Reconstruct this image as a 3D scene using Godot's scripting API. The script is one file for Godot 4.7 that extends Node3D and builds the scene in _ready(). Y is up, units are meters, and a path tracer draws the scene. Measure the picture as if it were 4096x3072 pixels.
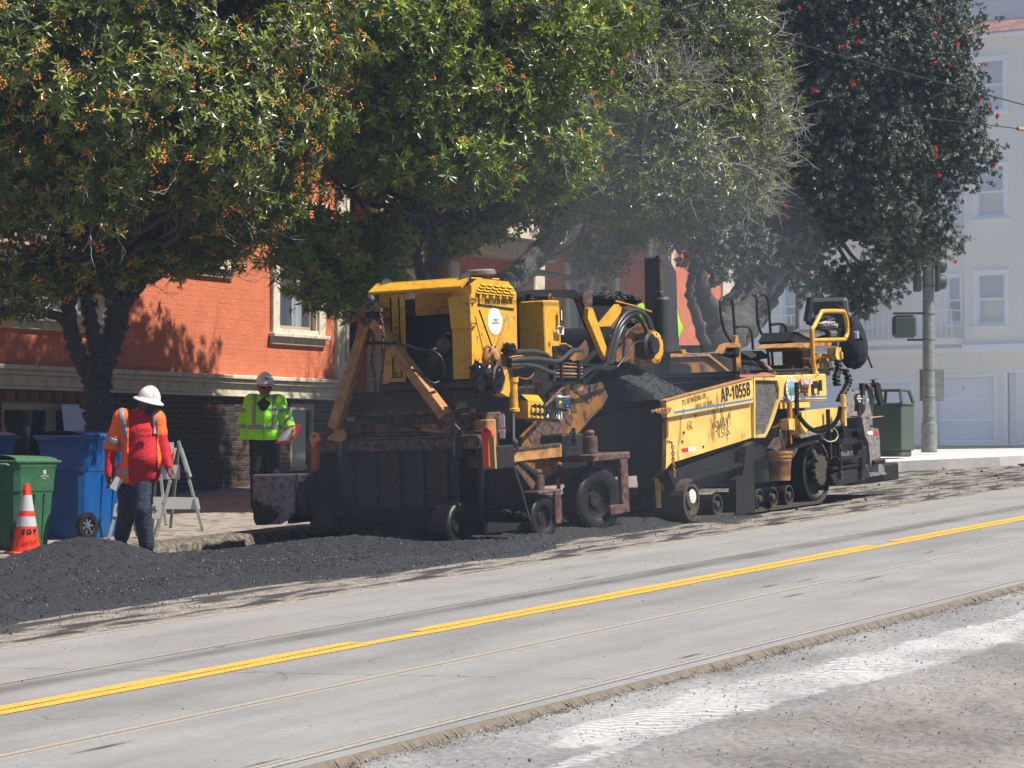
extends Node3D
# Street frame: x runs along the street (uphill), -z across it towards the houses, y up, metres.
const SU := 0.044126
const SV := 0.019
var M := {}
var taken := {}
var rng := RandomNumberGenerator.new()

func gy(u: float, v: float) -> float:
	var a := SU * clampf(u, -60.0, 43.0)
	if u > 43.0: a += 0.010 * (u - 43.0)
	return a - SV * clampf(v, -40.0, 22.0)
func W(u: float, v: float, h: float = 0.0) -> Vector3:
	return Vector3(u, gy(u, v) + h, -v)
# height of the far pavement above the road plane
func walk(v: float) -> float:
	return 0.15 + 0.035 * clampf(v - 16.5, 0.0, 5.7)
# frame that lies on the road, origin at (u, v)
func road_frame(u: float, v: float, h: float = 0.0) -> Transform3D:
	var ex := Vector3(1, SU, 0).normalized()
	var ez := Vector3(0, SV, 1).normalized()
	var ey := ez.cross(ex).normalized()
	ez = ex.cross(ey)
	return Transform3D(Basis(ex, ey, ez), W(u, v, h))

class Mb:
	var V := PackedVector3Array()
	var N := PackedVector3Array()
	var T := PackedVector2Array()
	var C := PackedColorArray()
	var I := PackedInt32Array()
	var xf := Transform3D.IDENTITY
	var use_uv := false
	var use_col := false
	var col := Color(1, 1, 1)
	func vert(p: Vector3, n: Vector3, t := Vector2.ZERO) -> int:
		V.append(xf * p); N.append((xf.basis * n).normalized())
		if use_uv: T.append(t)
		if use_col: C.append(col)
		return V.size() - 1
	func tri_i(a: int, b: int, c: int) -> void:
		var g := (V[b] - V[a]).cross(V[c] - V[a])
		if g.dot(N[a] + N[b] + N[c]) > 0: I.append_array(PackedInt32Array([a, c, b]))
		else: I.append_array(PackedInt32Array([a, b, c]))
	func tri(a: Vector3, b: Vector3, c: Vector3, o := Vector3.ZERO) -> void:
		var n := (b - a).cross(c - a).normalized()
		if o != Vector3.ZERO and n.dot(o) < 0: n = -n
		var i := vert(a, n); vert(b, n); vert(c, n)
		tri_i(i, i + 1, i + 2)
	func quad(a: Vector3, b: Vector3, c: Vector3, d: Vector3, o := Vector3.ZERO) -> void:
		var n := (c - a).cross(d - b).normalized()
		if o != Vector3.ZERO and n.dot(o) < 0: n = -n
		var i := vert(a, n, Vector2(0, 1)); vert(b, n, Vector2(1, 1)); vert(c, n, Vector2(1, 0)); vert(d, n, Vector2(0, 0))
		tri_i(i, i + 1, i + 2); tri_i(i, i + 2, i + 3)
	func box(c: Vector3, s: Vector3, b := Basis.IDENTITY, r := 0.0) -> void:
		var h := s * 0.5
		r = minf(r, minf(h.x, minf(h.y, h.z)) * 0.6)
		for ax in 3:
			for sg in [-1.0, 1.0]:
				var p := []
				for k in [[-1, -1], [1, -1], [1, 1], [-1, 1]]:
					var q := Vector3.ZERO
					q[ax] = sg * h[ax]; q[(ax + 1) % 3] = k[0] * (h[(ax + 1) % 3] - r); q[(ax + 2) % 3] = k[1] * (h[(ax + 2) % 3] - r)
					p.append(c + b * q)
				var o := Vector3.ZERO; o[ax] = sg
				quad(p[0], p[1], p[2], p[3], b * o)
		if r <= 0.0: return
		for ax in 3:
			var a1 := (ax + 1) % 3; var a2 := (ax + 2) % 3
			for s1 in [-1.0, 1.0]:
				for s2 in [-1.0, 1.0]:
					var q := [Vector3.ZERO, Vector3.ZERO, Vector3.ZERO, Vector3.ZERO]
					for k in 4:
						var e: float = [-1.0, 1.0, 1.0, -1.0][k]
						var v := Vector3.ZERO
						v[ax] = e * (h[ax] - r)
						v[a1] = s1 * (h[a1] if k < 2 else h[a1] - r)
						v[a2] = s2 * (h[a2] - r if k < 2 else h[a2])
						q[k] = c + b * v
					var o := Vector3.ZERO; o[a1] = s1; o[a2] = s2
					quad(q[0], q[1], q[2], q[3], b * o)
		for sx in [-1.0, 1.0]:
			for sy in [-1.0, 1.0]:
				for sz in [-1.0, 1.0]:
					tri(c + b * Vector3(sx * h.x, sy * (h.y - r), sz * (h.z - r)), c + b * Vector3(sx * (h.x - r), sy * h.y, sz * (h.z - r)), c + b * Vector3(sx * (h.x - r), sy * (h.y - r), sz * h.z), b * Vector3(sx, sy, sz))
	func mm(a: Vector3, b: Vector3, r := 0.0) -> void:
		box((a + b) * 0.5, (b - a).abs(), Basis.IDENTITY, r)
	# bar of w x h section from p to q
	func bar(p: Vector3, q: Vector3, w: float, h: float, r := 0.0, up := Vector3.UP) -> void:
		var d := (q - p); var l := d.length(); d = d / l
		if absf(d.dot(up)) > 0.97: up = Vector3.RIGHT
		var sx := up.cross(d).normalized(); var u2 := d.cross(sx)
		box((p + q) * 0.5, Vector3(w, h, l), Basis(sx, u2, d), r)
	func tube(pts: Array, r, sides := 8, caps := true) -> void:
		var n := pts.size()
		var rings := []
		var prev := Vector3.ZERO
		for i in n:
			var d: Vector3
			if i == 0: d = pts[1] - pts[0]
			elif i == n - 1: d = pts[n - 1] - pts[n - 2]
			else: d = (pts[i + 1] - pts[i]).normalized() + (pts[i] - pts[i - 1]).normalized()
			d = d.normalized()
			if prev == Vector3.ZERO:
				prev = Vector3.UP if absf(d.y) < 0.9 else Vector3.RIGHT
			var x := (prev - d * prev.dot(d)).normalized()
			prev = x
			var y := d.cross(x)
			var rr: float = r[i] if r is Array else r
			var ring := []
			for k in sides:
				var a := TAU * k / sides
				var o := x * cos(a) + y * sin(a)
				ring.append(vert(pts[i] + o * rr, o, Vector2(float(k) / sides, i)))
			rings.append(ring)
			if caps and (i == 0 or i == n - 1):
				var s := -d if i == 0 else d
				var c := vert(pts[i], s)
				var e := []
				for k in sides:
					var a := TAU * k / sides
					e.append(vert(pts[i] + (x * cos(a) + y * sin(a)) * rr, s))
				for k in sides: tri_i(c, e[k], e[(k + 1) % sides])
		for i in n - 1:
			for k in sides:
				var k2 := (k + 1) % sides
				tri_i(rings[i][k], rings[i][k2], rings[i + 1][k2])
				tri_i(rings[i][k], rings[i + 1][k2], rings[i + 1][k])
	func cyl(p: Vector3, q: Vector3, r: float, r2 := -1.0, sides := 16) -> void:
		tube([p, q], [r, r if r2 < 0 else r2], sides)
	# profile of (radius, height) turned about the axis from o along d
	func lathe(pr: Array, o: Vector3, d := Vector3.UP, sides := 24, smooth := false) -> void:
		d = d.normalized()
		var x := (Vector3.UP if absf(d.y) < 0.9 else Vector3.RIGHT)
		x = (x - d * x.dot(d)).normalized()
		var y := d.cross(x)
		for i in pr.size() - 1:
			var a: Vector2 = pr[i]; var b: Vector2 = pr[i + 1]
			if a.distance_to(b) < 1e-6: continue
			var na := Vector2((b - a).y, -(b - a).x).normalized(); var nb := na
			if smooth:
				if i > 0: na = (na + Vector2((a - pr[i - 1]).y, -(a - pr[i - 1]).x).normalized()).normalized()
				if i < pr.size() - 2: nb = (nb + Vector2((pr[i + 2] - b).y, -(pr[i + 2] - b).x).normalized()).normalized()
			var r0 := []; var r1 := []
			for k in sides:
				var t := TAU * k / sides
				var e := x * cos(t) + y * sin(t)
				r0.append(vert(o + e * a.x + d * a.y, e * na.x + d * na.y))
				r1.append(vert(o + e * b.x + d * b.y, e * nb.x + d * nb.y))
			for k in sides:
				var k2 := (k + 1) % sides
				if a.x > 1e-5: tri_i(r0[k], r0[k2], r1[k2])
				if b.x > 1e-5: tri_i(r0[k], r1[k2], r1[k])
	func sphere(c: Vector3, r: Vector3, sides := 14, b := Basis.IDENTITY) -> void:
		var old := xf
		xf = old * Transform3D(b * Basis.from_scale(r), c)
		var pr := []
		for i in 9: pr.append(Vector2(sin(PI * i / 8.0), -cos(PI * i / 8.0)))
		lathe(pr, Vector3.ZERO, Vector3.UP, sides, true)
		xf = old
	# polygon in the local xy plane pushed from z0 to z1
	func prism(poly: Array, z0: float, z1: float, t := Transform3D.IDENTITY) -> void:
		var p2 := PackedVector2Array(poly)
		var ids := Geometry2D.triangulate_polygon(p2)
		var n := poly.size()
		var area := 0.0
		for i in n: area += p2[i].cross(p2[(i + 1) % n])
		var sg := signf(area)
		var old := xf
		xf = old * t
		for z in [z0, z1]:
			var nn := Vector3(0, 0, -1 if z == minf(z0, z1) else 1)
			for k in range(0, ids.size(), 3):
				tri(Vector3(p2[ids[k]].x, p2[ids[k]].y, z), Vector3(p2[ids[k + 1]].x, p2[ids[k + 1]].y, z), Vector3(p2[ids[k + 2]].x, p2[ids[k + 2]].y, z), nn)
		for i in n:
			var a := p2[i]; var b := p2[(i + 1) % n]
			var e := b - a
			quad(Vector3(a.x, a.y, z0), Vector3(b.x, b.y, z0), Vector3(b.x, b.y, z1), Vector3(a.x, a.y, z1), Vector3(e.y, -e.x, 0) * sg)
		xf = old
	func mesh(m: Material) -> ArrayMesh:
		var a := []; a.resize(Mesh.ARRAY_MAX)
		a[Mesh.ARRAY_VERTEX] = V; a[Mesh.ARRAY_NORMAL] = N; a[Mesh.ARRAY_INDEX] = I
		if use_uv: a[Mesh.ARRAY_TEX_UV] = T
		if use_col: a[Mesh.ARRAY_COLOR] = C
		var r := ArrayMesh.new()
		r.add_surface_from_arrays(Mesh.PRIMITIVE_TRIANGLES, a)
		if m: r.surface_set_material(0, m)
		return r

func numbered(called: String, parent: Node = self) -> String:
	var key := str(parent.get_instance_id()) + called
	var k: int = taken.get(key, 0)
	taken[key] = k + 1
	return called if k == 0 else "%s_%03d" % [called, k]
func put(o: Node, called: String, parent: Node = self) -> Node:
	o.name = numbered(called, parent)
	parent.add_child(o, true)
	return o
func part(parent: Node, called: String, b: Mb, m: Material) -> MeshInstance3D:
	var o := MeshInstance3D.new()
	o.mesh = b.mesh(m)
	put(o, called, parent)
	return o
func tag(o: Node, label: String, category: String, group := "") -> void:
	o.set_meta("label", label); o.set_meta("category", category)
	if group != "": o.set_meta("group", group)
func thing(called: String, label: String, category: String, t := Transform3D.IDENTITY, group := "") -> Node3D:
	var o := Node3D.new()
	o.transform = t
	put(o, called)
	tag(o, label, category, group)
	return o
func struct(called: String, b: Mb, m: Material) -> MeshInstance3D:
	var o := part(self, called, b, m)
	o.set_meta("kind", "structure")
	return o
func at(p: Vector3, turn := 0.0) -> Transform3D:
	return Transform3D(Basis(Vector3.UP, turn), p)
func text(parent: Node, called: String, s: String, size: float, m: Material, t: Transform3D, narrow := 1.0, depth := 0.004, bold := false, fontname := "Droid Sans") -> MeshInstance3D:
	var tm := TextMesh.new()
	var f := SystemFont.new()
	f.font_names = PackedStringArray([fontname])
	if bold: f.font_weight = 700
	tm.font = f; tm.text = s; tm.font_size = 64; tm.pixel_size = size / 46.0; tm.depth = depth; tm.curve_step = 2.0
	tm.material = m
	var o := MeshInstance3D.new()
	o.mesh = tm
	o.transform = t * Transform3D(Basis.from_scale(Vector3(narrow, 1, 1)), Vector3.ZERO)
	put(o, called, parent)
	return o
# ---------- textures and materials ----------
func noise_img(size: int, sd: int, freq: float, octaves := 4, kind := 0, stretch := 1.0) -> PackedByteArray:
	var n := FastNoiseLite.new()
	n.seed = sd; n.frequency = freq; n.fractal_octaves = octaves
	n.noise_type = [FastNoiseLite.TYPE_SIMPLEX_SMOOTH, FastNoiseLite.TYPE_CELLULAR, FastNoiseLite.TYPE_VALUE][kind]
	if octaves <= 1: n.fractal_type = FastNoiseLite.FRACTAL_NONE
	var im: Image
	if stretch == 1.0:
		im = n.get_seamless_image(size, size)
	else:
		im = n.get_seamless_image(int(size / stretch) if stretch > 1.0 else size, size if stretch > 1.0 else int(size * stretch))
		im.resize(size, size, Image.INTERPOLATE_CUBIC)
	im.convert(Image.FORMAT_L8)
	return im.get_data()
# layers: [seed, freq, octaves, kind, [[stop, Color with alpha] ...], stretch]
func layered(full: int, layers: Array) -> ImageTexture:
	var size := full / 2
	var n := size * size
	var R := PackedFloat32Array(); R.resize(n)
	var G := PackedFloat32Array(); G.resize(n)
	var B := PackedFloat32Array(); B.resize(n)
	for L in layers:
		var d := noise_img(size, L[0], L[1] * 2.0, L[2], L[3], L[5] if L.size() > 5 else 1.0)
		var lr := PackedFloat32Array(); var lg := PackedFloat32Array(); var lb := PackedFloat32Array(); var la := PackedFloat32Array()
		var st: Array = L[4]
		for i in 256:
			var x := i / 255.0
			var c: Color = st[0][1]
			for q in st.size() - 1:
				if x >= st[q][0]:
					c = st[q][1].lerp(st[q + 1][1], clampf((x - st[q][0]) / maxf(1e-4, st[q + 1][0] - st[q][0]), 0, 1))
			lr.append(c.r * 255.0); lg.append(c.g * 255.0); lb.append(c.b * 255.0); la.append(c.a)
		for i in n:
			var t := d[i]
			var a := la[t]
			if a > 0.0:
				R[i] += (lr[t] - R[i]) * a; G[i] += (lg[t] - G[i]) * a; B[i] += (lb[t] - B[i]) * a
	var o := PackedByteArray(); o.resize(n * 3)
	for i in n:
		o[i * 3] = int(R[i]); o[i * 3 + 1] = int(G[i]); o[i * 3 + 2] = int(B[i])
	return ImageTexture.create_from_image(Image.create_from_data(size, size, false, Image.FORMAT_RGB8, o))
func normal_tex(size: int, sd: int, freq: float, octaves: int, strength: float, kind := 0) -> ImageTexture:
	var im := Image.create_from_data(size, size, false, Image.FORMAT_L8, noise_img(size, sd, freq, octaves, kind))
	im.convert(Image.FORMAT_RGBA8)
	im.bump_map_to_normal_map(strength)
	return ImageTexture.create_from_image(im)
func plain(c: Color, rough := 0.6, metal := 0.0) -> StandardMaterial3D:
	var m := StandardMaterial3D.new()
	m.albedo_color = c; m.roughness = rough; m.metallic = metal
	return m
func lin(r: float, g: float, b: float) -> Color:
	return Color(r, g, b).linear_to_srgb()
func tri_mat(tex: Texture2D, per_m: float, rough := 0.7, nrm: Texture2D = null, ns := 1.0, world := false, metal := 0.0) -> StandardMaterial3D:
	var m := plain(Color(1, 1, 1), rough, metal)
	m.albedo_texture = tex
	m.uv1_triplanar = true; m.uv1_world_triplanar = world
	m.uv1_scale = Vector3.ONE * per_m
	if nrm:
		m.normal_enabled = true; m.normal_texture = nrm; m.normal_scale = ns
	return m
func flat(r: float, g: float, b: float) -> Array:
	return [[0.0, Color(r, g, b)], [1.0, Color(r, g, b)]]
func k(r: float, g: float, b: float, a := 1.0) -> Color:
	return Color(r, g, b, a)

func make_materials() -> void:
	var nfine := normal_tex(512, 5, 0.06, 4, 4.0)
	var nrough := normal_tex(512, 6, 0.03, 5, 10.0)
	var ngrain := normal_tex(512, 7, 0.12, 3, 8.0)
	M.nfine = nfine; M.nrough = nrough; M.ngrain = ngrain
	# yellow machine paint, in three states
	M.yellow = tri_mat(layered(512, [[11, 0.01, 4, 0, [[0.0, k(.78, .57, .13)], [1.0, k(.85, .65, .19)]]], [12, 0.03, 5, 0, [[0.0, k(.34, .22, .07, .5)], [0.18, k(.42, .27, .07, .35)], [0.30, k(.5, .32, .08, 0)], [1.0, k(0, 0, 0, 0)]]], [13, 0.07, 3, 0, [[0.0, k(.1, .08, .06, 0)], [0.88, k(.1, .08, .06, 0)], [0.93, k(.25, .16, .06, .5)], [1.0, k(.15, .1, .05, .7)]]]]), 0.55, 0.42, nfine, 0.10)
	M.yellow_pale = tri_mat(layered(512, [[21, 0.008, 4, 0, [[0.0, k(.78, .63, .29)], [0.5, k(.84, .70, .36)], [1.0, k(.88, .75, .43)]]], [22, 0.02, 5, 0, [[0.0, k(.36, .24, .12, .7)], [0.22, k(.42, .28, .13, .5)], [0.33, k(.5, .3, .1, 0)], [1.0, k(0, 0, 0, 0)]], 0.25], [23, 0.06, 4, 0, [[0.0, k(.1, .08, .06, 0)], [0.87, k(.1, .08, .06, 0)], [0.92, k(.38, .25, .12, .45)], [1.0, k(.2, .14, .09, .7)]]]]), 0.5, 0.5, nfine, 0.10)
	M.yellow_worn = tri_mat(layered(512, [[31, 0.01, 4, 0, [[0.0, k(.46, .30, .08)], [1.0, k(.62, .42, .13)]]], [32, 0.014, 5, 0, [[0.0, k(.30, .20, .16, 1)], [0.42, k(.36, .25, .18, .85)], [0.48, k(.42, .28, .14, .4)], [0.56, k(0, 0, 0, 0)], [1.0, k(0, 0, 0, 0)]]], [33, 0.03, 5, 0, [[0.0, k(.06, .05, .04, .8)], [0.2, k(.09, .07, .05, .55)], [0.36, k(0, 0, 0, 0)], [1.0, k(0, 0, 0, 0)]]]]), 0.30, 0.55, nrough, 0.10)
	M.rust = tri_mat(layered(512, [[41, 0.02, 5, 0, [[0.0, k(.20, .13, .10)], [0.5, k(.34, .24, .20)], [1.0, k(.45, .34, .29)]]], [42, 0.03, 4, 0, [[0.0, k(.06, .05, .05, .9)], [0.3, k(.08, .06, .05, .6)], [0.4, k(0, 0, 0, 0)], [1.0, k(0, 0, 0, 0)]]], [43, 0.02, 4, 0, [[0.0, k(0, 0, 0, 0)], [0.82, k(0, 0, 0, 0)], [0.88, k(.50, .36, .16, .6)], [1.0, k(.56, .40, .16, .8)]]]]), 0.8, 0.7, nrough, 0.15)
	M.rust_yellow = tri_mat(layered(512, [[44, 0.02, 5, 0, [[0.0, k(.56, .38, .18)], [0.5, k(.66, .47, .24)], [1.0, k(.74, .57, .36)]]], [45, 0.025, 5, 0, [[0.0, k(.36, .25, .17, .6)], [0.30, k(.44, .30, .19, .4)], [0.46, k(0, 0, 0, 0)], [1.0, k(0, 0, 0, 0)]]]]), 0.40, 0.6, nfine, 0.15)
	M.black_metal = tri_mat(layered(512, [[51, 0.02, 5, 0, [[0.0, k(.025, .025, .03)], [0.6, k(.055, .054, .056)], [1.0, k(.11, .10, .095)]]], [52, 0.04, 4, 0, [[0.0, k(0, 0, 0, 0)], [0.7, k(0, 0, 0, 0)], [0.8, k(.24, .16, .10, .7)], [1.0, k(.3, .2, .13, .9)]]]]), 1.0, 0.55, nrough, 0.25)
	M.tar = tri_mat(layered(512, [[54, 0.06, 4, 0, [[0.0, k(.02, .02, .022)], [0.7, k(.05, .05, .055)], [1.0, k(.11, .11, .115)]]]]), 1.6, 0.5, ngrain, 0.8)
	M.steel = tri_mat(layered(512, [[55, 0.02, 5, 0, [[0.0, k(.28, .27, .26)], [1.0, k(.5, .48, .46)]]], [56, 0.03, 4, 0, [[0.0, k(.06, .055, .05, .95)], [0.3, k(.08, .07, .06, .8)], [0.42, k(0, 0, 0, 0)], [1.0, k(0, 0, 0, 0)]]]]), 0.9, 0.45, nfine, 0.2, false, 0.5)
	M.steel_grey = tri_mat(layered(512, [[57, 0.015, 5, 0, [[0.0, k(.40, .39, .38)], [1.0, k(.55, .53, .51)]]], [58, 0.03, 5, 0, [[0.0, k(.2, .16, .13, .7)], [0.24, k(.26, .21, .17, .4)], [0.38, k(0, 0, 0, 0)], [1.0, k(0, 0, 0, 0)]]]]), 0.7, 0.6, nfine, 0.1)
	M.stack_grey = tri_mat(layered(512, [[59, 0.02, 4, 0, [[0.0, k(.16, .17, .18)], [1.0, k(.23, .235, .24)]]]]), 1.0, 0.6, nfine, 0.1)
	M.rubber = tri_mat(layered(512, [[61, 0.05, 4, 0, [[0.0, k(.028, .028, .03)], [1.0, k(.075, .072, .07)]]]]), 2.0, 0.45, ngrain, 0.35)
	M.rubber_dusty = tri_mat(layered(512, [[62, 0.03, 5, 0, [[0.0, k(.07, .065, .06)], [0.5, k(.24, .21, .18)], [1.0, k(.38, .34, .30)]]]]), 2.0, 0.85, ngrain, 0.3)
	M.hose = plain(k(.20, .21, .22), 0.4)
	M.hose_black = plain(k(.05, .05, .055), 0.45)
	M.black = plain(k(.045, .045, .05), 0.6)
	M.black_deep = plain(k(.025, .025, .028), 0.8)
	M.black_gloss = plain(k(.03, .03, .035), 0.16)
	M.ink = plain(k(.07, .065, .06), 0.7)
	M.white = plain(k(.82, .82, .80), 0.6)
	M.white_gloss = plain(k(.86, .86, .85), 0.3)
	M.sticker_blue = plain(k(.25, .52, .72), 0.4)
	M.stripe_blue = plain(k(.23, .42, .68), 0.5)
	M.reflect_red = plain(k(.75, .12, .12), 0.35)
	M.sign_red = plain(k(.80, .17, .20), 0.45)
	M.orange = plain(k(.90, .33, .12), 0.55)
	M.pink = plain(k(.90, .16, .20), 0.5)
	M.chrome = plain(k(.62, .62, .62), 0.3, 0.9)
	# asphalt, ground
	M.asphalt_loose = tri_mat(layered(512, [[71, 0.10, 4, 0, [[0.0, k(.03, .038, .050)], [0.55, k(.098, .118, .145)], [0.8, k(.17, .195, .225)], [1.0, k(.36, .375, .39)]]], [72, 0.02, 3, 0, [[0.0, k(.05, .05, .055, .5)], [0.5, k(.05, .05, .055, 0)], [1.0, k(.05, .05, .055, 0)]]]]), 1.3, 0.75, ngrain, 1.0, true)
	M.stone_dark = plain(k(.2, .205, .215), 0.6); M.stone_dark.vertex_color_use_as_albedo = true; M.stone_dark.albedo_color = k(1, 1, 1)
	M.base = tri_mat(layered(512, [[73, 0.02, 5, 0, [[0.0, k(.36, .345, .33)], [0.5, k(.52, .495, .46)], [1.0, k(.64, .60, .54)]]], [74, 0.012, 5, 0, [[0.0, k(.12, .12, .125, .95)], [0.40, k(.14, .14, .145, .8)], [0.50, k(.2, .2, .2, .15)], [0.6, k(0, 0, 0, 0)], [1.0, k(0, 0, 0, 0)]], 4.0], [75, 0.09, 3, 0, [[0.0, k(.1, .1, .1, .9)], [0.2, k(.1, .1, .1, .6)], [0.3, k(0, 0, 0, 0)], [1.0, k(0, 0, 0, 0)]]]]), 0.42, 0.9, ngrain, 0.6, true)
	M.walk = tri_mat(layered(512, [[76, 0.02, 5, 0, [[0.0, k(.46, .44, .41)], [1.0, k(.60, .57, .53)]]], [77, 0.012, 5, 0, [[0.0, k(.22, .20, .18, .7)], [0.32, k(.28, .25, .22, .4)], [0.44, k(0, 0, 0, 0)], [1.0, k(0, 0, 0, 0)]]]]), 0.5, 0.9, ngrain, 0.3, true)
	M.kerb = tri_mat(layered(512, [[78, 0.03, 5, 0, [[0.0, k(.28, .26, .23)], [1.0, k(.54, .51, .46)]]], [79, 0.03, 5, 0, [[0.0, k(.13, .10, .08, .9)], [0.4, k(.2, .16, .13, .6)], [0.5, k(0, 0, 0, 0)], [1.0, k(0, 0, 0, 0)]]]]), 0.8, 0.95, nrough, 0.6, true)
	M.walk_pale = tri_mat(layered(512, [[80, 0.02, 5, 0, [[0.0, k(.74, .73, .71)], [1.0, k(.82, .81, .79)]]]]), 0.5, 0.9, ngrain, 0.2, true)
	M.earth = tri_mat(layered(512, [[81, 0.03, 5, 0, [[0.0, k(.22, .16, .12)], [1.0, k(.42, .32, .25)]]]]), 0.7, 0.95, nrough, 0.8, true)
	M.road_yellow = tri_mat(layered(512, [[82, 0.04, 5, 0, [[0.0, k(.83, .59, .17)], [1.0, k(.90, .67, .26)]]], [83, 0.06, 4, 0, [[0.0, k(.54, .51, .44, .95)], [0.26, k(.54, .50, .42, .7)], [0.36, k(0, 0, 0, 0)], [1.0, k(0, 0, 0, 0)]]]]), 0.9, 0.8, null, 1.0, true)
	M.rail = tri_mat(layered(512, [[84, 0.05, 4, 0, [[0.0, k(.52, .49, .45)], [1.0, k(.70, .69, .67)]]]]), 1.0, 0.5, nfine, 0.2, true, 0.0)
	M.groove = plain(k(.50, .46, .40), 0.9)
	# buildings
	M.orange_wall = tri_mat(layered(512, [[91, 0.012, 5, 0, [[0.0, k(.71, .39, .265)], [1.0, k(.77, .44, .305)]]], [92, 0.06, 4, 0, [[0.0, k(.5, .2, .12, .4)], [0.25, k(.5, .2, .12, 0)], [1.0, k(0, 0, 0, 0)]]]]), 0.5, 0.8, nfine, 0.25, true)
	M.cream = tri_mat(layered(512, [[93, 0.012, 5, 0, [[0.0, k(.74, .70, .62)], [1.0, k(.81, .78, .71)]]], [94, 0.03, 5, 0, [[0.0, k(.45, .42, .38, .5)], [0.28, k(.5, .46, .4, .25)], [0.38, k(0, 0, 0, 0)], [1.0, k(0, 0, 0, 0)]], 0.3]]), 0.5, 0.7, nfine, 0.12, true)
	M.cream_dull = tri_mat(layered(512, [[95, 0.012, 5, 0, [[0.0, k(.60, .55, .47)], [1.0, k(.68, .63, .55)]]]]), 0.5, 0.8, nfine, 0.2, true)
	for i in 4:
		var c: Color = [k(.16, .12, .11), k(.22, .15, .13), k(.30, .19, .155), k(.115, .10, .10)][i]
		M["brick%d" % i] = tri_mat(layered(256, [[100 + i, 0.05, 4, 0, [[0.0, c.darkened(.3)], [1.0, c.lightened(.10)]]]]), 1.2, 0.85, nrough, 0.3, true)
	M.brick_red = tri_mat(layered(256, [[105, 0.05, 4, 0, [[0.0, k(.45, .26, .19)], [1.0, k(.60, .37, .28)]]]]), 1.2, 0.85, nrough, 0.3, true)
	M.mortar = tri_mat(layered(256, [[106, 0.05, 4, 0, [[0.0, k(.36, .33, .29)], [1.0, k(.48, .44, .40)]]]]), 1.2, 0.95, ngrain, 0.4, true)
	M.glass = plain(k(.10, .12, .14), 0.05); M.glass.metallic_specular = 0.7
	M.glass_clear = plain(k(.55, .62, .66, .16), 0.03); M.glass_clear.transparency = BaseMaterial3D.TRANSPARENCY_ALPHA
	M.curtain = plain(k(.62, .66, .70), 0.9)
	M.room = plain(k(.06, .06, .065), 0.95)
	M.grey_wall = tri_mat(layered(512, [[107, 0.01, 5, 0, [[0.0, k(.89, .86, .79)], [1.0, k(.92, .89, .82)]]]]), 0.25, 0.9, ngrain, 0.15, true)
	M.parapet = tri_mat(layered(512, [[108, 0.01, 5, 0, [[0.0, k(.72, .74, .77)], [1.0, k(.76, .78, .81)]]]]), 0.25, 0.9, ngrain, 0.15, true)
	M.trim_white = plain(k(.90, .91, .92), 0.6)
	M.door_white = tri_mat(layered(256, [[109, 0.01, 4, 0, [[0.0, k(.86, .88, .90)], [1.0, k(.89, .91, .93)]]]]), 0.3, 0.6, nfine, 0.1, true)
	for i in 3:
		var c: Color = [k(.52, .30, .22), k(.58, .35, .26), k(.46, .27, .20)][i]
		M["tile%d" % i] = plain(c, 0.85)
	M.bark = tri_mat(layered(512, [[110, 0.03, 5, 0, [[0.0, k(.13, .125, .12)], [0.5, k(.25, .24, .23)], [1.0, k(.40, .385, .365)]], 0.4], [111, 0.03, 4, 0, [[0.0, k(.07, .065, .06, .8)], [0.3, k(.1, .09, .08, .5)], [0.4, k(0, 0, 0, 0)], [1.0, k(0, 0, 0, 0)]]]]), 1.2, 0.9, nrough, 0.9)
	M.bark_pale = tri_mat(layered(512, [[112, 0.03, 5, 0, [[0.0, k(.30, .285, .27)], [1.0, k(.52, .49, .46)]]]]), 1.2, 0.9, nrough, 0.6)
	M.twig = plain(k(.64, .62, .60), 0.85)
	M.leaf = plain(k(1, 1, 1), 0.32); M.leaf.vertex_color_use_as_albedo = true
	M.leaf.backlight_enabled = true; M.leaf.backlight = k(.58, .64, .12)
	M.leaf_dull = plain(k(1, 1, 1), 0.5); M.leaf_dull.vertex_color_use_as_albedo = true
	M.leaf_dull.backlight_enabled = true; M.leaf_dull.backlight = k(.16, .18, .10)
	M.fruit = plain(k(.90, .56, .16), 0.5)
	M.flower = plain(k(.84, .05, .09), 0.7)
	M.galv = tri_mat(layered(512, [[113, 0.02, 5, 0, [[0.0, k(.42, .45, .44)], [1.0, k(.58, .60, .58)]]], [114, 0.03, 4, 0, [[0.0, k(.55, .42, .36, .5)], [0.25, k(.5, .4, .35, .2)], [0.35, k(0, 0, 0, 0)], [1.0, k(0, 0, 0, 0)]], 0.3]]), 0.8, 0.55, nfine, 0.2)
	M.signal_green = plain(k(.20, .26, .24), 0.6)
	M.litter_green = tri_mat(layered(512, [[115, 0.05, 4, 0, [[0.0, k(.22, .29, .25)], [1.0, k(.36, .43, .38)]]]]), 1.4, 0.8, ngrain, 1.6)
	M.plastic_blue = tri_mat(layered(256, [[116, 0.03, 4, 0, [[0.0, k(.02, .27, .52)], [1.0, k(.04, .34, .61)]]], [126, 0.04, 5, 0, [[0.0, k(.3, .36, .42, .5)], [0.24, k(.2, .34, .48, .25)], [0.34, k(0, 0, 0, 0)], [1.0, k(0, 0, 0, 0)]], 0.3]]), 0.8, 0.42, nfine, 0.12)
	M.plastic_green = tri_mat(layered(256, [[117, 0.03, 4, 0, [[0.0, k(.16, .34, .23)], [1.0, k(.23, .41, .29)]]], [127, 0.04, 5, 0, [[0.0, k(.36, .42, .36, .5)], [0.24, k(.3, .4, .32, .25)], [0.34, k(0, 0, 0, 0)], [1.0, k(0, 0, 0, 0)]], 0.3]]), 0.8, 0.45, nfine, 0.12)
	M.plastic_dark = plain(k(.09, .09, .095), 0.5)
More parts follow.
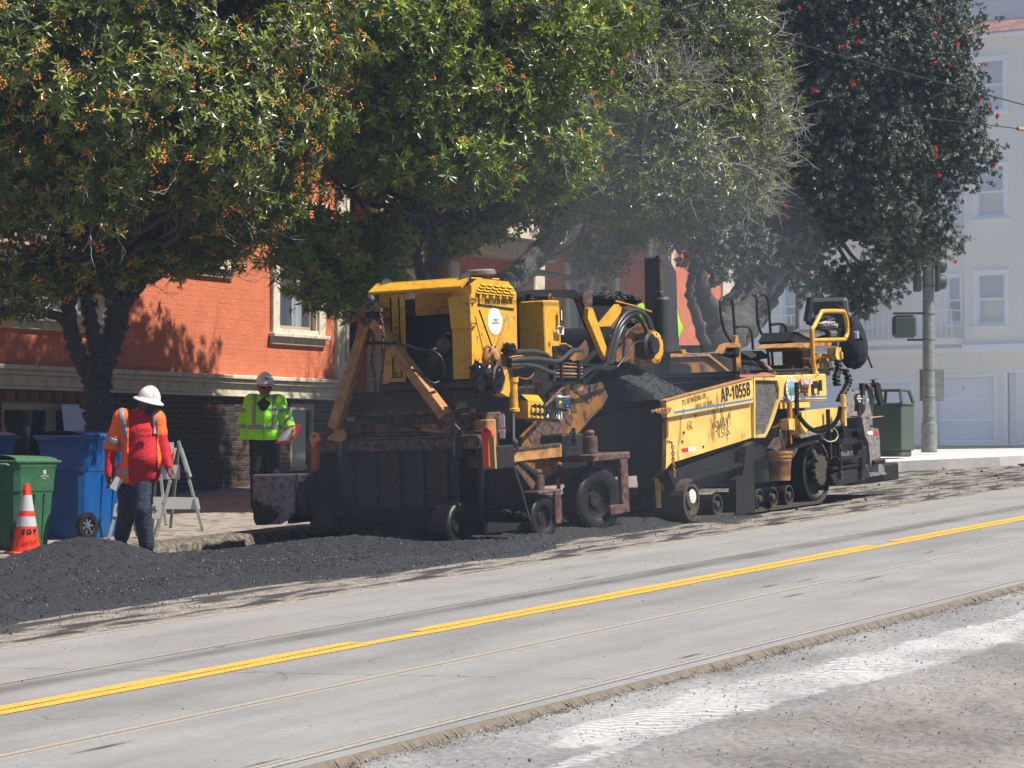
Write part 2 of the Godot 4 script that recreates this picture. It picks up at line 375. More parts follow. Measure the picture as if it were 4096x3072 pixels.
	M.cone = tri_mat(layered(256, [[118, 0.03, 4, 0, [[0.0, k(.88, .18, .06)], [1.0, k(.95, .25, .09)]]], [119, 0.05, 4, 0, [[0.0, k(.3, .1, .06, .8)], [0.22, k(.3, .1, .06, .5)], [0.3, k(0, 0, 0, 0)], [1.0, k(0, 0, 0, 0)]]]]), 1.5, 0.5, nfine, 0.1)
	M.reflective = plain(k(.68, .68, .70), 0.45)
	M.tape_grey = plain(k(.52, .53, .55), 0.4)
	M.grass_green = plain(k(.28, .38, .10), 0.7)
	M.plywood = plain(k(.66, .52, .30), 0.7)
	M.tarp = tri_mat(layered(256, [[120, 0.03, 4, 0, [[0.0, k(.16, .15, .13)], [1.0, k(.28, .27, .24)]]]]), 1.5, 0.8, nrough, 0.6)
	# people
	M.skin_dark = plain(k(.30, .18, .13), 0.55)
	M.skin = plain(k(.50, .32, .24), 0.55)
	M.hat_white = plain(k(.84, .84, .83), 0.35)
	M.cloth_red = tri_mat(layered(256, [[121, 0.03, 4, 0, [[0.0, k(.66, .04, .10)], [1.0, k(.76, .07, .14)]]]]), 2.0, 0.85, nrough, 0.5)
	M.cloth_orange = tri_mat(layered(256, [[122, 0.03, 4, 0, [[0.0, k(.92, .36, .10)], [1.0, k(.96, .46, .18)]]]]), 2.0, 0.75, nrough, 0.5)
	M.cloth_lime = tri_mat(layered(256, [[123, 0.03, 4, 0, [[0.0, k(.52, .90, .04)], [1.0, k(.62, .97, .08)]]]]), 2.0, 0.7, nrough, 0.7)
	M.denim = tri_mat(layered(256, [[124, 0.03, 5, 0, [[0.0, k(.08, .11, .15)], [0.6, k(.14, .19, .25)], [1.0, k(.28, .35, .42)]]]]), 2.0, 0.9, nrough, 0.8)
	M.navy = tri_mat(layered(256, [[125, 0.03, 5, 0, [[0.0, k(.03, .035, .06)], [1.0, k(.07, .08, .12)]]]]), 2.0, 0.9, nrough, 0.6)
	M.hair = plain(k(.035, .03, .03), 0.8)
# ---------- camera, sky, sun ----------
func setup() -> Environment:
	var cam := Camera3D.new()
	cam.name = "camera"
	add_child(cam)
	cam.position = Vector3(0, 1.6, 0)
	var pitch := 0.03097
	var f := Vector3(0.85013, tan(pitch), -0.52658)
	cam.look_at_from_position(cam.position, cam.position + f, Vector3.UP)
	cam.fov = 18.14
	cam.near = 0.5; cam.far = 900.0
	cam.current = true
	var env := Environment.new()
	env.background_mode = Environment.BG_SKY
	var sm := ProceduralSkyMaterial.new()
	sm.sky_top_color = Color(0.36, 0.52, 0.78); sm.sky_horizon_color = Color(0.76, 0.83, 0.90); sm.sky_curve = 0.12
	sm.ground_bottom_color = Color(0.35, 0.34, 0.33); sm.ground_horizon_color = Color(0.60, 0.64, 0.68)
	sm.sky_energy_multiplier = 0.66
	var sky := Sky.new(); sky.sky_material = sm
	env.sky = sky
	env.tonemap_mode = Environment.TONE_MAPPER_LINEAR
	env.tonemap_exposure = 1.8
	env.sdfgi_enabled = true; env.ssao_enabled = true; env.ssil_enabled = true
	env.fog_enabled = true; env.fog_density = 0.0010; env.fog_light_color = Color(0.74, 0.81, 0.90)
	var we := WorldEnvironment.new()
	we.name = "world_environment"; we.environment = env
	add_child(we)
	var sun := DirectionalLight3D.new()
	sun.name = "sun"
	add_child(sun)
	var to_sun := Vector3(0.20, 1.0, 0.66)
	sun.look_at_from_position(to_sun, Vector3.ZERO, Vector3.RIGHT)
	sun.light_energy = 1.55; sun.light_angular_distance = 0.5; sun.light_color = Color(1.0, 0.97, 0.92)
	sun.shadow_enabled = true
	return env

# ---------- ground, road, pavement ----------
func strip(u0: float, u1: float, v0: float, v1: float, h0: float, h1: float, du := 4.0, bump: FastNoiseLite = null, amp := 0.0, dv := 100.0, uvbox := Rect2()) -> Mb:
	var b := Mb.new()
	b.use_uv = uvbox.size.x > 0
	var nu := maxi(1, int(ceil((u1 - u0) / du))); var nv := maxi(1, int(ceil((v1 - v0) / dv)))
	var P := []
	for i in nu + 1:
		for j in nv + 1:
			var u := lerpf(u0, u1, float(i) / nu); var v := lerpf(v0, v1, float(j) / nv)
			var h := lerpf(h0, h1, float(j) / nv)
			if bump: h += bump.get_noise_2d(u * 100, v * 100) * amp
			P.append(W(u, v, h))
	for i in nu + 1:
		for j in nv + 1:
			var a: Vector3 = P[maxi(i - 1, 0) * (nv + 1) + j]; var c: Vector3 = P[mini(i + 1, nu) * (nv + 1) + j]
			var d: Vector3 = P[i * (nv + 1) + maxi(j - 1, 0)]; var e: Vector3 = P[i * (nv + 1) + mini(j + 1, nv)]
			var n := (c - a).cross(e - d).normalized()
			if n.y < 0: n = -n
			var t := Vector2.ZERO
			if b.use_uv:
				var u := lerpf(u0, u1, float(i) / nu); var v := lerpf(v0, v1, float(j) / nv)
				t = Vector2((u - uvbox.position.x) / uvbox.size.x, (v - uvbox.position.y) / uvbox.size.y)
			b.vert(P[i * (nv + 1) + j], n, t)
	for i in nu:
		for j in nv:
			var a := i * (nv + 1) + j
			b.tri_i(a, a + 1, a + nv + 2); b.tri_i(a, a + nv + 2, a + nv + 1)
	return b
func join(a: Mb, b: Mb) -> void:
	var o := a.V.size()
	a.V.append_array(b.V); a.N.append_array(b.N); a.T.append_array(b.T); a.C.append_array(b.C)
	for i in b.I: a.I.append(i + o)

func concrete_texture() -> ImageTexture:
	# covers u 4..44, v 6.2..11.7
	var w := 2000; var h := 512
	var A := noise_img(1024, 201, 0.012, 5); var B := noise_img(1024, 202, 0.08, 3); var Cn := noise_img(1024, 203, 0.02, 5, 0, 6.0); var D := noise_img(1024, 204, 0.15, 2)
	var o := PackedByteArray(); o.resize(w * h * 3)
	var r := RandomNumberGenerator.new(); r.seed = 5
	for y in h:
		var v := 6.2 + 5.5 * y / h
		for x in w:
			var u := 4.0 + 40.0 * x / w
			var i := (y % 1024) * 1024 + (x % 1024)
			var i2 := ((y * 2) % 1024) * 1024 + ((x * 3 + 333) % 1024)
			var c := 0.51 + (A[i] / 255.0 - 0.5) * 0.06 + (B[i2] / 255.0 - 0.5) * 0.05 + (Cn[i2] / 255.0 - 0.5) * 0.03
			# tyre and wheel dust dark band beside the rail and between the tracks
			var wob := (Cn[i] / 255.0 - 0.5)
			var band := exp(-pow((v - 9.85 + wob * 0.15) / 0.16, 2.0)) * 0.13 + exp(-pow((v - 8.7 + wob * 0.2) / 0.5, 2.0)) * 0.035
			c -= band * (0.4 + 1.2 * A[(i + 5000) % 1048576] / 255.0)
			if D[i2] < 22: c -= 0.13
			# slab joints
			var ju := fposmod(u + v * 0.10, 6.1)
			if ju < 0.03 and A[i] > 70: c -= 0.09
			var tm := exp(-pow((v - 7.25 + wob * 0.1) / 0.13, 2.0)) + exp(-pow((v - 8.55 + wob * 0.1) / 0.12, 2.0)) + exp(-pow((v - 10.9 + wob * 0.1) / 0.14, 2.0))
			c -= tm * 0.022 * (0.3 + Cn[(i * 3 + 11) % 1048576] / 255.0)
			var warm := -0.004 + 0.008 * (A[(i * 7 + 99) % 1048576] / 255.0)
			var j := (y * w + x) * 3
			o[j] = int(clampf(c + warm + 0.003, 0, 1) * 255); o[j + 1] = int(clampf(c + warm * 0.3, 0, 1) * 255); o[j + 2] = int(clampf(c - warm * 0.8 - 0.008, 0, 1) * 255)
	# cracks wander through the slabs
	for s in 16:
		var px := r.randf() * w; var py := r.randf() * h; var dx := r.randf_range(-0.6, 0.6); var dy := r.randf_range(-1, 1)
		for st in r.randi_range(30, 110):
			dx += r.randf_range(-.35, .35); dy += r.randf_range(-.35, .35)
			var dl := maxf(0.2, sqrt(dx * dx + dy * dy)); dx /= dl; dy /= dl
			px += dx; py += dy
			if py < 1 or py >= h - 1: break
			var j := (int(py) * w + posmod(int(px), w)) * 3
			for c in 3: o[j + c] = int(o[j + c] * 0.80)
	# oil drips and tar smears
	for s in 26:
		var cx := r.randi_range(0, w - 1); var cy := r.randi_range(0, h - 1)
		var lx := r.randf_range(2, 9); var ly := r.randf_range(0.8, 2.2)
		for dy in range(-8, 9):
			for dx in range(-28, 29):
				var q := pow(dx / lx, 2.0) + pow(dy / ly, 2.0)
				var yy := cy + dy
				if q < 2.5 and yy >= 0 and yy < h:
					var j := (yy * w + (cx + dx + w) % w) * 3
					var kk := clampf(1.0 - 0.7 * exp(-q) * (0.6 + 0.8 * r.randf()), 0.15, 1.0)
					for c in 3: o[j + c] = int(o[j + c] * kk)
	return ImageTexture.create_from_image(Image.create_from_data(w, h, false, Image.FORMAT_RGB8, o))

func milled_white(u: float, v: float, wob: float) -> float:
	# the pale, freshly scraped stripe that wanders across the milled lane
	var c := 5.53 + 0.07 * sin(u * 1.25 + 0.5) + wob * 0.35
	var half := 0.22 + 0.07 * sin(u * 0.9 + 2.0) + wob * 0.22
	var d := absf(v - c) / maxf(0.08, half)
	return clampf((1.15 - d) * 3.0, 0.0, 1.0)
func milled_texture(height: bool) -> ImageTexture:
	# covers u 5..27, v 0..6.4
	var w := 1600; var h := 480
	var A := noise_img(1024, 211, 0.010, 5); var B := noise_img(1024, 212, 0.10, 3); var Cn := noise_img(1024, 213, 0.02, 5, 0, 5.0); var D := noise_img(1024, 214, 0.16, 2)
	var o := PackedByteArray(); o.resize(w * h * 3)
	for y in h:
		var v := 6.4 * y / h
		for x in w:
			var u := 5.0 + 22.0 * x / w
			var i := (y % 1024) * 1024 + (x % 1024)
			var i2 := ((y * 2 + 100) % 1024) * 1024 + ((x * 2 + 333) % 1024)
			var wob := Cn[i] / 255.0 - 0.5
			var wh := milled_white(u, v, wob)
			var gr := sin((u * 1.0 + v * 0.55) * TAU / 0.085 + wob * 6.0)
			var gmask := clampf((A[(i + 31337) % 1048576] / 255.0 - 0.30) * 4.0, 0.0, 1.0)
			var j := (y * w + x) * 3
			if height:
				var z := 0.5 + 0.28 * gr * gmask * (0.25 + 0.75 * wh) + (B[i2] / 255.0 - 0.5) * 0.45 + (A[i] / 255.0 - 0.5) * 0.2
				var q := int(clampf(z, 0, 1) * 255)
				o[j] = q; o[j + 1] = q; o[j + 2] = q
			else:
				var c := 0.50 + (A[i] / 255.0 - 0.5) * 0.14 + (B[i2] / 255.0 - 0.5) * 0.13 + wob * 0.10
				var brown := clampf((5.25 - v) * 1.6 + wob * 1.5, 0.0, 1.0)
				c -= brown * 0.055
				if D[i2] < 30: c -= 0.20
				if D[i2] > 232: c += 0.12
				c = lerpf(c, 0.665 + 0.10 * gr * gmask + (B[i2] / 255.0 - 0.5) * 0.12, wh * clampf(0.15 + 1.1 * (A[i] / 255.0), 0.0, 0.9))
				var warm := 0.002 + brown * 0.012 * (0.5 + A[(i + 777) % 1048576] / 255.0)
				o[j] = int(clampf(c + warm, 0, 1) * 255); o[j + 1] = int(clampf(c, 0, 1) * 255); o[j + 2] = int(clampf(c - warm * 1.5, 0, 1) * 255)
	return ImageTexture.create_from_image(Image.create_from_data(w, h, false, Image.FORMAT_RGB8, o))

func heap_height(u: float, v: float) -> float:
	# loose asphalt above the road base: the windrow heap in front, the spread mat behind it
	var edge := 12.85 + 0.18 * sin(u * 0.9) + 0.12 * sin(u * 2.3 + 1.0) - 0.25 * smoothstep(17.0, 20.0, u) + 0.35 * smoothstep(20.5, 24.0, u)
	var far := 16.32 + 0.05 * sin(u * 1.7) - 0.35 * smoothstep(17.5, 19.0, u)
	if v < edge or v > far or u > 26.2: return -0.06
	var mat := 0.085 + 0.02 * sin(u * 3.1 + v * 2.0)
	mat *= smoothstep(0.0, 0.35, v - edge) * smoothstep(0.0, 0.25, far - v)
	mat *= 1.0 - smoothstep(23.8, 26.2, u)
	var heap := 0.0
	var cr := 0.26 + 0.04 * sin(u * 0.8)
	var along := 1.0 - smoothstep(16.5, 17.75, u + 0.25 * (v - 15.0))
	heap = cr * along * smoothstep(0.0, 1.75, v - edge - 0.05) * (1.0 - 0.55 * smoothstep(15.2, 16.4, v))
	var pk := 0.185 * exp(-pow((u - 16.95) / 0.40, 2.0) - pow((v - 15.2) / 0.75, 2.0))
	heap += pk
	# the loose windrow between the elevator's wheels
	return maxf(mat, heap) + 0.10 * exp(-pow((v - 14.6) / 0.6, 2.0)) * smoothstep(18.0, 20.5, u) * (1.0 - smoothstep(21.0, 22.5, u))

func build_ground() -> void:
	# one sheet to the horizon, a hand below the road
	var g := Mb.new()
	var us := [-300.0, -60.0, 0.0, 43.0, 120.0, 500.0]; var vs := [-300.0, -40.0, 0.0, 22.0, 60.0, 400.0]
	for i in 5:
		for j in 5:
			g.quad(W(us[i], vs[j], -0.30), W(us[i + 1], vs[j], -0.30), W(us[i + 1], vs[j + 1], -0.30), W(us[i], vs[j + 1], -0.30), Vector3.UP)
	struct("ground", g, M.base)
	# concrete track bed, cut open where the rails lie
	var cm := plain(k(1, 1, 1), 0.85)
	cm.albedo_texture = concrete_texture()
	var bed := Mb.new(); bed.use_uv = true
	var ub := Rect2(4.0, 6.2, 40.0, 5.5)
	var cuts := [6.33, 6.445, 6.555, 7.86, 7.97, 10.03, 10.14, 11.45, 11.56, 11.62]
	for i in 5:
		for seg in [[-20.0, 43.0], [43.0, 130.0]]:
			join(bed, strip(seg[0], seg[1], cuts[i * 2], cuts[i * 2 + 1], 0, 0, 100.0, null, 0, 100, ub))
	# broken front edge of the slab
	var en := FastNoiseLite.new(); en.seed = 9; en.frequency = 0.03
	var eb := Mb.new()
	var u := 4.0
	while u < 40.0:
		var w0 := 0.035 + 0.022 * en.get_noise_1d(u * 60) + 0.04 * en.get_noise_1d(u * 900); var w1 := 0.035 + 0.022 * en.get_noise_1d((u + 0.03) * 60) + 0.04 * en.get_noise_1d((u + 0.03) * 900)
		var a := W(u, 6.33, -0.001); var b2 := W(u + 0.03, 6.33, -0.001)
		var c := W(u + 0.03, 6.33 - w1, -0.03 + 0.02 * en.get_noise_1d(u * 200)); var d := W(u, 6.33 - w0, -0.03 + 0.02 * en.get_noise_1d(u * 200 - 12))
		eb.quad(a, b2, c, d, Vector3(0, 1, 1))
		eb.quad(d, c, W(u + 0.03, 6.33 - w1 - 0.03, -0.10), W(u, 6.33 - w0 - 0.03, -0.10), Vector3(0, 1, 1))
		u += 0.03
	struct("road", bed, cm)
	struct("road_edge", eb, M.mortar)
	# milled lane
	var mm := plain(k(1, 1, 1), 0.95)
	mm.albedo_texture = milled_texture(false)
	var him := milled_texture(true)
	var hi := him.get_image(); hi.convert(Image.FORMAT_RGBA8); hi.bump_map_to_normal_map(5.0)
	mm.normal_enabled = true; mm.normal_texture = ImageTexture.create_from_image(hi); mm.normal_scale = 0.45
	var bn := FastNoiseLite.new(); bn.seed = 21; bn.frequency = 0.02; bn.fractal_octaves = 4
	var ml := strip(5.0, 27.0, 0.5, 6.36, -0.045, -0.045, 0.10, bn, 0.035, 0.10, Rect2(5.0, 0.0, 22.0, 6.4))
	struct("milled_road", ml, mm)
	var mo := strip(-20.0, 5.0, -1.5, 6.3, -0.06, -0.06, 5.0)
	join(mo, strip(27.0, 43.0, -1.5, 6.3, -0.06, -0.06, 4.0))
	join(mo, strip(5.0, 27.0, -6.0, 0.5, -0.06, -0.06, 4.0))
	struct("milled_road_far", mo, M.base)
	# road base of the lane being paved
	var bn2 := FastNoiseLite.new(); bn2.seed = 22; bn2.frequency = 0.015; bn2.fractal_octaves = 5
	var rb := strip(4.0, 40.0, 11.60, 16.60, -0.012, -0.02, 0.12, bn2, 0.012, 0.12)
	join(rb, strip(-20.0, 4.0, 11.60, 16.60, -0.02, -0.02, 4.0))
	var jn := strip(40.0, 43.0, 11.62, 60.0, -0.02, -0.02, 3.0)
	join(jn, strip(43.0, 130.0, 11.62, 60.0, -0.02, -0.02, 30.0))
	join(jn, strip(43.0, 130.0, -20.0, 6.3, -0.02, -0.02, 30.0))
	struct("junction", jn, M.walk)  # pale concrete chosen to bounce sun up onto the grey house
	struct("road_base", rb, M.base)
	# rails of the two tram tracks
	var which := ["along the broken milled edge","between milled lane and yellow line","between yellow line and paved lane","along the edge beside fresh asphalt"]
	var vv := [6.50, 7.915, 10.085, 11.505]
	for i in 4:
		var t := thing("tram_rail", "steel tram rail set flush in concrete " + which[i], "rail", Transform3D.IDENTITY, "tram rails in the concrete")
		var head := Mb.new(); var gr := Mb.new()
		var inner := 1.0 if i % 2 == 0 else -1.0
		for seg in [[-20.0, 43.0], [43.0, 130.0]]:
			for pp in [[0.0, 0.054, 0.003, 0], [0.054, 0.072, -0.006, 1], [0.072, 0.108, 0.0, 0]]:
				var va: float = vv[i] - inner * 0.054 + inner * pp[0]; var vb: float = vv[i] - inner * 0.054 + inner * pp[1]
				var tgt := head if pp[3] == 0 else gr
				join(tgt, strip(seg[0], seg[1], minf(va, vb), maxf(va, vb), pp[2], pp[2], 100.0))
				if pp[3] == 1:
					for vx in [va, vb]:
						gr.quad(W(seg[0], vx, -0.006), W(seg[1], vx, -0.006), W(seg[1], vx, 0.003), W(seg[0], vx, 0.003))
		part(t, "rail_head", head, M.rail); part(t, "groove", gr, M.groove)
	# double yellow line, worn at the rims
	var yn := FastNoiseLite.new(); yn.seed = 3; yn.frequency = 0.01; yn.fractal_octaves = 4
	for s in 2:
		var b := Mb.new()
		var uu := 2.0
		var c0 := 9.055 + s * 0.145
		while uu < 42.9:
			var e: Array = []
			for q in [uu, uu + 0.1]:
				var wob := 0.03 * yn.get_noise_2d(q * 7, 0)
				e.append([c0 + wob - 0.062 + 0.016 * yn.get_noise_2d(q * 160, 50 + s * 40), c0 + wob + 0.062 + 0.016 * yn.get_noise_2d(q * 160, 150 + s * 40)])
			var gap := (s == 1 and ((uu > 12.8 and uu < 13.5) or (uu > 21.4 and uu < 21.9)))
			if not gap:
				b.quad(W(uu, e[0][0], 0.004), W(uu + 0.1, e[1][0], 0.004), W(uu + 0.1, e[1][1], 0.004), W(uu, e[0][1], 0.004), Vector3.UP)
			uu += 0.1
		struct("road_marking", b, M.road_yellow)
	# far pavement with its kerb
	var wk := Mb.new()
	u = 2.0
	var pn := FastNoiseLite.new(); pn.seed = 31; pn.frequency = 0.02
	for col in range(-2, 28):
		var ua := col * 1.52
		if ua + 1.52 > 39.5: break
		for row in 3:
			var va := 16.82 + row * 1.80; var vb := va + 1.80
			var hz := 0.004 * pn.get_noise_2d(col * 50, row * 50)
			var jj := 0.006
			wk.quad(W(ua + jj, va + jj, walk(va) + hz), W(ua + 1.52 - jj, va + jj, walk(va) + hz), W(ua + 1.52 - jj, vb - jj, walk(vb) + hz), W(ua + jj, vb - jj, walk(vb) + hz), Vector3.UP)
	var wb := strip(-20.0, 39.6, 16.62, 22.6, walk(16.62) - 0.012, walk(22.2) - 0.012, 4.0)
	struct("pavement", wk, M.walk)
	struct("pavement_bed", wb, M.groove)
	var kn := FastNoiseLite.new(); kn.seed = 41; kn.frequency = 0.02; kn.fractal_octaves = 4
	var kb := Mb.new()
	u = -10.0
	while u < 38.4:
		var P := []
		for q in [u, u + 0.1]:
			var n0 := kn.get_noise_1d(q * 90) * 0.05; var n1 := kn.get_noise_1d(q * 90 + 5000) * 0.05
			P.append([W(q, 16.84, walk(16.84) + 0.002), W(q, 16.52 + n0 * 0.5, 0.15 + n1 * 0.15), W(q, 16.47 + n0, 0.11 + n1 * 0.3), W(q, 16.44 + n1, 0.03 + n0 * 0.4), W(q, 16.40, -0.10)])
		for i in 4: kb.quad(P[0][i], P[1][i], P[1][i + 1], P[0][i + 1], Vector3(0, 1, 1))
		u += 0.1
	struct("kerb", kb, M.kerb)
	var er := strip(14.0, 30.0, 15.95, 16.5, -0.01, 0.02, 0.15, bn2, 0.05, 0.15)
	struct("earth_strip", er, M.earth)
	# corner pavement across the junction, bulging into the road
	var cp := [[38.2, 16.5], [38.6, 16.05], [39.1, 15.4], [39.7, 14.7], [40.5, 14.1], [41.6, 13.7], [43.0, 13.5], [49.0, 13.4], [49.0, 30.0], [38.2, 30.0]]
	var cb := Mb.new()
	var poly := PackedVector2Array()
	for p in cp: poly.append(Vector2(p[0], p[1]))
	var ids := Geometry2D.triangulate_polygon(poly)
	for q in range(0, ids.size(), 3):
		cb.tri(W(poly[ids[q]].x, poly[ids[q]].y, 0.16), W(poly[ids[q + 1]].x, poly[ids[q + 1]].y, 0.16), W(poly[ids[q + 2]].x, poly[ids[q + 2]].y, 0.16), Vector3.UP)
	for i in 8:
		cb.quad(W(cp[i][0], cp[i][1], -0.1), W(cp[i + 1][0], cp[i + 1][1], -0.1), W(cp[i + 1][0], cp[i + 1][1], 0.16), W(cp[i][0], cp[i][1], 0.16), Vector3(0, 0, 1))
	struct("corner_pavement", cb, M.walk_pale)
	# pavement before the far building
	struct("far_pavement", strip(63.0, 68.0, 8.0, 60.0, 0.12, 0.12, 5.0), M.walk_pale)

func build_asphalt() -> void:
	var bn := FastNoiseLite.new(); bn.seed = 51; bn.frequency = 0.05; bn.fractal_octaves = 3
	var b := Mb.new()
	var u0 := 9.0; var du := 0.05; var v0 := 12.4; var nu := 346; var nv := 82; var dv := 0.05
	var H := PackedFloat32Array(); H.resize((nu + 1) * (nv + 1))
	for i in nu + 1:
		for j in nv + 1:
			var h := heap_height(u0 + i * du, v0 + j * dv)
			if h > -0.05: h += bn.get_noise_2d(i * 6.0, j * 6.0) * 0.028 * clampf(h * 8.0, 0.25, 1.0) + 0.01
			H[i * (nv + 1) + j] = h
	for i in nu + 1:
		for j in nv + 1:
			var a := H[maxi(i - 1, 0) * (nv + 1) + j]; var c := H[mini(i + 1, nu) * (nv + 1) + j]
			var d := H[i * (nv + 1) + maxi(j - 1, 0)]; var e := H[i * (nv + 1) + mini(j + 1, nv)]
			b.vert(W(u0 + i * du, v0 + j * dv, H[i * (nv + 1) + j]), Vector3(-(c - a) / (2 * du), 1, (e - d) / (2 * dv)).normalized())
	for i in nu:
		for j in nv:
			var a := i * (nv + 1) + j
			if maxf(maxf(H[a], H[a + 1]), maxf(H[a + nv + 1], H[a + nv + 2])) < -0.04: continue
			b.tri_i(a, a + 1, a + nv + 2); b.tri_i(a, a + nv + 2, a + nv + 1)
	var t := thing("asphalt_windrow", "heap and spread of loose black asphalt mix along the kerb", "asphalt")
	part(t, "mix", b, M.asphalt_loose)
	# loose stones on top of it
	var pts := []
	rng.seed = 61
	for q in 46000:
		var uu := rng.randf_range(9.5, 26.0); var vv := rng.randf_range(12.2, 16.4)
		var h := heap_height(uu, vv)
		if h < -0.03:
			if rng.randf() > 0.05: continue
			h = -0.015
		elif rng.randf() > 0.9 - 0.3 * smoothstep(18, 20, uu): continue
		pts.append([W(uu, vv, h + 0.012), rng.randf_range(0.004, 0.011)])
	stones(t, pts, "stone_grains")
	# crumbs scattered over the road
	var cr := []
	for q in 1500:
		var uu := rng.randf_range(7.0, 38.0)
		var vv := rng.randf_range(6.4, 12.4)
		if rng.randf() < 0.5: vv = 12.5 - absf(rng.randfn(0, 0.6))
		if rng.randf() < 0.15: vv = rng.randf_range(3.0, 6.3)
		var hh := 0.004 if vv > 6.36 and vv < 11.6 else -0.02
		cr.append([W(uu, vv, hh), rng.randf_range(0.0015, 0.004) * (2.2 if rng.randf() < 0.05 else 1.0)])
	# grit and broken bits of the milled lane
	var gp := []
	for q in 9000:
		var uu := rng.randf_range(8.0, 22.0); var vv := rng.randf_range(3.2, 6.3)
		if rng.randf() < 0.35: vv = 6.30 - absf(rng.randfn(0, 0.07))
		gp.append([W(uu, vv, -0.036 if vv < 6.2 else -0.03), rng.randf_range(0.002, 0.006) * (2.0 if rng.randf() < 0.04 else 1.0)])
	var gs := stones(self, gp, "gravel", 0.10, 0.34)
	gs.set_meta("label", "pale grit and stone chips strewn over the milled lane"); gs.set_meta("category", "gravel")
	for q in 500:
		var uu := rng.randf_range(27.5, 39.5); var vv := rng.randf_range(11.8, 15.5)
		cr.append([W(uu, vv, 0.0), rng.randf_range(0.004, 0.011) * (2.6 if rng.randf() < 0.06 else 1.0)])
	var cs := stones(self, cr, "asphalt_crumbs")
	cs.set_meta("label", "scattered crumbs of black asphalt lying on the roadway"); cs.set_meta("category", "crumbs")
func stones(parent: Node, pts: Array, called: String, c0 := 0.014, c1 := 0.04) -> MultiMeshInstance3D:
	var b := Mb.new()
	b.use_col = true
	var P := [Vector3(0, 1, 0), Vector3(0.95, 0.2, 0.1), Vector3(0.2, 0.1, 0.9), Vector3(-0.8, 0.3, 0.3), Vector3(-0.3, 0.0, -1.0), Vector3(0.6, 0.35, -0.7), Vector3(0, -0.7, 0)]
	for i in 5:
		b.tri(P[0], P[1 + i], P[1 + (i + 1) % 5], P[0] + P[1 + i]); b.tri(P[6], P[1 + i], P[1 + (i + 1) % 5], P[6] + P[1 + i])
	var mm := MultiMesh.new()
	mm.transform_format = MultiMesh.TRANSFORM_3D; mm.use_colors = true
	mm.mesh = b.mesh(M.stone_dark); mm.instance_count = pts.size()
	for i in pts.size():
		var r: float = pts[i][1]
		mm.set_instance_transform(i, Transform3D(Basis.from_euler(Vector3(rng.randf() * TAU, rng.randf() * TAU, rng.randf() * TAU)) * Basis.from_scale(Vector3(r * rng.randf_range(.8, 1.4), r * rng.randf_range(.6, 1.0), r)), pts[i][0]))
		var c := rng.randf_range(c0, c1)
		if c1 < 0.1 and rng.randf() < 0.10: c = rng.randf_range(0.06, 0.20)
		mm.set_instance_color(i, Color(c * 0.94, c * 1.02, c * 1.14) if c1 < 0.1 else Color(c * 1.04, c, c * 0.94))
	var o := MultiMeshInstance3D.new()
	o.multimesh = mm
	put(o, called, parent)
	o.set_meta("kind", "stuff")
	return o
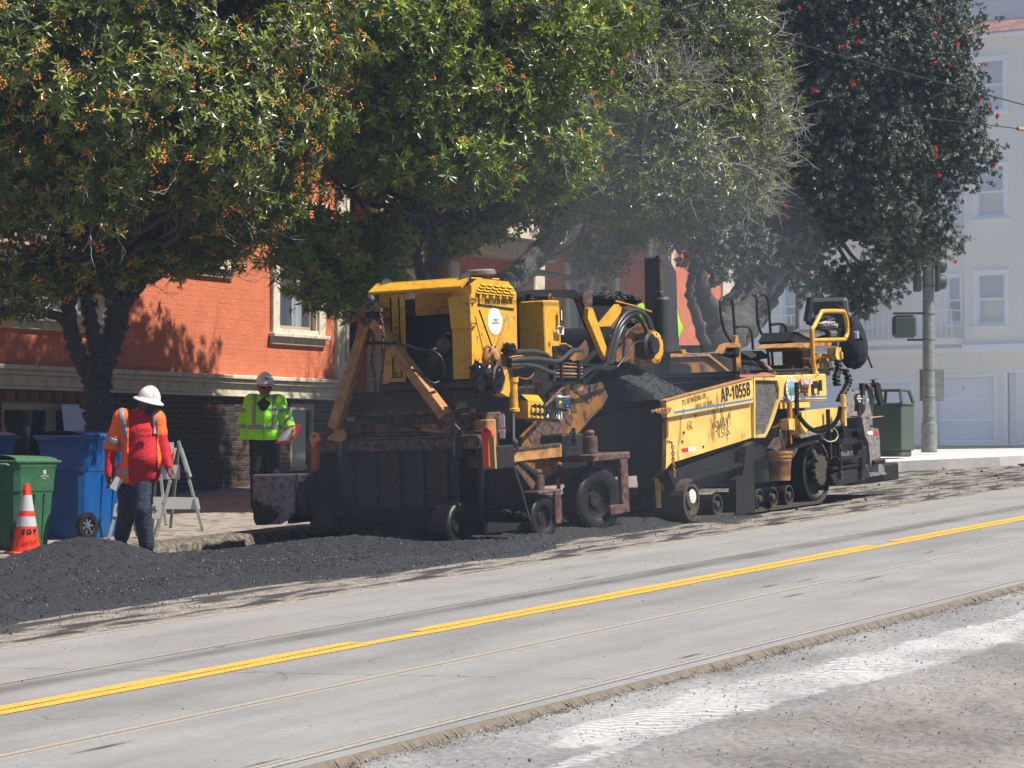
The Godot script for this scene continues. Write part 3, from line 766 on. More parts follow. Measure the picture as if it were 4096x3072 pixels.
# ---------- buildings ----------
# sash window in a wall that faces +z (the street). Built round (0,0,0) at the middle of the sill line, w wide, h tall (outer casing)
func window_set(parent: Node, c: Vector3, w: float, h: float, panes: int, face: Basis, trim: Material, casing := 0.15, curtain := 0, sill_drop := 0.15, rail_at := 0.5) -> void:
	var t := Transform3D(face, c)
	var f := Mb.new(); f.xf = t
	var d := 0.06
	# casing
	f.mm(Vector3(-w / 2, 0, -0.02), Vector3(-w / 2 + casing, h, d), 0.008); f.mm(Vector3(w / 2 - casing, 0, -0.02), Vector3(w / 2, h, d), 0.008)
	f.mm(Vector3(-w / 2 - 0.03, h, -0.02), Vector3(w / 2 + 0.03, h + casing * 0.9, d + 0.02), 0.008)
	f.mm(Vector3(-w / 2 + casing, 0, -0.02), Vector3(w / 2 - casing, 0.07, d - 0.015), 0.006)
	# inner bead of the casing
	f.mm(Vector3(-w / 2 + casing, 0.07, -0.10), Vector3(-w / 2 + casing + 0.03, h, 0.02)); f.mm(Vector3(w / 2 - casing - 0.03, 0.07, -0.10), Vector3(w / 2 - casing, h, 0.02))
	f.mm(Vector3(-w / 2 + casing + 0.03, h - 0.03, -0.10), Vector3(w / 2 - casing - 0.03, h, 0.02))
	var wn := part(parent, "window", f, trim)
	var s := Mb.new(); s.xf = t
	s.mm(Vector3(-w / 2 - 0.05, -0.06, -0.02), Vector3(w / 2 + 0.05, 0.0, d + 0.06), 0.01)
	if sill_drop > 0.05: s.mm(Vector3(-w / 2 - 0.01, -sill_drop, -0.02), Vector3(w / 2 + 0.01, -0.06, d - 0.01), 0.008)
	part(wn, "sill", s, trim)
	var inner0 := -w / 2 + casing + 0.03; var iw := w - 2 * casing - 0.06
	for p in panes:
		var x0 := inner0 + iw * p / panes; var x1 := inner0 + iw * (p + 1) / panes
		if p > 0:
			var ml := Mb.new(); ml.xf = t; ml.mm(Vector3(x0 - 0.06, 0.07, -0.10), Vector3(x0 + 0.06, h - 0.03, 0.03), 0.006); part(wn, "mullion", ml, trim)
			x0 += 0.06
		if p < panes - 1: x1 -= 0.06
		var sh := Mb.new(); sh.xf = t
		var y0 := 0.07; var y1 := h - 0.03; var ym := lerpf(y0, y1, rail_at)
		for q in [[y0, ym, -0.075], [ym - 0.035, y1, -0.035]]:
			sh.mm(Vector3(x0, q[0], q[2] - 0.035), Vector3(x0 + 0.045, q[1], q[2])); sh.mm(Vector3(x1 - 0.045, q[0], q[2] - 0.035), Vector3(x1, q[1], q[2]))
			sh.mm(Vector3(x0 + 0.045, q[0], q[2] - 0.034), Vector3(x1 - 0.045, q[0] + 0.06, q[2] - 0.001)); sh.mm(Vector3(x0 + 0.045, q[1] - 0.04, q[2] - 0.034), Vector3(x1 - 0.045, q[1], q[2] - 0.001))
		part(wn, "sash", sh, M.cream_dull if trim == M.cream else trim)
		for q in [[y0 + 0.06, ym - 0.04, -0.095], [ym + 0.025, y1 - 0.04, -0.055]]:
			var gl := Mb.new(); gl.xf = t
			gl.quad(Vector3(x0 + 0.045, q[0], q[2]), Vector3(x1 - 0.045, q[0], q[2]), Vector3(x1 - 0.045, q[1], q[2]), Vector3(x0 + 0.045, q[1], q[2]), Vector3(0, 0, 1))
			part(wn, "pane", gl, M.glass_clear)
		if curtain > 0:
			var cu := Mb.new(); cu.xf = t
			var n := 22
			for i in n:
				var a := lerpf(x0 + 0.02, x1 - 0.02, float(i) / n); var b := lerpf(x0 + 0.02, x1 - 0.02, float(i + 1) / n)
				var za := -0.22 + 0.02 * sin(i * 1.9); var zb := -0.22 + 0.02 * sin((i + 1) * 1.9)
				if curtain == 2 and i > 6 and i < 15: continue
				cu.quad(Vector3(a, 0.05, za), Vector3(b, 0.05, zb), Vector3(b, h, zb), Vector3(a, h, za), Vector3(0, 0, 1))
			part(wn, "curtain", cu, M.curtain)
		elif curtain == -1:
			var cu := Mb.new(); cu.xf = t
			cu.mm(Vector3(x0, lerpf(y0, y1, 0.55), -0.16), Vector3(x1, y1, -0.15))
			part(wn, "blind", cu, M.curtain)
# wall in the plane z = 0 of frame t with rectangular openings [x0,y0,x1,y1], thickness th behind
func wall_with_holes(t: Transform3D, x0: float, x1: float, y0: float, y1: float, holes: Array, th := 0.28) -> Mb:
	var b := Mb.new(); b.xf = t
	var xs := [x0, x1]; var ys := [y0, y1]
	for h in holes:
		for x in [h[0], h[2]]:
			if x > x0 and x < x1: xs.append(x)
		for y in [h[1], h[3]]:
			if y > y0 and y < y1: ys.append(y)
	xs.sort(); ys.sort()
	for i in xs.size() - 1:
		if xs[i + 1] - xs[i] < 1e-4: continue
		for j in ys.size() - 1:
			if ys[j + 1] - ys[j] < 1e-4: continue
			var cx: float = (xs[i] + xs[i + 1]) / 2; var cy: float = (ys[j] + ys[j + 1]) / 2
			var inside := false
			for h in holes:
				if cx > h[0] and cx < h[2] and cy > h[1] and cy < h[3]: inside = true
			if inside: continue
			b.quad(Vector3(xs[i], ys[j], 0), Vector3(xs[i + 1], ys[j], 0), Vector3(xs[i + 1], ys[j + 1], 0), Vector3(xs[i], ys[j + 1], 0), Vector3(0, 0, 1))
	for h in holes:
		var c := [Vector3(h[0], h[1], 0), Vector3(h[2], h[1], 0), Vector3(h[2], h[3], 0), Vector3(h[0], h[3], 0)]
		var m := Vector3((h[0] + h[2]) / 2, (h[1] + h[3]) / 2, -th / 2)
		for i in 4:
			var a: Vector3 = c[i]; var d: Vector3 = c[(i + 1) % 4]
			b.quad(a, d, d + Vector3(0, 0, -th), a + Vector3(0, 0, -th), m - (a + d) / 2)
	return b
# brick courses on a wall: returns boxes [x0,y0,x1,y1,depth]
func brick_list(x0: float, x1: float, y0f: Callable, y1: float, holes: Array, bl := 0.205, bh := 0.068, joint := 0.012, r: RandomNumberGenerator = rng) -> Array:
	var out := []
	var y := y1
	var row := 0
	while y - bh > 0.2:
		var any := false
		var x := x0 + (0.0 if row % 2 == 0 else -bl / 2)
		while x < x1:
			var a := maxf(x, x0) + joint / 2; var b := minf(x + bl, x1) - joint / 2
			x += bl
			if b - a < 0.03: continue
			if y < y0f.call((a + b) / 2): continue
			any = true
			var yb := y - bh + joint
			var segs := [[a, b]]
			for h in holes:
				if y <= h[1] or yb >= h[3]: continue
				var ns := []
				for s in segs:
					if s[1] <= h[0] or s[0] >= h[2]: ns.append(s); continue
					if s[0] < h[0] - 0.03: ns.append([s[0], h[0]])
					if s[1] > h[2] + 0.03: ns.append([h[2], s[1]])
				segs = ns
			for s in segs: out.append([s[0], yb, s[1], y, r.randf_range(0.004, 0.012)])
		if not any: break
		y -= bh
		row += 1
	return out
func add_brick(b: Mb, q: Array, z := 0.0) -> void:
	var d: float = q[4]; var e := 0.003
	b.quad(Vector3(q[0] + e, q[1] + e, z + d), Vector3(q[2] - e, q[1] + e, z + d), Vector3(q[2] - e, q[3] - e, z + d), Vector3(q[0] + e, q[3] - e, z + d), Vector3(0, 0, 1))
	b.quad(Vector3(q[0], q[3], z), Vector3(q[2], q[3], z), Vector3(q[2] - e, q[3] - e, z + d), Vector3(q[0] + e, q[3] - e, z + d), Vector3(0, 1, 0.5))
	b.quad(Vector3(q[0], q[1], z), Vector3(q[2], q[1], z), Vector3(q[2] - e, q[1] + e, z + d), Vector3(q[0] + e, q[1] + e, z + d), Vector3(0, -1, 0.5))
	b.quad(Vector3(q[0], q[1], z), Vector3(q[0], q[3], z), Vector3(q[0] + e, q[3] - e, z + d), Vector3(q[0] + e, q[1] + e, z + d), Vector3(-1, 0, 0.5))
	b.quad(Vector3(q[2], q[1], z), Vector3(q[2], q[3], z), Vector3(q[2] - e, q[3] - e, z + d), Vector3(q[2] - e, q[1] + e, z + d), Vector3(1, 0, 0.5))

func build_orange_house() -> void:
	var house := thing("apartment_house", "orange painted brick apartment house with cream window casings and dark brick base", "building", at(Vector3(0, 0, -22.2)))
	var r := RandomNumberGenerator.new(); r.seed = 77
	var I := Transform3D.IDENTITY
	var B := Basis.IDENTITY
	# windows: [x centre, sill y, width, height, panes, curtain]
	var wins := [[24.0, 3.48, 2.30, 1.95, 2, 2], [27.49, 4.42, 0.92, 1.55, 1, 1], [29.58, 3.50, 1.34, 1.90, 1, 2], [20.2, 3.48, 1.4, 1.95, 1, 2],
		[24.0, 6.65, 2.30, 1.95, 2, 2], [27.49, 7.5, 0.92, 1.4, 1, 1], [29.58, 6.65, 1.34, 1.9, 1, 2], [20.2, 6.65, 1.4, 1.95, 1, 2]]
	var holes := []
	for w in wins: holes.append([w[0] - w[2] / 2 + 0.05, w[1], w[0] + w[2] / 2 - 0.05, w[1] + w[3]])
	part(house, "wall", wall_with_holes(I, 12.0, 30.6, 2.55, 10.4, holes), M.orange_wall)
	# painted brick courses standing a few millimetres proud of the wall
	var ob := brick_list(22.2, 30.55, func(_x): return 2.95, 6.4, holes, 0.215, 0.0745, 0.006, r)
	ob.sort_custom(func(a, b): return a[3] < b[3])
	var rest := Mb.new()
	for i in ob.size():
		ob[i][4] *= 0.22
		if i % 5 == 0 and i / 5 < 300:
			var q := Mb.new(); add_brick(q, ob[i]); part(house, "painted_brick", q, M.orange_wall)
		else: add_brick(rest, ob[i])
	part(house, "painted_bricks", rest, M.orange_wall).set_meta("kind", "stuff")
	for w in wins: window_set(house, Vector3(w[0], w[1], 0.002), w[2], w[3], w[4], B, M.cream, 0.17, w[5], 0.17)
	# dark back rooms behind the windows
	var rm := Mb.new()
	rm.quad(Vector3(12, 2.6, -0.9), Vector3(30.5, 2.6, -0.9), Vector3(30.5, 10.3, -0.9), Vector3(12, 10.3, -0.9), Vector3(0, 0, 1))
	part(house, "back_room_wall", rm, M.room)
	# belt course: ledge, frieze and lower moulding
	var belt := Mb.new()
	belt.mm(Vector3(12, 2.765, -0.05), Vector3(30.96, 2.83, 0.15), 0.012)
	belt.mm(Vector3(12, 2.70, -0.05), Vector3(30.93, 2.763, 0.11), 0.01)
	belt.mm(Vector3(12, 2.555, -0.05), Vector3(30.90, 2.698, 0.045), 0.008)
	belt.mm(Vector3(12, 2.51, -0.05), Vector3(30.92, 2.553, 0.07), 0.008)
	part(house, "belt_course", belt, M.cream)
	# corner pilaster with a sunk panel
	var pl := Mb.new()
	pl.mm(Vector3(30.55, 2.832, -0.3), Vector3(30.90, 10.4, 0.03), 0.01)
	pl.mm(Vector3(30.56, 2.84, 0.03), Vector3(30.64, 10.4, 0.055), 0.006); pl.mm(Vector3(30.81, 2.84, 0.03), Vector3(30.89, 10.4, 0.055), 0.006)
	pl.mm(Vector3(30.64, 2.84, 0.031), Vector3(30.81, 3.12, 0.055), 0.006)
	part(house, "pilaster", pl, M.cream)
	var cor := Mb.new()
	cor.mm(Vector3(12, 10.4, -0.4), Vector3(31.1, 10.75, 0.35), 0.03); cor.mm(Vector3(12, 10.2, -0.2), Vector3(31.0, 10.398, 0.15), 0.02)
	part(house, "cornice", cor, M.cream)
	# dark brick base
	var bh := [[23.20, 0.9, 25.05, 2.34], [29.44, 1.42, 30.05, 2.44]]
	part(house, "base_wall", wall_with_holes(at(Vector3(0, 0, -0.02)), 12.0, 30.9, 0.0, 2.51, bh, 0.3), M.mortar)
	var low := func(x): return gy(x, 22.2) + walk(22.2) - 0.05
	var bl := brick_list(22.4, 30.9, low, 2.50, bh, 0.205, 0.0725, 0.013, r)
	var packs := [Mb.new(), Mb.new(), Mb.new(), Mb.new()]
	var singles := 0
	for q in bl:
		var mi := r.randi_range(0, 3)
		if r.randf() < 0.12: mi = 2
		if singles < 300 and q[0] > 26.2 and q[0] < 29.6 and r.randf() < 0.5:
			var s := Mb.new(); add_brick(s, q, -0.02); part(house, "brick", s, M["brick%d" % mi]); singles += 1
		else: add_brick(packs[mi], q, -0.02)
	for i in 4: part(house, "bricks", packs[i], M["brick%d" % i]).set_meta("kind", "stuff")
	# soldier course over the basement window
	for i in 24:
		var s := Mb.new(); var x := 23.2 + i * 0.077
		s.mm(Vector3(x, 2.36, -0.02), Vector3(x + 0.066, 2.495, 0.008), 0.003); part(house, "lintel_brick", s, M.brick_red if i % 3 else M.brick2)
	for i in 16:
		for s0 in [-1, 1]:
			var s := Mb.new(); var y := 1.05 + i * 0.0725
			if y > 2.32: continue
			var xx := 23.19 if s0 < 0 else 25.06
			s.mm(Vector3(xx - 0.12 if s0 < 0 else xx, y, -0.02), Vector3(xx if s0 < 0 else xx + 0.12, y + 0.06, 0.012), 0.003); part(house, "jamb_brick", s, M.brick_red if (i + s0) % 2 else M.brick2)
	# basement windows
	for q in [[23.20, 0.95, 25.05, 2.34, 24.17], [29.44, 1.42, 30.05, 2.44, 0.0]]:
		var f := Mb.new()
		f.mm(Vector3(q[0], q[1], -0.12), Vector3(q[0] + 0.06, q[3], -0.02), 0.005); f.mm(Vector3(q[2] - 0.06, q[1], -0.12), Vector3(q[2], q[3], -0.02), 0.005)
		f.mm(Vector3(q[0] + 0.06, q[3] - 0.10, -0.12), Vector3(q[2] - 0.06, q[3], -0.02), 0.005); f.mm(Vector3(q[0] + 0.06, q[1], -0.12), Vector3(q[2] - 0.06, q[1] + 0.07, -0.01), 0.005)
		if q[4] > 0: f.mm(Vector3(q[4] - 0.07, q[1] + 0.07, -0.12), Vector3(q[4] + 0.07, q[3] - 0.10, -0.018), 0.005)
		var wn := part(house, "basement_window", f, M.cream_dull)
		var xs := [[q[0] + 0.06, q[2] - 0.06]] if q[4] == 0.0 else [[q[0] + 0.06, q[4] - 0.07], [q[4] + 0.07, q[2] - 0.06]]
		for x in xs:
			var g := Mb.new(); g.quad(Vector3(x[0], q[1] + 0.07, -0.08), Vector3(x[1], q[1] + 0.07, -0.08), Vector3(x[1], q[3] - 0.1, -0.08), Vector3(x[0], q[3] - 0.1, -0.08), Vector3(0, 0, 1))
			part(wn, "pane", g, M.glass)
	var ends := Mb.new()
	ends.quad(Vector3(30.9, 0, 0), Vector3(30.9, 0, -6), Vector3(30.9, 10.4, -6), Vector3(30.9, 10.4, 0), Vector3(1, 0, 0))
	ends.quad(Vector3(12, 10.6, 0.2), Vector3(30.9, 10.6, 0.2), Vector3(30.9, 10.6, -9), Vector3(12, 10.6, -9), Vector3(0, 1, 0))
	ends.quad(Vector3(12, 0, 0), Vector3(12, 0, -9), Vector3(12, 10.4, -9), Vector3(12, 10.4, 0), Vector3(-1, 0, 0))
	part(house, "side_wall", ends, M.orange_wall)
	# white board leaning in the basement window bay
	var wb := thing("white_board", "plain white board leaning against the basement window", "board", at(W(24.45, 21.95, walk(21.95)), 0.0))
	var w := Mb.new(); w.bar(Vector3(0, 0, 0.12), Vector3(0, 1.32, -0.08), 0.62, 0.02, 0.003, Vector3(0, 0, 1)); part(wb, "panel", w, plain(k(.74, .78, .84), 0.5))

	# the second house beyond the entry gap
	var h2 := thing("row_house", "orange row house with cream entry canopy standing behind the street trees", "building", at(Vector3(0, 0, -22.2)))
	var wins2 := [[38.6, 3.9, 2.0, 1.9, 2, 1], [41.3, 3.9, 1.1, 1.9, 1, 1], [34.6, 6.7, 1.6, 1.8, 1, 1], [38.6, 7.0, 2.0, 1.9, 2, 1], [41.3, 7.0, 1.1, 1.9, 1, 1]]
	var hl2 := [[32.9, 1.0, 34.3, 4.6]]
	for q in wins2: hl2.append([q[0] - q[2] / 2 + 0.05, q[1], q[0] + q[2] / 2 - 0.05, q[1] + q[3]])
	part(h2, "wall", wall_with_holes(I, 31.9, 43.95, 1.0, 10.9, hl2), M.orange_wall)
	for q in wins2: window_set(h2, Vector3(q[0], q[1], 0.002), q[2], q[3], q[4], B, M.cream, 0.17, q[5], 0.17)
	var p2 := Mb.new()
	p2.mm(Vector3(43.95, 1.0, -0.3), Vector3(44.45, 10.9, 0.05), 0.01); p2.mm(Vector3(31.85, 1.0, -0.3), Vector3(32.25, 10.9, 0.05), 0.01)
	p2.mm(Vector3(36.3, 1.0, -0.2), Vector3(36.7, 10.9, 0.05), 0.01)
	part(h2, "pilaster", p2, M.cream)
	var cn := Mb.new()
	cn.mm(Vector3(31.8, 5.35, -0.1), Vector3(36.5, 5.62, 0.75), 0.02); cn.mm(Vector3(31.9, 5.05, -0.1), Vector3(36.4, 5.348, 0.55), 0.02)
	cn.mm(Vector3(32.0, 1.2, 0.2), Vector3(32.35, 5.05, 0.5), 0.02); cn.mm(Vector3(35.8, 1.2, 0.2), Vector3(36.15, 5.05, 0.5), 0.02)
	cn.prism([Vector2(31.8, 5.63), Vector2(36.5, 5.63), Vector2(34.15, 6.5)], 0.05, 0.55)
	part(h2, "entry_canopy", cn, M.cream)
	var co := Mb.new()
	co.mm(Vector3(31.8, 10.9, -0.4), Vector3(44.6, 11.3, 0.35), 0.03); co.mm(Vector3(36.7, 3.2, -0.05), Vector3(43.95, 3.42, 0.12), 0.012); co.mm(Vector3(36.7, 6.3, -0.05), Vector3(43.95, 6.5, 0.12), 0.012)
	part(h2, "cornice", co, M.cream)
	var en := Mb.new()
	en.mm(Vector3(32.9, 1.4, -0.6), Vector3(34.3, 4.6, -0.5)); part(h2, "door", en, plain(k(.20, .13, .10), 0.5))
	var sd := Mb.new()
	sd.quad(Vector3(44.4, 0, 0), Vector3(44.4, 0, -9), Vector3(44.4, 10.9, -9), Vector3(44.4, 10.9, 0), Vector3(1, 0, 0))
	sd.quad(Vector3(31.9, 0, 0), Vector3(31.9, 0, -9), Vector3(31.9, 10.9, -9), Vector3(31.9, 10.9, 0), Vector3(-1, 0, 0))
	sd.quad(Vector3(31.9, 11.2, 0.2), Vector3(44.4, 11.2, 0.2), Vector3(44.4, 11.2, -9), Vector3(31.9, 11.2, -9), Vector3(0, 1, 0))
	part(h2, "side_wall", sd, M.orange_wall)
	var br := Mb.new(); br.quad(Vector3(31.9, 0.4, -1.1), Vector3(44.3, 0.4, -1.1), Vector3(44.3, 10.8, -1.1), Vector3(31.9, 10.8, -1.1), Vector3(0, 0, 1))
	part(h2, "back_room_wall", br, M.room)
	# added dark screen, its brown standing in for deep shade in the entry gap
	var gw := thing("gap_shade_screen", "added dark brown screen standing in for deep shade in the gap between the orange houses", "screen", at(Vector3(0, 0, -22.75)))
	for i in 8:
		var g := Mb.new(); g.mm(Vector3(30.91 + i * 0.125, 1.0, -0.05), Vector3(31.02 + i * 0.125, 9.0, 0.0), 0.008); part(gw, "shade_plank", g, plain(k(.16, .11, .09), .8))
	var gs := Mb.new(); gs.mm(Vector3(30.95, 1.0, 0.02), Vector3(31.85, 2.45, 0.30), 0.02); part(gw, "stone_base", gs, M.cream_dull)

func build_grey_house() -> void:
	# faces down the street (towards -x); local x runs along -v, z points to -u
	var face := Basis(Vector3(0, 0, 1), Vector3.UP, Vector3(-1, 0, 0))
	var hs := thing("stucco_house", "pale grey stucco apartment house with garages and clay tiled eave", "building", Transform3D(face, Vector3(67.0, 0, 0)))
	# local X = world z = -v ; facade at local z = 0, bay stands 0.55 proud for X > -25.78
	var holes := []
	var y0 := 1.80
	var doors := [[-26.72, -24.98, 2.18], [-32.4, -27.6, 2.05], [-24.55, -22.3, 2.28]]
	for d in doors: holes.append([d[0], y0, d[1], y0 + d[2]])
	var narrow := []
	for f in 3:
		narrow.append([-26.18, 5.52 + 3.13 * f]); narrow.append([-29.05, 5.52 + 3.13 * f]); narrow.append([-31.5, 5.52 + 3.13 * f])
	for n in narrow: holes.append([n[0] - 0.26, n[1] + 0.02, n[0] + 0.26, n[1] + 1.46])
	part(hs, "wall", wall_with_holes(Transform3D.IDENTITY, -48.0, -24.3, 1.0, 14.2, holes), M.grey_wall)
	var wide := []
	var bh := []
	for f in 3:
		wide.append([-24.95, 5.45 + 3.13 * f])
		bh.append([-24.95 - 0.48, 5.47 + 3.13 * f, -24.95 + 0.48, 5.45 + 3.13 * f + 1.55])
		bh.append([-22.6 - 0.48, 5.47 + 3.13 * f, -22.6 + 0.48, 5.45 + 3.13 * f + 1.55])
		wide.append([-22.6, 5.45 + 3.13 * f])
	part(hs, "bay_wall", wall_with_holes(at(Vector3(0, 0, 0.25)), -25.78, -18.0, 4.86, 14.2, bh, 0.2), M.grey_wall)
	var bs := Mb.new()
	bs.quad(Vector3(-25.78, 4.86, 0.25), Vector3(-25.78, 4.86, 0), Vector3(-25.78, 14.2, 0), Vector3(-25.78, 14.2, 0.25), Vector3(-1, 0, 0))
	bs.quad(Vector3(-25.78, 4.86, 0.25), Vector3(-18, 4.86, 0.25), Vector3(-18, 4.86, 0), Vector3(-25.78, 4.86, 0), Vector3(0, -1, 0))
	bs.quad(Vector3(-24.3, 1, 0), Vector3(-18, 1, 0), Vector3(-18, 4.9, 0), Vector3(-24.3, 4.9, 0), Vector3(0, 0, 1))
	part(hs, "bay_side", bs, M.grey_wall)
	for n in narrow: window_set(hs, Vector3(n[0], n[1], 0.002), 0.60, 1.46, 1, Basis.IDENTITY, M.trim_white, 0.07, -1, 0.05)
	for n in wide: window_set(hs, Vector3(n[0], n[1], 0.252), 1.08, 1.55, 1, Basis.IDENTITY, M.trim_white, 0.10, -1, 0.05)
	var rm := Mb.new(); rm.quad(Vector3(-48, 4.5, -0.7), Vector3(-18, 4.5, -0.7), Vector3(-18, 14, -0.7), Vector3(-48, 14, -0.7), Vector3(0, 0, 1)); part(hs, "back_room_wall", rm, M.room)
	var co := Mb.new()
	co.mm(Vector3(-48, 4.70, -0.05), Vector3(-25.8, 4.86, 0.20), 0.02); co.mm(Vector3(-25.8, 4.69, -0.05), Vector3(-18, 4.93, 0.42), 0.02)
	part(hs, "cornice", co, M.trim_white)
	for d in doors:
		var f := Mb.new()
		f.mm(Vector3(d[0] - 0.12, y0 - 0.3, -0.1), Vector3(d[0], y0 + d[2] + 0.12, 0.03), 0.01); f.mm(Vector3(d[1], y0 - 0.3, -0.1), Vector3(d[1] + 0.12, y0 + d[2] + 0.12, 0.03), 0.01); f.mm(Vector3(d[0], y0 + d[2], -0.1), Vector3(d[1], y0 + d[2] + 0.12, 0.03), 0.01)
		var g := part(hs, "garage_door", f, M.trim_white)
		var n := 4
		for i in n:
			var p := Mb.new(); p.mm(Vector3(d[0] + 0.01, y0 - 0.3 + (d[2] + 0.3) * i / n, -0.14), Vector3(d[1] - 0.01, y0 - 0.3 + (d[2] + 0.3) * (i + 1) / n - 0.012, -0.10), 0.006); part(g, "door_panel", p, M.door_white)
	text(hs, "house_number", "4", 0.13, plain(k(.36, .38, .42), 0.7), at(Vector3(-25.95, 3.68, -0.098)), 1.0, 0.006)
	var hd := Mb.new(); hd.mm(Vector3(-24.30, 2.72, -0.1), Vector3(-24.27, 2.92, -0.06)); hd.mm(Vector3(-24.30, 2.70, -0.1), Vector3(-24.20, 2.725, -0.06)); hd.mm(Vector3(-24.2, 2.55, -0.1), Vector3(-24.0, 2.59, -0.08)); part(hs, "door_handle", hd, plain(k(.45, .47, .5), 0.5))
	# tiled eave over the bay
	var ev := Mb.new()
	ev.mm(Vector3(-26.0, 13.86, -0.1), Vector3(-18, 13.93, 0.70), 0.01)
	for i in 8: ev.mm(Vector3(-25.8 + i * 0.62, 13.74, 0.05), Vector3(-25.74 + i * 0.62, 13.858, 0.62), 0.005)
	var eave := part(hs, "eave", ev, M.trim_white)
	rng.seed = 88
	for row in 5:
		for cidx in 24:
			var x := -26.1 + cidx * 0.235 + (0.117 if row % 2 else 0.0)
			var p0 := Vector3(x + 0.11, 13.95 + row * 0.085, 0.74 - row * 0.13); var p1 := p0 + Vector3(0, 0.105, -0.15)
			var tl := Mb.new(); tl.bar(p0, p1, 0.215, 0.025, 0.004); part(eave, "roof_tile", tl, M["tile%d" % rng.randi_range(0, 2)])
	var pr := Mb.new()
	pr.mm(Vector3(-48, 14.2, -0.6), Vector3(-18, 15.3, -0.05), 0.02)
	part(hs, "parapet", pr, M.parapet)
	var sw := Mb.new()
	sw.quad(Vector3(-48, 0, 0), Vector3(-48, 0, -12), Vector3(-48, 15, -12), Vector3(-48, 15, 0), Vector3(-1, 0, 0)); sw.quad(Vector3(-18, 0, 0.25), Vector3(-18, 0, -12), Vector3(-18, 15, -12), Vector3(-18, 15, 0.25), Vector3(1, 0, 0))
	sw.quad(Vector3(-48, 15, 0), Vector3(-18, 15, 0), Vector3(-18, 15, -12), Vector3(-48, 15, -12), Vector3(0, 1, 0))
	part(hs, "side_wall", sw, M.grey_wall)
	# fire escape
	var fe := thing("fire_escape", "white iron fire escape with balconies on the pale grey house", "fire escape", Transform3D(face, Vector3(67.0, 0, 0)))
	for f in 3:
		var yy := 4.95 + 3.13 * f
		var pb := Mb.new(); pb.mm(Vector3(-32.0, yy, 0.205), Vector3(-25.80, yy + 0.16, 0.95), 0.01); part(fe, "balcony_floor", pb, M.grey_wall if f == 0 else M.trim_white)
		var rl := Mb.new()
		rl.mm(Vector3(-32.0, yy + 0.95, 0.93), Vector3(-25.80, yy + 0.98, 0.96)); rl.mm(Vector3(-32.0, yy + 0.66, 0.93), Vector3(-25.80, yy + 0.68, 0.95)); rl.mm(Vector3(-25.83, yy + 0.95, 0.02), Vector3(-25.80, yy + 0.98, 0.93))
		var x := -32.0
		while x < -25.8:
			rl.mm(Vector3(x, yy + 0.16, 0.935), Vector3(x + 0.018, yy + 0.95, 0.953)); x += 0.165
		part(fe, "railing", rl, M.trim_white)
		if f < 2:
			var ld := Mb.new()
			ld.bar(Vector3(-29.3, yy + 0.16, 0.75), Vector3(-27.6, yy + 3.13, 0.75), 0.03, 0.10); ld.bar(Vector3(-29.3, yy + 0.16, 0.35), Vector3(-27.6, yy + 3.13, 0.35), 0.03, 0.10)
			for i in 12: ld.mm(Vector3(-29.3 + 1.7 * (i + 0.5) / 12 - 0.08, yy + 0.16 + 2.97 * (i + 0.5) / 12, 0.35), Vector3(-29.3 + 1.7 * (i + 0.5) / 12 + 0.08, yy + 0.18 + 2.97 * (i + 0.5) / 12, 0.75))
			part(fe, "stair", ld, M.trim_white)
# ---------- pixel helpers: a pixel of the photograph gives a direction, the plane gives the distance ----------
func _ray(x: float, y: float) -> Vector3:
	var p := 0.03097
	var fw := Vector3(0.85013 * cos(p), sin(p), -0.52658 * cos(p))
	var rt := Vector3(0.52658, 0, 0.85013)
	var up := rt.cross(fw)
	return fw + rt * (x - 2048.0) / 9620.0 + up * (1536.0 - y) / 9620.0
func pv(x: float, y: float, v: float) -> Vector3:
	var d := _ray(x, y)
	return Vector3(0, 1.6, 0) + d * (v / -d.z)
func pu(x: float, y: float, u: float) -> Vector3:
	var d := _ray(x, y)
	return Vector3(0, 1.6, 0) + d * (u / d.x)

# ---------- trees ----------
func leaf_tri(b: Mb, o: Vector3, d: Vector3, side: Vector3, l: float, w: float, droop: float) -> void:
	var n := side.cross(d).normalized()
	if n.y < 0: n = -n
	var m := o + d * l * 0.5 - n * w * 0.18
	var tip := o + d * l - n * droop * l
	var a := o + d * l * 0.45 + side * w * 0.5 + n * w * 0.12; var c := o + d * l * 0.45 - side * w * 0.5 + n * w * 0.12
	b.tri(o, a, m, n); b.tri(a, tip, m, n); b.tri(o, m, c, n); b.tri(m, tip, c, n)
func sprig(n: int, l: float, w: float, sd: int, m: Material, stem := 0.06) -> ArrayMesh:
	var r := RandomNumberGenerator.new(); r.seed = sd
	var b := Mb.new(); b.use_col = true
	for i in n:
		var a := TAU * i * 0.382 + r.randf_range(-.3, .3)
		var el := r.randf_range(-0.35, 0.95)
		var d := Vector3(cos(a) * cos(el), sin(el), sin(a) * cos(el))
		var sd2 := d.cross(Vector3(r.randf_range(-.4, .4), 1, r.randf_range(-.4, .4))).normalized()
		var t := r.randf_range(0.75, 1.12)
		b.col = Color(1, 1, 1) * r.randf_range(0.72, 1.0); b.col.a = 1
		leaf_tri(b, Vector3(0, -stem * float(n - i) / n, 0), d, sd2, l * t, w * t, r.randf_range(0.05, 0.22))
	return b.mesh(m)
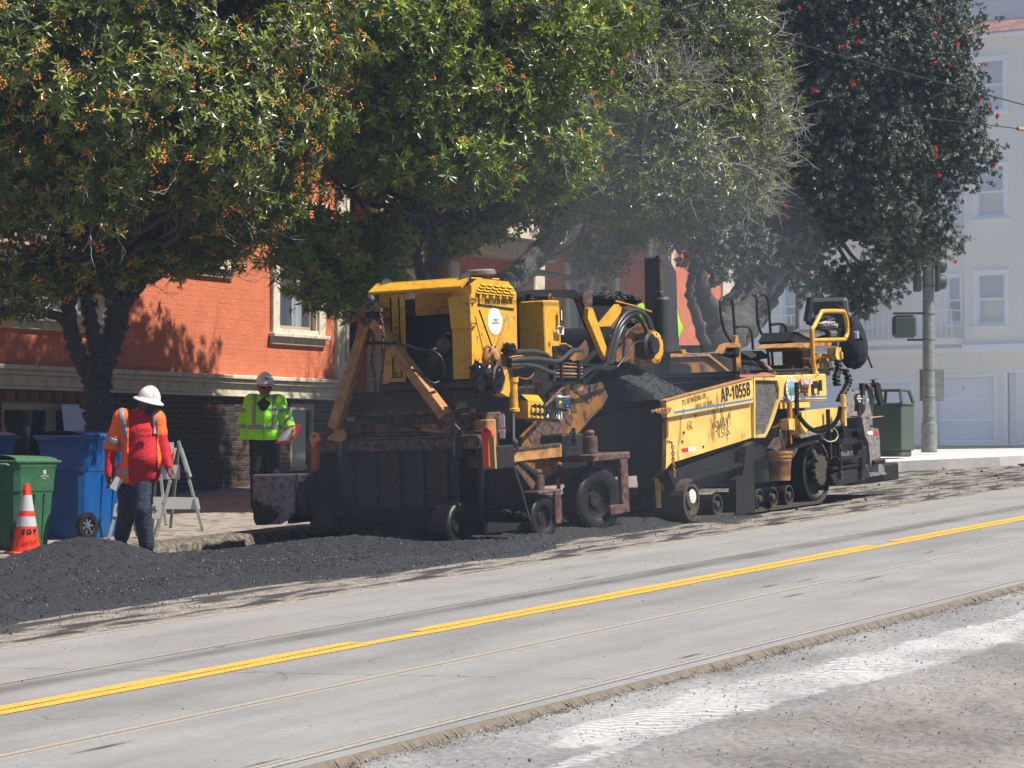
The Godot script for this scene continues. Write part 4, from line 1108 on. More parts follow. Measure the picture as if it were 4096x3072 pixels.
func twig_mesh(sd: int, m: Material) -> ArrayMesh:
	var r := RandomNumberGenerator.new(); r.seed = sd
	var b := Mb.new()
	var todo := [[Vector3.ZERO, Vector3.UP, 0.30, 0.0065, 0]]
	while todo.size() > 0:
		var q: Array = todo.pop_back()
		var pts := [q[0]]; var rad := [q[3]]
		var d: Vector3 = q[1]; var p: Vector3 = q[0]
		for i in 3:
			d = (d + Vector3(r.randf_range(-.4, .4), r.randf_range(-.2, .35), r.randf_range(-.4, .4))).normalized()
			p += d * q[2] / 3.0
			pts.append(p); rad.append(q[3] * (1.0 - 0.2 * (i + 1)))
			if q[4] < 2 and r.randf() < 0.75:
				todo.append([p, (d + Vector3(r.randf_range(-1, 1), r.randf_range(-.4, .6), r.randf_range(-1, 1))).normalized(), q[2] * 0.72, q[3] * 0.7, q[4] + 1])
		b.tube(pts, rad, 3, false)
	return b.mesh(m)
func scatter(parent: Node, called: String, mesh: Mesh, xs: Array, cols: Array) -> MultiMeshInstance3D:
	var mm := MultiMesh.new()
	mm.transform_format = MultiMesh.TRANSFORM_3D; mm.use_colors = cols.size() > 0
	mm.mesh = mesh; mm.instance_count = xs.size()
	for i in xs.size():
		mm.set_instance_transform(i, xs[i])
		if cols.size() > 0: mm.set_instance_color(i, cols[i])
	var o := MultiMeshInstance3D.new(); o.multimesh = mm
	put(o, called, parent)
	o.set_meta("kind", "stuff")
	return o
func turned(d: Vector3, spin: float, s: float, p: Vector3) -> Transform3D:
	d = d.normalized()
	var x := d.cross(Vector3(0.3, 0.2, 0.9)).normalized()
	var b := Basis(x, d, x.cross(d)) * Basis(Vector3.UP, spin)
	return Transform3D(b.scaled_local(Vector3.ONE * s), p)
func smooth_path(p: Array, n := 5) -> Array:
	var out := []
	for i in p.size() - 1:
		var a: Vector3 = p[maxi(i - 1, 0)]; var b: Vector3 = p[i]; var c: Vector3 = p[i + 1]; var d: Vector3 = p[mini(i + 2, p.size() - 1)]
		for q in n: out.append(b.cubic_interpolate(c, a, d, float(q) / n))
	out.append(p[p.size() - 1])
	return out
func stem(parent: Node, called: String, pts: Array, r0: float, r1: float, m: Material) -> void:
	var b := Mb.new()
	var sp := smooth_path(pts, 5)
	var rad := []
	for i in sp.size():
		rad.append(lerpf(r0, r1, pow(float(i) / (sp.size() - 1), 0.8)) * (1.0 + 0.07 * sin(i * 2.1 + pts[0].x * 9.0)))
		if i > 0 and i < sp.size() - 1: sp[i] += Vector3(sin(i * 3.7) * r1 * 0.3, 0, cos(i * 2.9) * r1 * 0.3)
	b.tube(sp, rad, 10)
	part(parent, called, b, m)
# crown made of leaf clumps spread over an uneven envelope
func crown(tree: Node3D, c: Vector3, R: Vector3, extra: Array, o: Dictionary) -> void:
	var r := RandomNumberGenerator.new(); r.seed = o.seed
	var nz := FastNoiseLite.new(); nz.seed = o.seed; nz.frequency = 0.9
	var cl := []
	var base: Vector3 = tree.position
	for i in int(o.clumps):
		# even spread on the sphere, pushed in and out by noise
		var y: float = 1.0 - 2.0 * (i + 0.5) / o.clumps
		var a: float = i * 2.39996 + r.randf_range(-.25, .25)
		var d := Vector3(sqrt(1 - y * y) * cos(a), y, sqrt(1 - y * y) * sin(a))
		if d.y < o.get("floor", -0.75): continue
		var k1 := 0.74 + 0.30 * nz.get_noise_3dv(d * 1.6) + r.randf_range(-.06, .10)
		cl.append([c + d * R * k1, r.randf_range(0.42, 0.78) * o.get("size", 1.0), d])
	for i in int(o.clumps * 0.35):
		var d := Vector3(r.randfn(), r.randfn(), r.randfn()).normalized()
		cl.append([c + d * R * r.randf_range(0.25, 0.62), r.randf_range(0.4, 0.7) * o.get("size", 1.0), d])
	for e in extra: cl.append([e[0], e[1], (e[0] - c).normalized()])
	var xs := []; var cols := []; var tw := []; var fr := []; var fl := []
	var limbs := Mb.new()
	for q in cl:
		var p: Vector3 = q[0]; var cr: float = q[1]; var out: Vector3 = q[2]
		var lit_shoots: float = clampf(r.randfn(o.lit_shoots, 0.18), 0.0, 1.0)
		var n := int(o.per * cr * cr / 0.36)
		var sparse := 1.0
		if o.has("bare"):
			sparse = clampf(0.55 + 1.5 * nz.get_noise_3dv(p * 0.35 + Vector3(7, 0, 3)), 0.22, 1.0)
			for i in int(o.twigs * (1.25 - sparse * 0.6)):
				var d := Vector3(r.randfn(), r.randfn() + 0.5, r.randfn()).normalized()
				d = (d + out * 0.45).normalized()
				tw.append(turned(d, r.randf() * TAU, r.randf_range(0.7, 1.35), p + d * cr * r.randf_range(-0.2, 0.75) - base))
		else:
			for i in int(o.twigs):
				var d := (Vector3(r.randfn(), r.randfn() + 0.3, r.randfn()).normalized() + out * 0.5).normalized()
				tw.append(turned(d, r.randf() * TAU, r.randf_range(0.7, 1.2), p + d * cr * r.randf_range(0.1, 0.75) - base))
		for i in int(n * sparse):
			var d := Vector3(r.randfn(), r.randfn(), r.randfn()).normalized()
			var rr := cr * pow(r.randf(), 0.45)
			var squash := Vector3(1.15, 0.8, 1.15)
			var pp := p + d * squash * rr * (1.0 + 0.25 * nz.get_noise_3dv(p * 3.0 + d * 2.0))
			var ax := (d * 0.8 + out * 0.5 + Vector3(0, 0.45, 0) + Vector3(r.randfn(), r.randfn(), r.randfn()) * 0.35)
			xs.append(turned(ax, r.randf() * TAU, r.randf_range(0.6, 1.3), pp - base))
			# random leaf tones: the brightest paint in sunlit leaves as well as new growth
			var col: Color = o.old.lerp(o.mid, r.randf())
			if r.randf() < lit_shoots * 0.55: col = o.mid.lerp(o.young_lit, r.randf())
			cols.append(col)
			if o.has("fruit") and r.randf() < o.fruit and rr > cr * 0.6:
				fr.append(turned(ax + Vector3(0, -0.4, 0), r.randf() * TAU, r.randf_range(0.8, 1.3), pp + d * 0.07 - base))
		if o.has("flower"):
			for i in int(r.randf_range(0, 1.0) * r.randf_range(0, o.flower)):
				var d := (out * 1.2 + Vector3(r.randfn(), r.randfn(), r.randfn()) * 0.45).normalized()
				fl.append(turned(d, r.randf() * TAU, r.randf_range(0.9, 1.4), p + d * cr * 1.08 - base))
		# limb from the heart of the crown to the clump
		var h := c + Vector3(0, -R.y * 0.55, 0)
		if o.has("heart"): h = o.heart
		var mid := h.lerp(p, 0.5) + Vector3(r.randf_range(-.3, .3), r.randf_range(-.35, .1), r.randf_range(-.3, .3))
		limbs.tube(smooth_path([h - base, h.lerp(mid, 0.5) + Vector3(r.randf_range(-.15, .15), 0.1, 0) - base, mid - base, p - base], 3), [0.055, 0.052, 0.05, 0.046, 0.042, 0.038, 0.034, 0.03, 0.02, 0.01], 5, false)
	var third := xs.size() / 3
	for s in 3:
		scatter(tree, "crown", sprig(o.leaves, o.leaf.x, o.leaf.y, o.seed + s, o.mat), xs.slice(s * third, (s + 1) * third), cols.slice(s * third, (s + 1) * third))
	part(tree, "limbs", limbs, o.bark).set_meta("kind", "stuff")
	if tw.size() > 0: scatter(tree, "twigs", twig_mesh(o.seed, M.twig), tw, [])
	if fr.size() > 0:
		var b := Mb.new(); var r2 := RandomNumberGenerator.new(); r2.seed = 4
		for i in 8: b.lathe([Vector2(0, -0.011), Vector2(0.009, -0.005), Vector2(0.009, 0.005), Vector2(0, 0.011)], Vector3(r2.randf_range(-.04, .04), r2.randf_range(-.02, .03), r2.randf_range(-.04, .04)), Vector3.UP, 5)
		scatter(tree, "fruit", b.mesh(M.fruit), fr, [])
	if fl.size() > 0:
		var b := Mb.new(); var r2 := RandomNumberGenerator.new(); r2.seed = 5
		for i in 60:
			var d := Vector3(r2.randfn(), absf(r2.randfn()) + 0.3, r2.randfn()).normalized(); var s := d.cross(Vector3(.3, .1, .7)).normalized()
			b.tri(-s * 0.006, s * 0.006, d * r2.randf_range(0.05, 0.075))
		scatter(tree, "flowers", b.mesh(M.flower), fl, [])

func build_trees() -> void:
	var P := func(x, y): return pv(x, y, 18.3)
	# left, with orange fruit
	var b0 := W(20.68, 18.3, walk(18.3))
	var A := thing("fruiting_tree", "forked grey trunk street tree with orange fruit above the wheeled bins", "tree", at(b0), "street trees along the pavement")
	var L := func(arr): return arr.map(func(q): return q - b0)
	stem(A, "trunk", L.call([W(20.7, 18.3, 0.0), P.call(398, 1760), P.call(392, 1620), P.call(395, 1500), P.call(412, 1420)]), 0.185, 0.15, M.bark)
	stem(A, "limb", L.call([P.call(392, 1560), P.call(345, 1480), P.call(300, 1380), P.call(278, 1290), P.call(276, 1180), P.call(285, 1040)]), 0.11, 0.075, M.bark)
	stem(A, "limb", L.call([P.call(405, 1480), P.call(385, 1390), P.call(365, 1290), P.call(345, 1180), P.call(330, 1050)]), 0.11, 0.07, M.bark)
	stem(A, "limb", L.call([P.call(412, 1470), P.call(440, 1380), P.call(470, 1290), P.call(482, 1230), P.call(530, 1160), P.call(585, 1090), P.call(640, 960)]), 0.15, 0.085, M.bark)
	stem(A, "limb", L.call([P.call(455, 1290), P.call(455, 1220), P.call(430, 1130), P.call(420, 1000)]), 0.11, 0.07, M.bark)
	stem(A, "limb", L.call([P.call(278, 1310), P.call(250, 1275), P.call(180, 1250), P.call(80, 1235), P.call(-40, 1250)]), 0.065, 0.04, M.bark)
	var green := {"old": Color(.052, .078, .017), "mid": Color(.155, .195, .035), "young_lit": Color(.38, .39, .05)}
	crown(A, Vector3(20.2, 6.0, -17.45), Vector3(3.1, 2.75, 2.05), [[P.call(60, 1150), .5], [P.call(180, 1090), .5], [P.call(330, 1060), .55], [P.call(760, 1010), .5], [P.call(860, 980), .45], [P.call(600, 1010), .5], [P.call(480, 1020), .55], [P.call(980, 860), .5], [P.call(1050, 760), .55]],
		green.merged({"seed": 301, "clumps": 115, "per": 270, "lit_shoots": 0.6, "leaves": 9, "leaf": Vector2(0.105, 0.036), "mat": M.leaf, "bark": M.bark, "twigs": 5, "fruit": 0.13, "floor": -0.8, "heart": P.call(420, 1080)}))
	# middle, bright green
	var b1 := W(27.9, 18.4, walk(18.4))
	var A2 := thing("green_tree", "bright green many stemmed street tree behind the yellow engine hood", "tree", at(b1), "street trees along the pavement")
	L = func(arr): return arr.map(func(q): return q - b1)
	stem(A2, "trunk", L.call([W(27.9, 18.4, 0.0), P.call(1730, 1300), P.call(1735, 1130), P.call(1735, 1050)]), 0.17, 0.13, M.bark)
	stem(A2, "limb", L.call([P.call(1740, 1150), P.call(1720, 1080), P.call(1735, 1000), P.call(1725, 920), P.call(1720, 830), P.call(1700, 700)]), 0.10, 0.06, M.bark)
	stem(A2, "limb", L.call([P.call(1730, 1180), P.call(1690, 1100), P.call(1660, 1010), P.call(1665, 900), P.call(1620, 860), P.call(1540, 870), P.call(1440, 900)]), 0.10, 0.05, M.bark)
	stem(A2, "limb", L.call([P.call(1745, 1060), P.call(1800, 960), P.call(1850, 880), P.call(1950, 760)]), 0.08, 0.045, M.bark)
	stem(A2, "limb", L.call([P.call(1700, 1120), P.call(1640, 1150), P.call(1560, 1140), P.call(1480, 1090), P.call(1400, 1010), P.call(1330, 930)]), 0.075, 0.04, M.bark)
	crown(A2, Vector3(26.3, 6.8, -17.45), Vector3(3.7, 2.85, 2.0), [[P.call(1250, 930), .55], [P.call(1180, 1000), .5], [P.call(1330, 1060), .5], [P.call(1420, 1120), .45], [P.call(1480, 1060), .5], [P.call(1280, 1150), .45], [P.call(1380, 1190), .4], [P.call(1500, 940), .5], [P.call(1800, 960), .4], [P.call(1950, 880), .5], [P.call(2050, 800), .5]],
		{"old": Color(.070, .115, .021), "mid": Color(.19, .26, .038), "young_lit": Color(.40, .45, .05), "seed": 302, "clumps": 115, "per": 230, "lit_shoots": 0.75, "leaves": 9, "leaf": Vector2(0.115, 0.040), "mat": M.leaf, "bark": M.bark, "twigs": 3, "fruit": 0.05, "floor": -0.72, "heart": P.call(1720, 900)})
	# leaning, half bare
	var b2 := W(29.3, 18.3, walk(18.3))
	var T := thing("bare_tree", "leaning grey tree with a half bare twiggy crown", "tree", at(b2), "street trees along the pavement")
	L = func(arr): return arr.map(func(q): return q - b2)
	stem(T, "trunk", L.call([W(28.6, 18.3, 0.0), P.call(1960, 1240), P.call(2040, 1130), P.call(2140, 1030), P.call(2230, 910), P.call(2290, 800)]), 0.22, 0.15, M.bark)
	stem(T, "limb", L.call([P.call(2250, 870), P.call(2330, 770), P.call(2420, 640), P.call(2490, 520), P.call(2560, 380)]), 0.11, 0.05, M.bark)
	stem(T, "limb", L.call([P.call(2270, 840), P.call(2270, 740), P.call(2240, 620), P.call(2260, 480), P.call(2270, 340)]), 0.11, 0.05, M.bark)
	stem(T, "limb", L.call([P.call(2200, 960), P.call(2205, 860), P.call(2190, 760), P.call(2160, 650)]), 0.09, 0.05, M.bark)
	stem(T, "limb", L.call([P.call(2300, 800), P.call(2380, 790), P.call(2480, 760), P.call(2600, 740), P.call(2700, 660)]), 0.07, 0.03, M.bark)
	stem(T, "limb", L.call([P.call(2120, 1070), P.call(2180, 1040), P.call(2250, 1010), P.call(2310, 960), P.call(2340, 900)]), 0.05, 0.035, M.bark_pale)
	stem(T, "limb", L.call([P.call(2100, 1095), P.call(2160, 1090), P.call(2260, 1110), P.call(2340, 1105), P.call(2362, 1060), P.call(2350, 980), P.call(2360, 900)]), 0.055, 0.035, M.bark_pale)
	stem(T, "limb", L.call([P.call(2360, 920), P.call(2460, 970), P.call(2540, 1045), P.call(2620, 1050)]), 0.03, 0.015, M.bark_pale)
	stem(T, "branch", L.call([P.call(2700, 900), P.call(2720, 960), P.call(2760, 1030), P.call(2830, 1070), P.call(2900, 1085)]), 0.014, 0.008, M.bark_pale)
	stem(T, "branch", L.call([P.call(2640, 880), P.call(2700, 960), P.call(2710, 1010), P.call(2740, 1040)]), 0.012, 0.007, M.bark_pale)
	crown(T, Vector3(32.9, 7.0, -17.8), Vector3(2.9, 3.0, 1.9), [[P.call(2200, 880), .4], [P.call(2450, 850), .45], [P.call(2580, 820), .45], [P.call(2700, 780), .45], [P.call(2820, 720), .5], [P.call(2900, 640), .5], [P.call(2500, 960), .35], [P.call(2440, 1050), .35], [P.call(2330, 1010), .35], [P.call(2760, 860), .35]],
		{"old": Color(.075, .10, .026), "mid": Color(.17, .21, .05), "young_lit": Color(.38, .40, .07), "seed": 303, "clumps": 125, "per": 300, "lit_shoots": 0.55, "leaves": 7, "leaf": Vector2(0.105, 0.037), "mat": M.leaf, "bark": M.bark_pale, "twigs": 26, "bare": true, "floor": -0.6, "heart": P.call(2330, 720)})
	# dark evergreen with red flowers
	var b3 := W(37.2, 18.2, walk(18.2))
	var D := thing("flowering_tree", "dense dark evergreen tree with red flowers at the street corner", "tree", at(b3), "street trees along the pavement")
	L = func(arr): return arr.map(func(q): return q - b3)
	stem(D, "trunk", L.call([W(36.6, 18.2, 0.0), P.call(2890, 1400), P.call(2930, 1290), P.call(3000, 1180), P.call(3070, 1080)]), 0.42, 0.30, M.bark)
	stem(D, "limb", L.call([P.call(2930, 1380), P.call(3020, 1300), P.call(3090, 1180), P.call(3150, 1080), P.call(3220, 960)]), 0.16, 0.11, M.bark)
	stem(D, "limb", L.call([P.call(2900, 1330), P.call(2820, 1200), P.call(2790, 1080), P.call(2810, 960)]), 0.20, 0.12, M.bark)
	stem(D, "limb", L.call([P.call(2830, 1420), P.call(2790, 1280), P.call(2760, 1180), P.call(2770, 1100)]), 0.10, 0.07, M.bark)
	stem(D, "limb", L.call([P.call(3050, 1100), P.call(3200, 900), P.call(3350, 750)]), 0.2, 0.1, M.bark)
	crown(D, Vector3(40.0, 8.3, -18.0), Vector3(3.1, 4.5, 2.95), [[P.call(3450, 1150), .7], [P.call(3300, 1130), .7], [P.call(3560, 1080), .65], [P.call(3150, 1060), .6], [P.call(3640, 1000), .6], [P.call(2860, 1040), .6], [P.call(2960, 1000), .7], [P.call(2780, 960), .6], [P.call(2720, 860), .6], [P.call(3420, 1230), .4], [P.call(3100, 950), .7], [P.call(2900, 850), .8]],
		{"old": Color(.026, .042, .026), "mid": Color(.09, .12, .08), "young_lit": Color(.28, .32, .23), "seed": 304, "clumps": 135, "per": 260, "lit_shoots": 0.55, "leaves": 14, "leaf": Vector2(0.062, 0.034), "mat": M.leaf_dull, "bark": M.bark, "twigs": 1, "flower": 6.0, "floor": -0.8, "size": 1.12, "heart": P.call(3250, 900)})
	# weeds at the foot of the first tree
	var wd := thing("weeds", "small tuft of green weeds beside the blue wheeled bin", "weeds", at(W(20.0, 18.0, walk(18.0))))
	var wbm := Mb.new(); rng.seed = 91
	for i in 90:
		var o := Vector3(rng.randf_range(-.25, .35), 0, rng.randf_range(-.2, .2)); var d := Vector3(rng.randfn() * .5, 1, rng.randfn() * .5).normalized()
		wbm.tri(o - Vector3(.006, 0, 0), o + Vector3(.006, 0, 0), o + d * rng.randf_range(.06, .18))
	var wp := part(wd, "blades", wbm, M.grass_green); wp.set_meta("kind", "stuff")
# ---------- kit for things measured on the photograph ----------
# crop windows of the photograph: origin and scale; a point of one lies on a plane v (side view) or u (front view)
const CROP := {0: [0.0, 0.0, 1.8517], 1: [0.0, 1000.0, .452], 2: [0.0, 1500.0, .4822], 3: [1000.0, 1000.0, .452], 4: [1000.0, 1600.0, .452], 5: [1900.0, 1000.0, .452], 6: [1900.0, 1500.0, .452], 7: [2700.0, 1100.0, .452], 8: [2700.0, 1450.0, .452], 9: [3100.0, 1500.0, .27125], 10: [2500.0, 950.0, .3014]}
var mnode: Node3D
var minv := Transform3D.IDENTITY
var mu0 := 0.0
var mv0 := 0.0
var mh0 := 0.0
func begin(called: String, label: String, category: String, u: float, v: float, group := "", h := 0.0) -> Node3D:
	var t := road_frame(u, v, h)
	mnode = thing(called, label, category, t, group)
	minv = t.affine_inverse(); mu0 = u; mv0 = v; mh0 = h
	return mnode
func lv(c: int, x: float, y: float, v: float) -> Vector3:
	var q: Array = CROP[c]
	return minv * pv(q[0] + x * q[2], q[1] + y * q[2], v)
func lu(c: int, x: float, y: float, u: float) -> Vector3:
	var q: Array = CROP[c]
	return minv * pu(q[0] + x * q[2], q[1] + y * q[2], u)
func lo(u: float, h: float, v: float) -> Vector3:
	return Vector3(u - mu0, h - mh0, mv0 - v)
func pl(n: String, m: Material, c: int, v: float, th: float, pts: Array, par: Node = null) -> MeshInstance3D:
	var poly := []; var z := 0.0
	for p in pts:
		var q := lv(c, p[0], p[1], v); poly.append(Vector2(q.x, q.y)); z += q.z / pts.size()
	var b := Mb.new(); b.prism(poly, z, z - th)
	return part(par if par else mnode, n, b, m)
func pf(n: String, m: Material, c: int, u: float, th: float, pts: Array, par: Node = null) -> MeshInstance3D:
	var poly := []; var x := 0.0
	for p in pts:
		var q := lu(c, p[0], p[1], u); poly.append(Vector2(q.z, q.y)); x += q.x / pts.size()
	var b := Mb.new()
	b.prism(poly, -x, -x - th, Transform3D(Basis(Vector3(0, 0, 1), Vector3.UP, Vector3(-1, 0, 0)), Vector3.ZERO))
	return part(par if par else mnode, n, b, m)
func tb(n: String, m: Material, c: int, pts: Array, r, sides := 8, sm := 5, par: Node = null) -> MeshInstance3D:
	var P := []
	for p in pts: P.append(lv(c, p[0], p[1], p[2]))
	if sm > 1: P = smooth_path(P, sm)
	var b := Mb.new(); b.tube(P, r, sides)
	return part(par if par else mnode, n, b, m)
func tl(n: String, m: Material, pts: Array, r, sides := 8, sm := 1, par: Node = null) -> MeshInstance3D:
	var P := []
	for p in pts: P.append(lo(p[0], p[1], p[2]))
	if sm > 1: P = smooth_path(P, sm)
	var b := Mb.new(); b.tube(P, r, sides)
	return part(par if par else mnode, n, b, m)
func bx(n: String, m: Material, u0: float, u1: float, h0: float, h1: float, v0: float, v1: float, bev := 0.008, par: Node = null) -> MeshInstance3D:
	var b := Mb.new(); b.mm(lo(u0, h0, v0), lo(u1, h1, v1), bev)
	return part(par if par else mnode, n, b, m)
func la(n: String, m: Material, o: Vector3, d: Vector3, pr: Array, sides := 24, par: Node = null) -> MeshInstance3D:
	var b := Mb.new(); b.lathe(pr, o, d, sides)
	return part(par if par else mnode, n, b, m)
func br(n: String, m: Material, p: Vector3, q: Vector3, w: float, h: float, bev := 0.006, par: Node = null) -> MeshInstance3D:
	var b := Mb.new(); b.bar(p, q, w, h, bev)
	return part(par if par else mnode, n, b, m)
func chain(n: String, m: Material, pts: Array, par: Node = null, link := 0.05, wire := 0.007) -> MeshInstance3D:
	var b := Mb.new()
	var sp := smooth_path(pts, 8)
	var acc := 0.0; var i := 0; var flip := false
	var pos: Vector3 = sp[0]
	while i < sp.size() - 1:
		var d: Vector3 = (sp[i + 1] - pos)
		if d.length() < link * 0.74:
			i += 1; continue
		d = d.normalized()
		var c := pos + d * link * 0.5
		var s := d.cross(Vector3(0.3, 0.1, 1)).normalized()
		if flip: s = s.cross(d)
		flip = not flip
		var ring := []
		for q in 9:
			var a := TAU * q / 8
			ring.append(c + d * cos(a) * link * 0.5 + s * sin(a) * link * 0.28)
		b.tube(ring, wire, 5, false)
		pos += d * link * 0.72
	return part(par if par else mnode, n, b, m)
func letters(n: String, s: String, size: float, m: Material, p: Vector3, narrow := 1.0, tilt := 0.0, bold := true, par: Node = null, fontname := "Droid Sans") -> MeshInstance3D:
	return text(par if par else mnode, n, s, size, m, Transform3D(Basis(Vector3(0, 0, 1), tilt), p), narrow, 0.004, bold, fontname)
# lettering on a face that looks towards -x
func letters_front(n: String, s: String, size: float, m: Material, p: Vector3, narrow := 1.0, bold := true) -> MeshInstance3D:
	return text(mnode, n, s, size, m, Transform3D(Basis(Vector3(0, 0, 1), Vector3.UP, Vector3(-1, 0, 0)), p), narrow, 0.004, bold)
# print too small to read: short strokes in a row, standing on a surface at frame t
func strokes(parent: Node, called: String, t: Transform3D, n: int, w: float, h: float, m: Material, sd: int) -> void:
	var r := RandomNumberGenerator.new(); r.seed = sd
	var b := Mb.new(); b.xf = t
	for i in n:
		var x := -w / 2 + w * (i + 0.5) / n
		for j in 2: b.box(Vector3(x + r.randf_range(-.15, .15) * w / n, r.randf_range(-.3, .3) * h, 0), Vector3(w / n * r.randf_range(.2, .6), h * r.randf_range(.3, .9), 0.003))
	part(parent, called, b, m)
# pneumatic tyre with tread blocks round an axle along z
func wheel(n: String, o: Vector3, r: float, w: float, turn: float, tyre: Material, rim: Material, blocks := 30) -> MeshInstance3D:
	var ax := Vector3(sin(turn), 0, cos(turn))
	var b := Mb.new()
	var rr := r * 0.60
	b.lathe([Vector2(rr, -w * 0.40), Vector2(r * 0.80, -w * 0.5), Vector2(r * 0.93, -w * 0.46), Vector2(r * 0.985, -w * 0.32), Vector2(r * 0.985, w * 0.32), Vector2(r * 0.93, w * 0.46), Vector2(r * 0.80, w * 0.5), Vector2(rr, w * 0.40)], o, ax, 36, true)
	var tx := ax.cross(Vector3.UP).normalized()
	for i in blocks:
		for s in [-1.0, 0.0, 1.0]:
			var a: float = TAU * (i + (0.5 if s == 0.0 else 0.0)) / blocks
			var d := tx * cos(a) + Vector3.UP * sin(a)
			var tg := ax.cross(d)
			b.box(o + d * (r * 0.985) + ax * s * w * 0.29, Vector3(w * 0.24, r * 0.05, TAU * r / blocks * 0.62), Basis(ax, d, tg))
	var t := part(mnode, n, b, tyre)
	var q := Mb.new()
	q.lathe([Vector2(0, w * 0.20), Vector2(rr * 0.35, w * 0.22), Vector2(rr * 0.40, w * 0.10), Vector2(rr * 0.85, w * 0.12), Vector2(rr * 0.92, w * 0.36), Vector2(rr * 1.02, w * 0.40), Vector2(rr * 1.02, -w * 0.40), Vector2(rr * 0.5, -w * 0.2), Vector2(0, -w * 0.2)], o, ax, 28)
	for i in 6:
		var a := TAU * i / 6
		var d := tx * cos(a) + Vector3.UP * sin(a)
		q.cyl(o + d * rr * 0.58 + ax * w * 0.10, o + d * rr * 0.58 + ax * w * 0.17, r * 0.04, -1, 6)
	part(t, "rim", q, rim)
	return t
# crumpled sheet of glossy plastic
func crumple(n: String, m: Material, c: Vector3, r: Vector3, sd: int) -> void:
	var nz := FastNoiseLite.new(); nz.seed = sd; nz.frequency = 1.6; nz.fractal_octaves = 3
	var b := Mb.new()
	var R := 14; var S := 20
	var P := []
	for i in R + 1:
		for j in S:
			var a := PI * i / R; var t := TAU * j / S
			var d := Vector3(sin(a) * cos(t), cos(a), sin(a) * sin(t))
			P.append(c + d * r * (0.85 + 0.42 * absf(nz.get_noise_3dv(d * 1.5)) + 0.2 * nz.get_noise_3dv(d * 3.0)))
	for i in R:
		for j in S:
			var a: Vector3 = P[i * S + j]; var e: Vector3 = P[i * S + (j + 1) % S]; var f: Vector3 = P[(i + 1) * S + (j + 1) % S]; var g: Vector3 = P[(i + 1) * S + j]
			var o := (a + f) * 0.5 - c
			b.tri(a, e, f, o); b.tri(a, f, g, o)
	part(mnode, n, b, m)
# rough lump of asphalt mix
func lump(n: String, m: Material, c: Vector3, r: Vector3, sd: int, par: Node = null) -> void:
	var nz := FastNoiseLite.new(); nz.seed = sd; nz.frequency = 2.6; nz.fractal_octaves = 4
	var b := Mb.new()
	var R := 20; var S := 34
	var P := []
	for i in R + 1:
		for j in S:
			var a := PI * i / R; var t := TAU * j / S
			var d := Vector3(sin(a) * cos(t), cos(a), sin(a) * sin(t))
			P.append(c + d * r * (0.9 + 0.32 * nz.get_noise_3dv(d * 2.0)))
	for i in R:
		for j in S:
			var a: Vector3 = P[i * S + j]; var e: Vector3 = P[i * S + (j + 1) % S]; var f: Vector3 = P[(i + 1) * S + (j + 1) % S]; var g: Vector3 = P[(i + 1) * S + j]
			var o := (a + f) * 0.5 - c
			b.tri(a, e, f, o); b.tri(a, f, g, o)
	part(par if par else mnode, n, b, m)
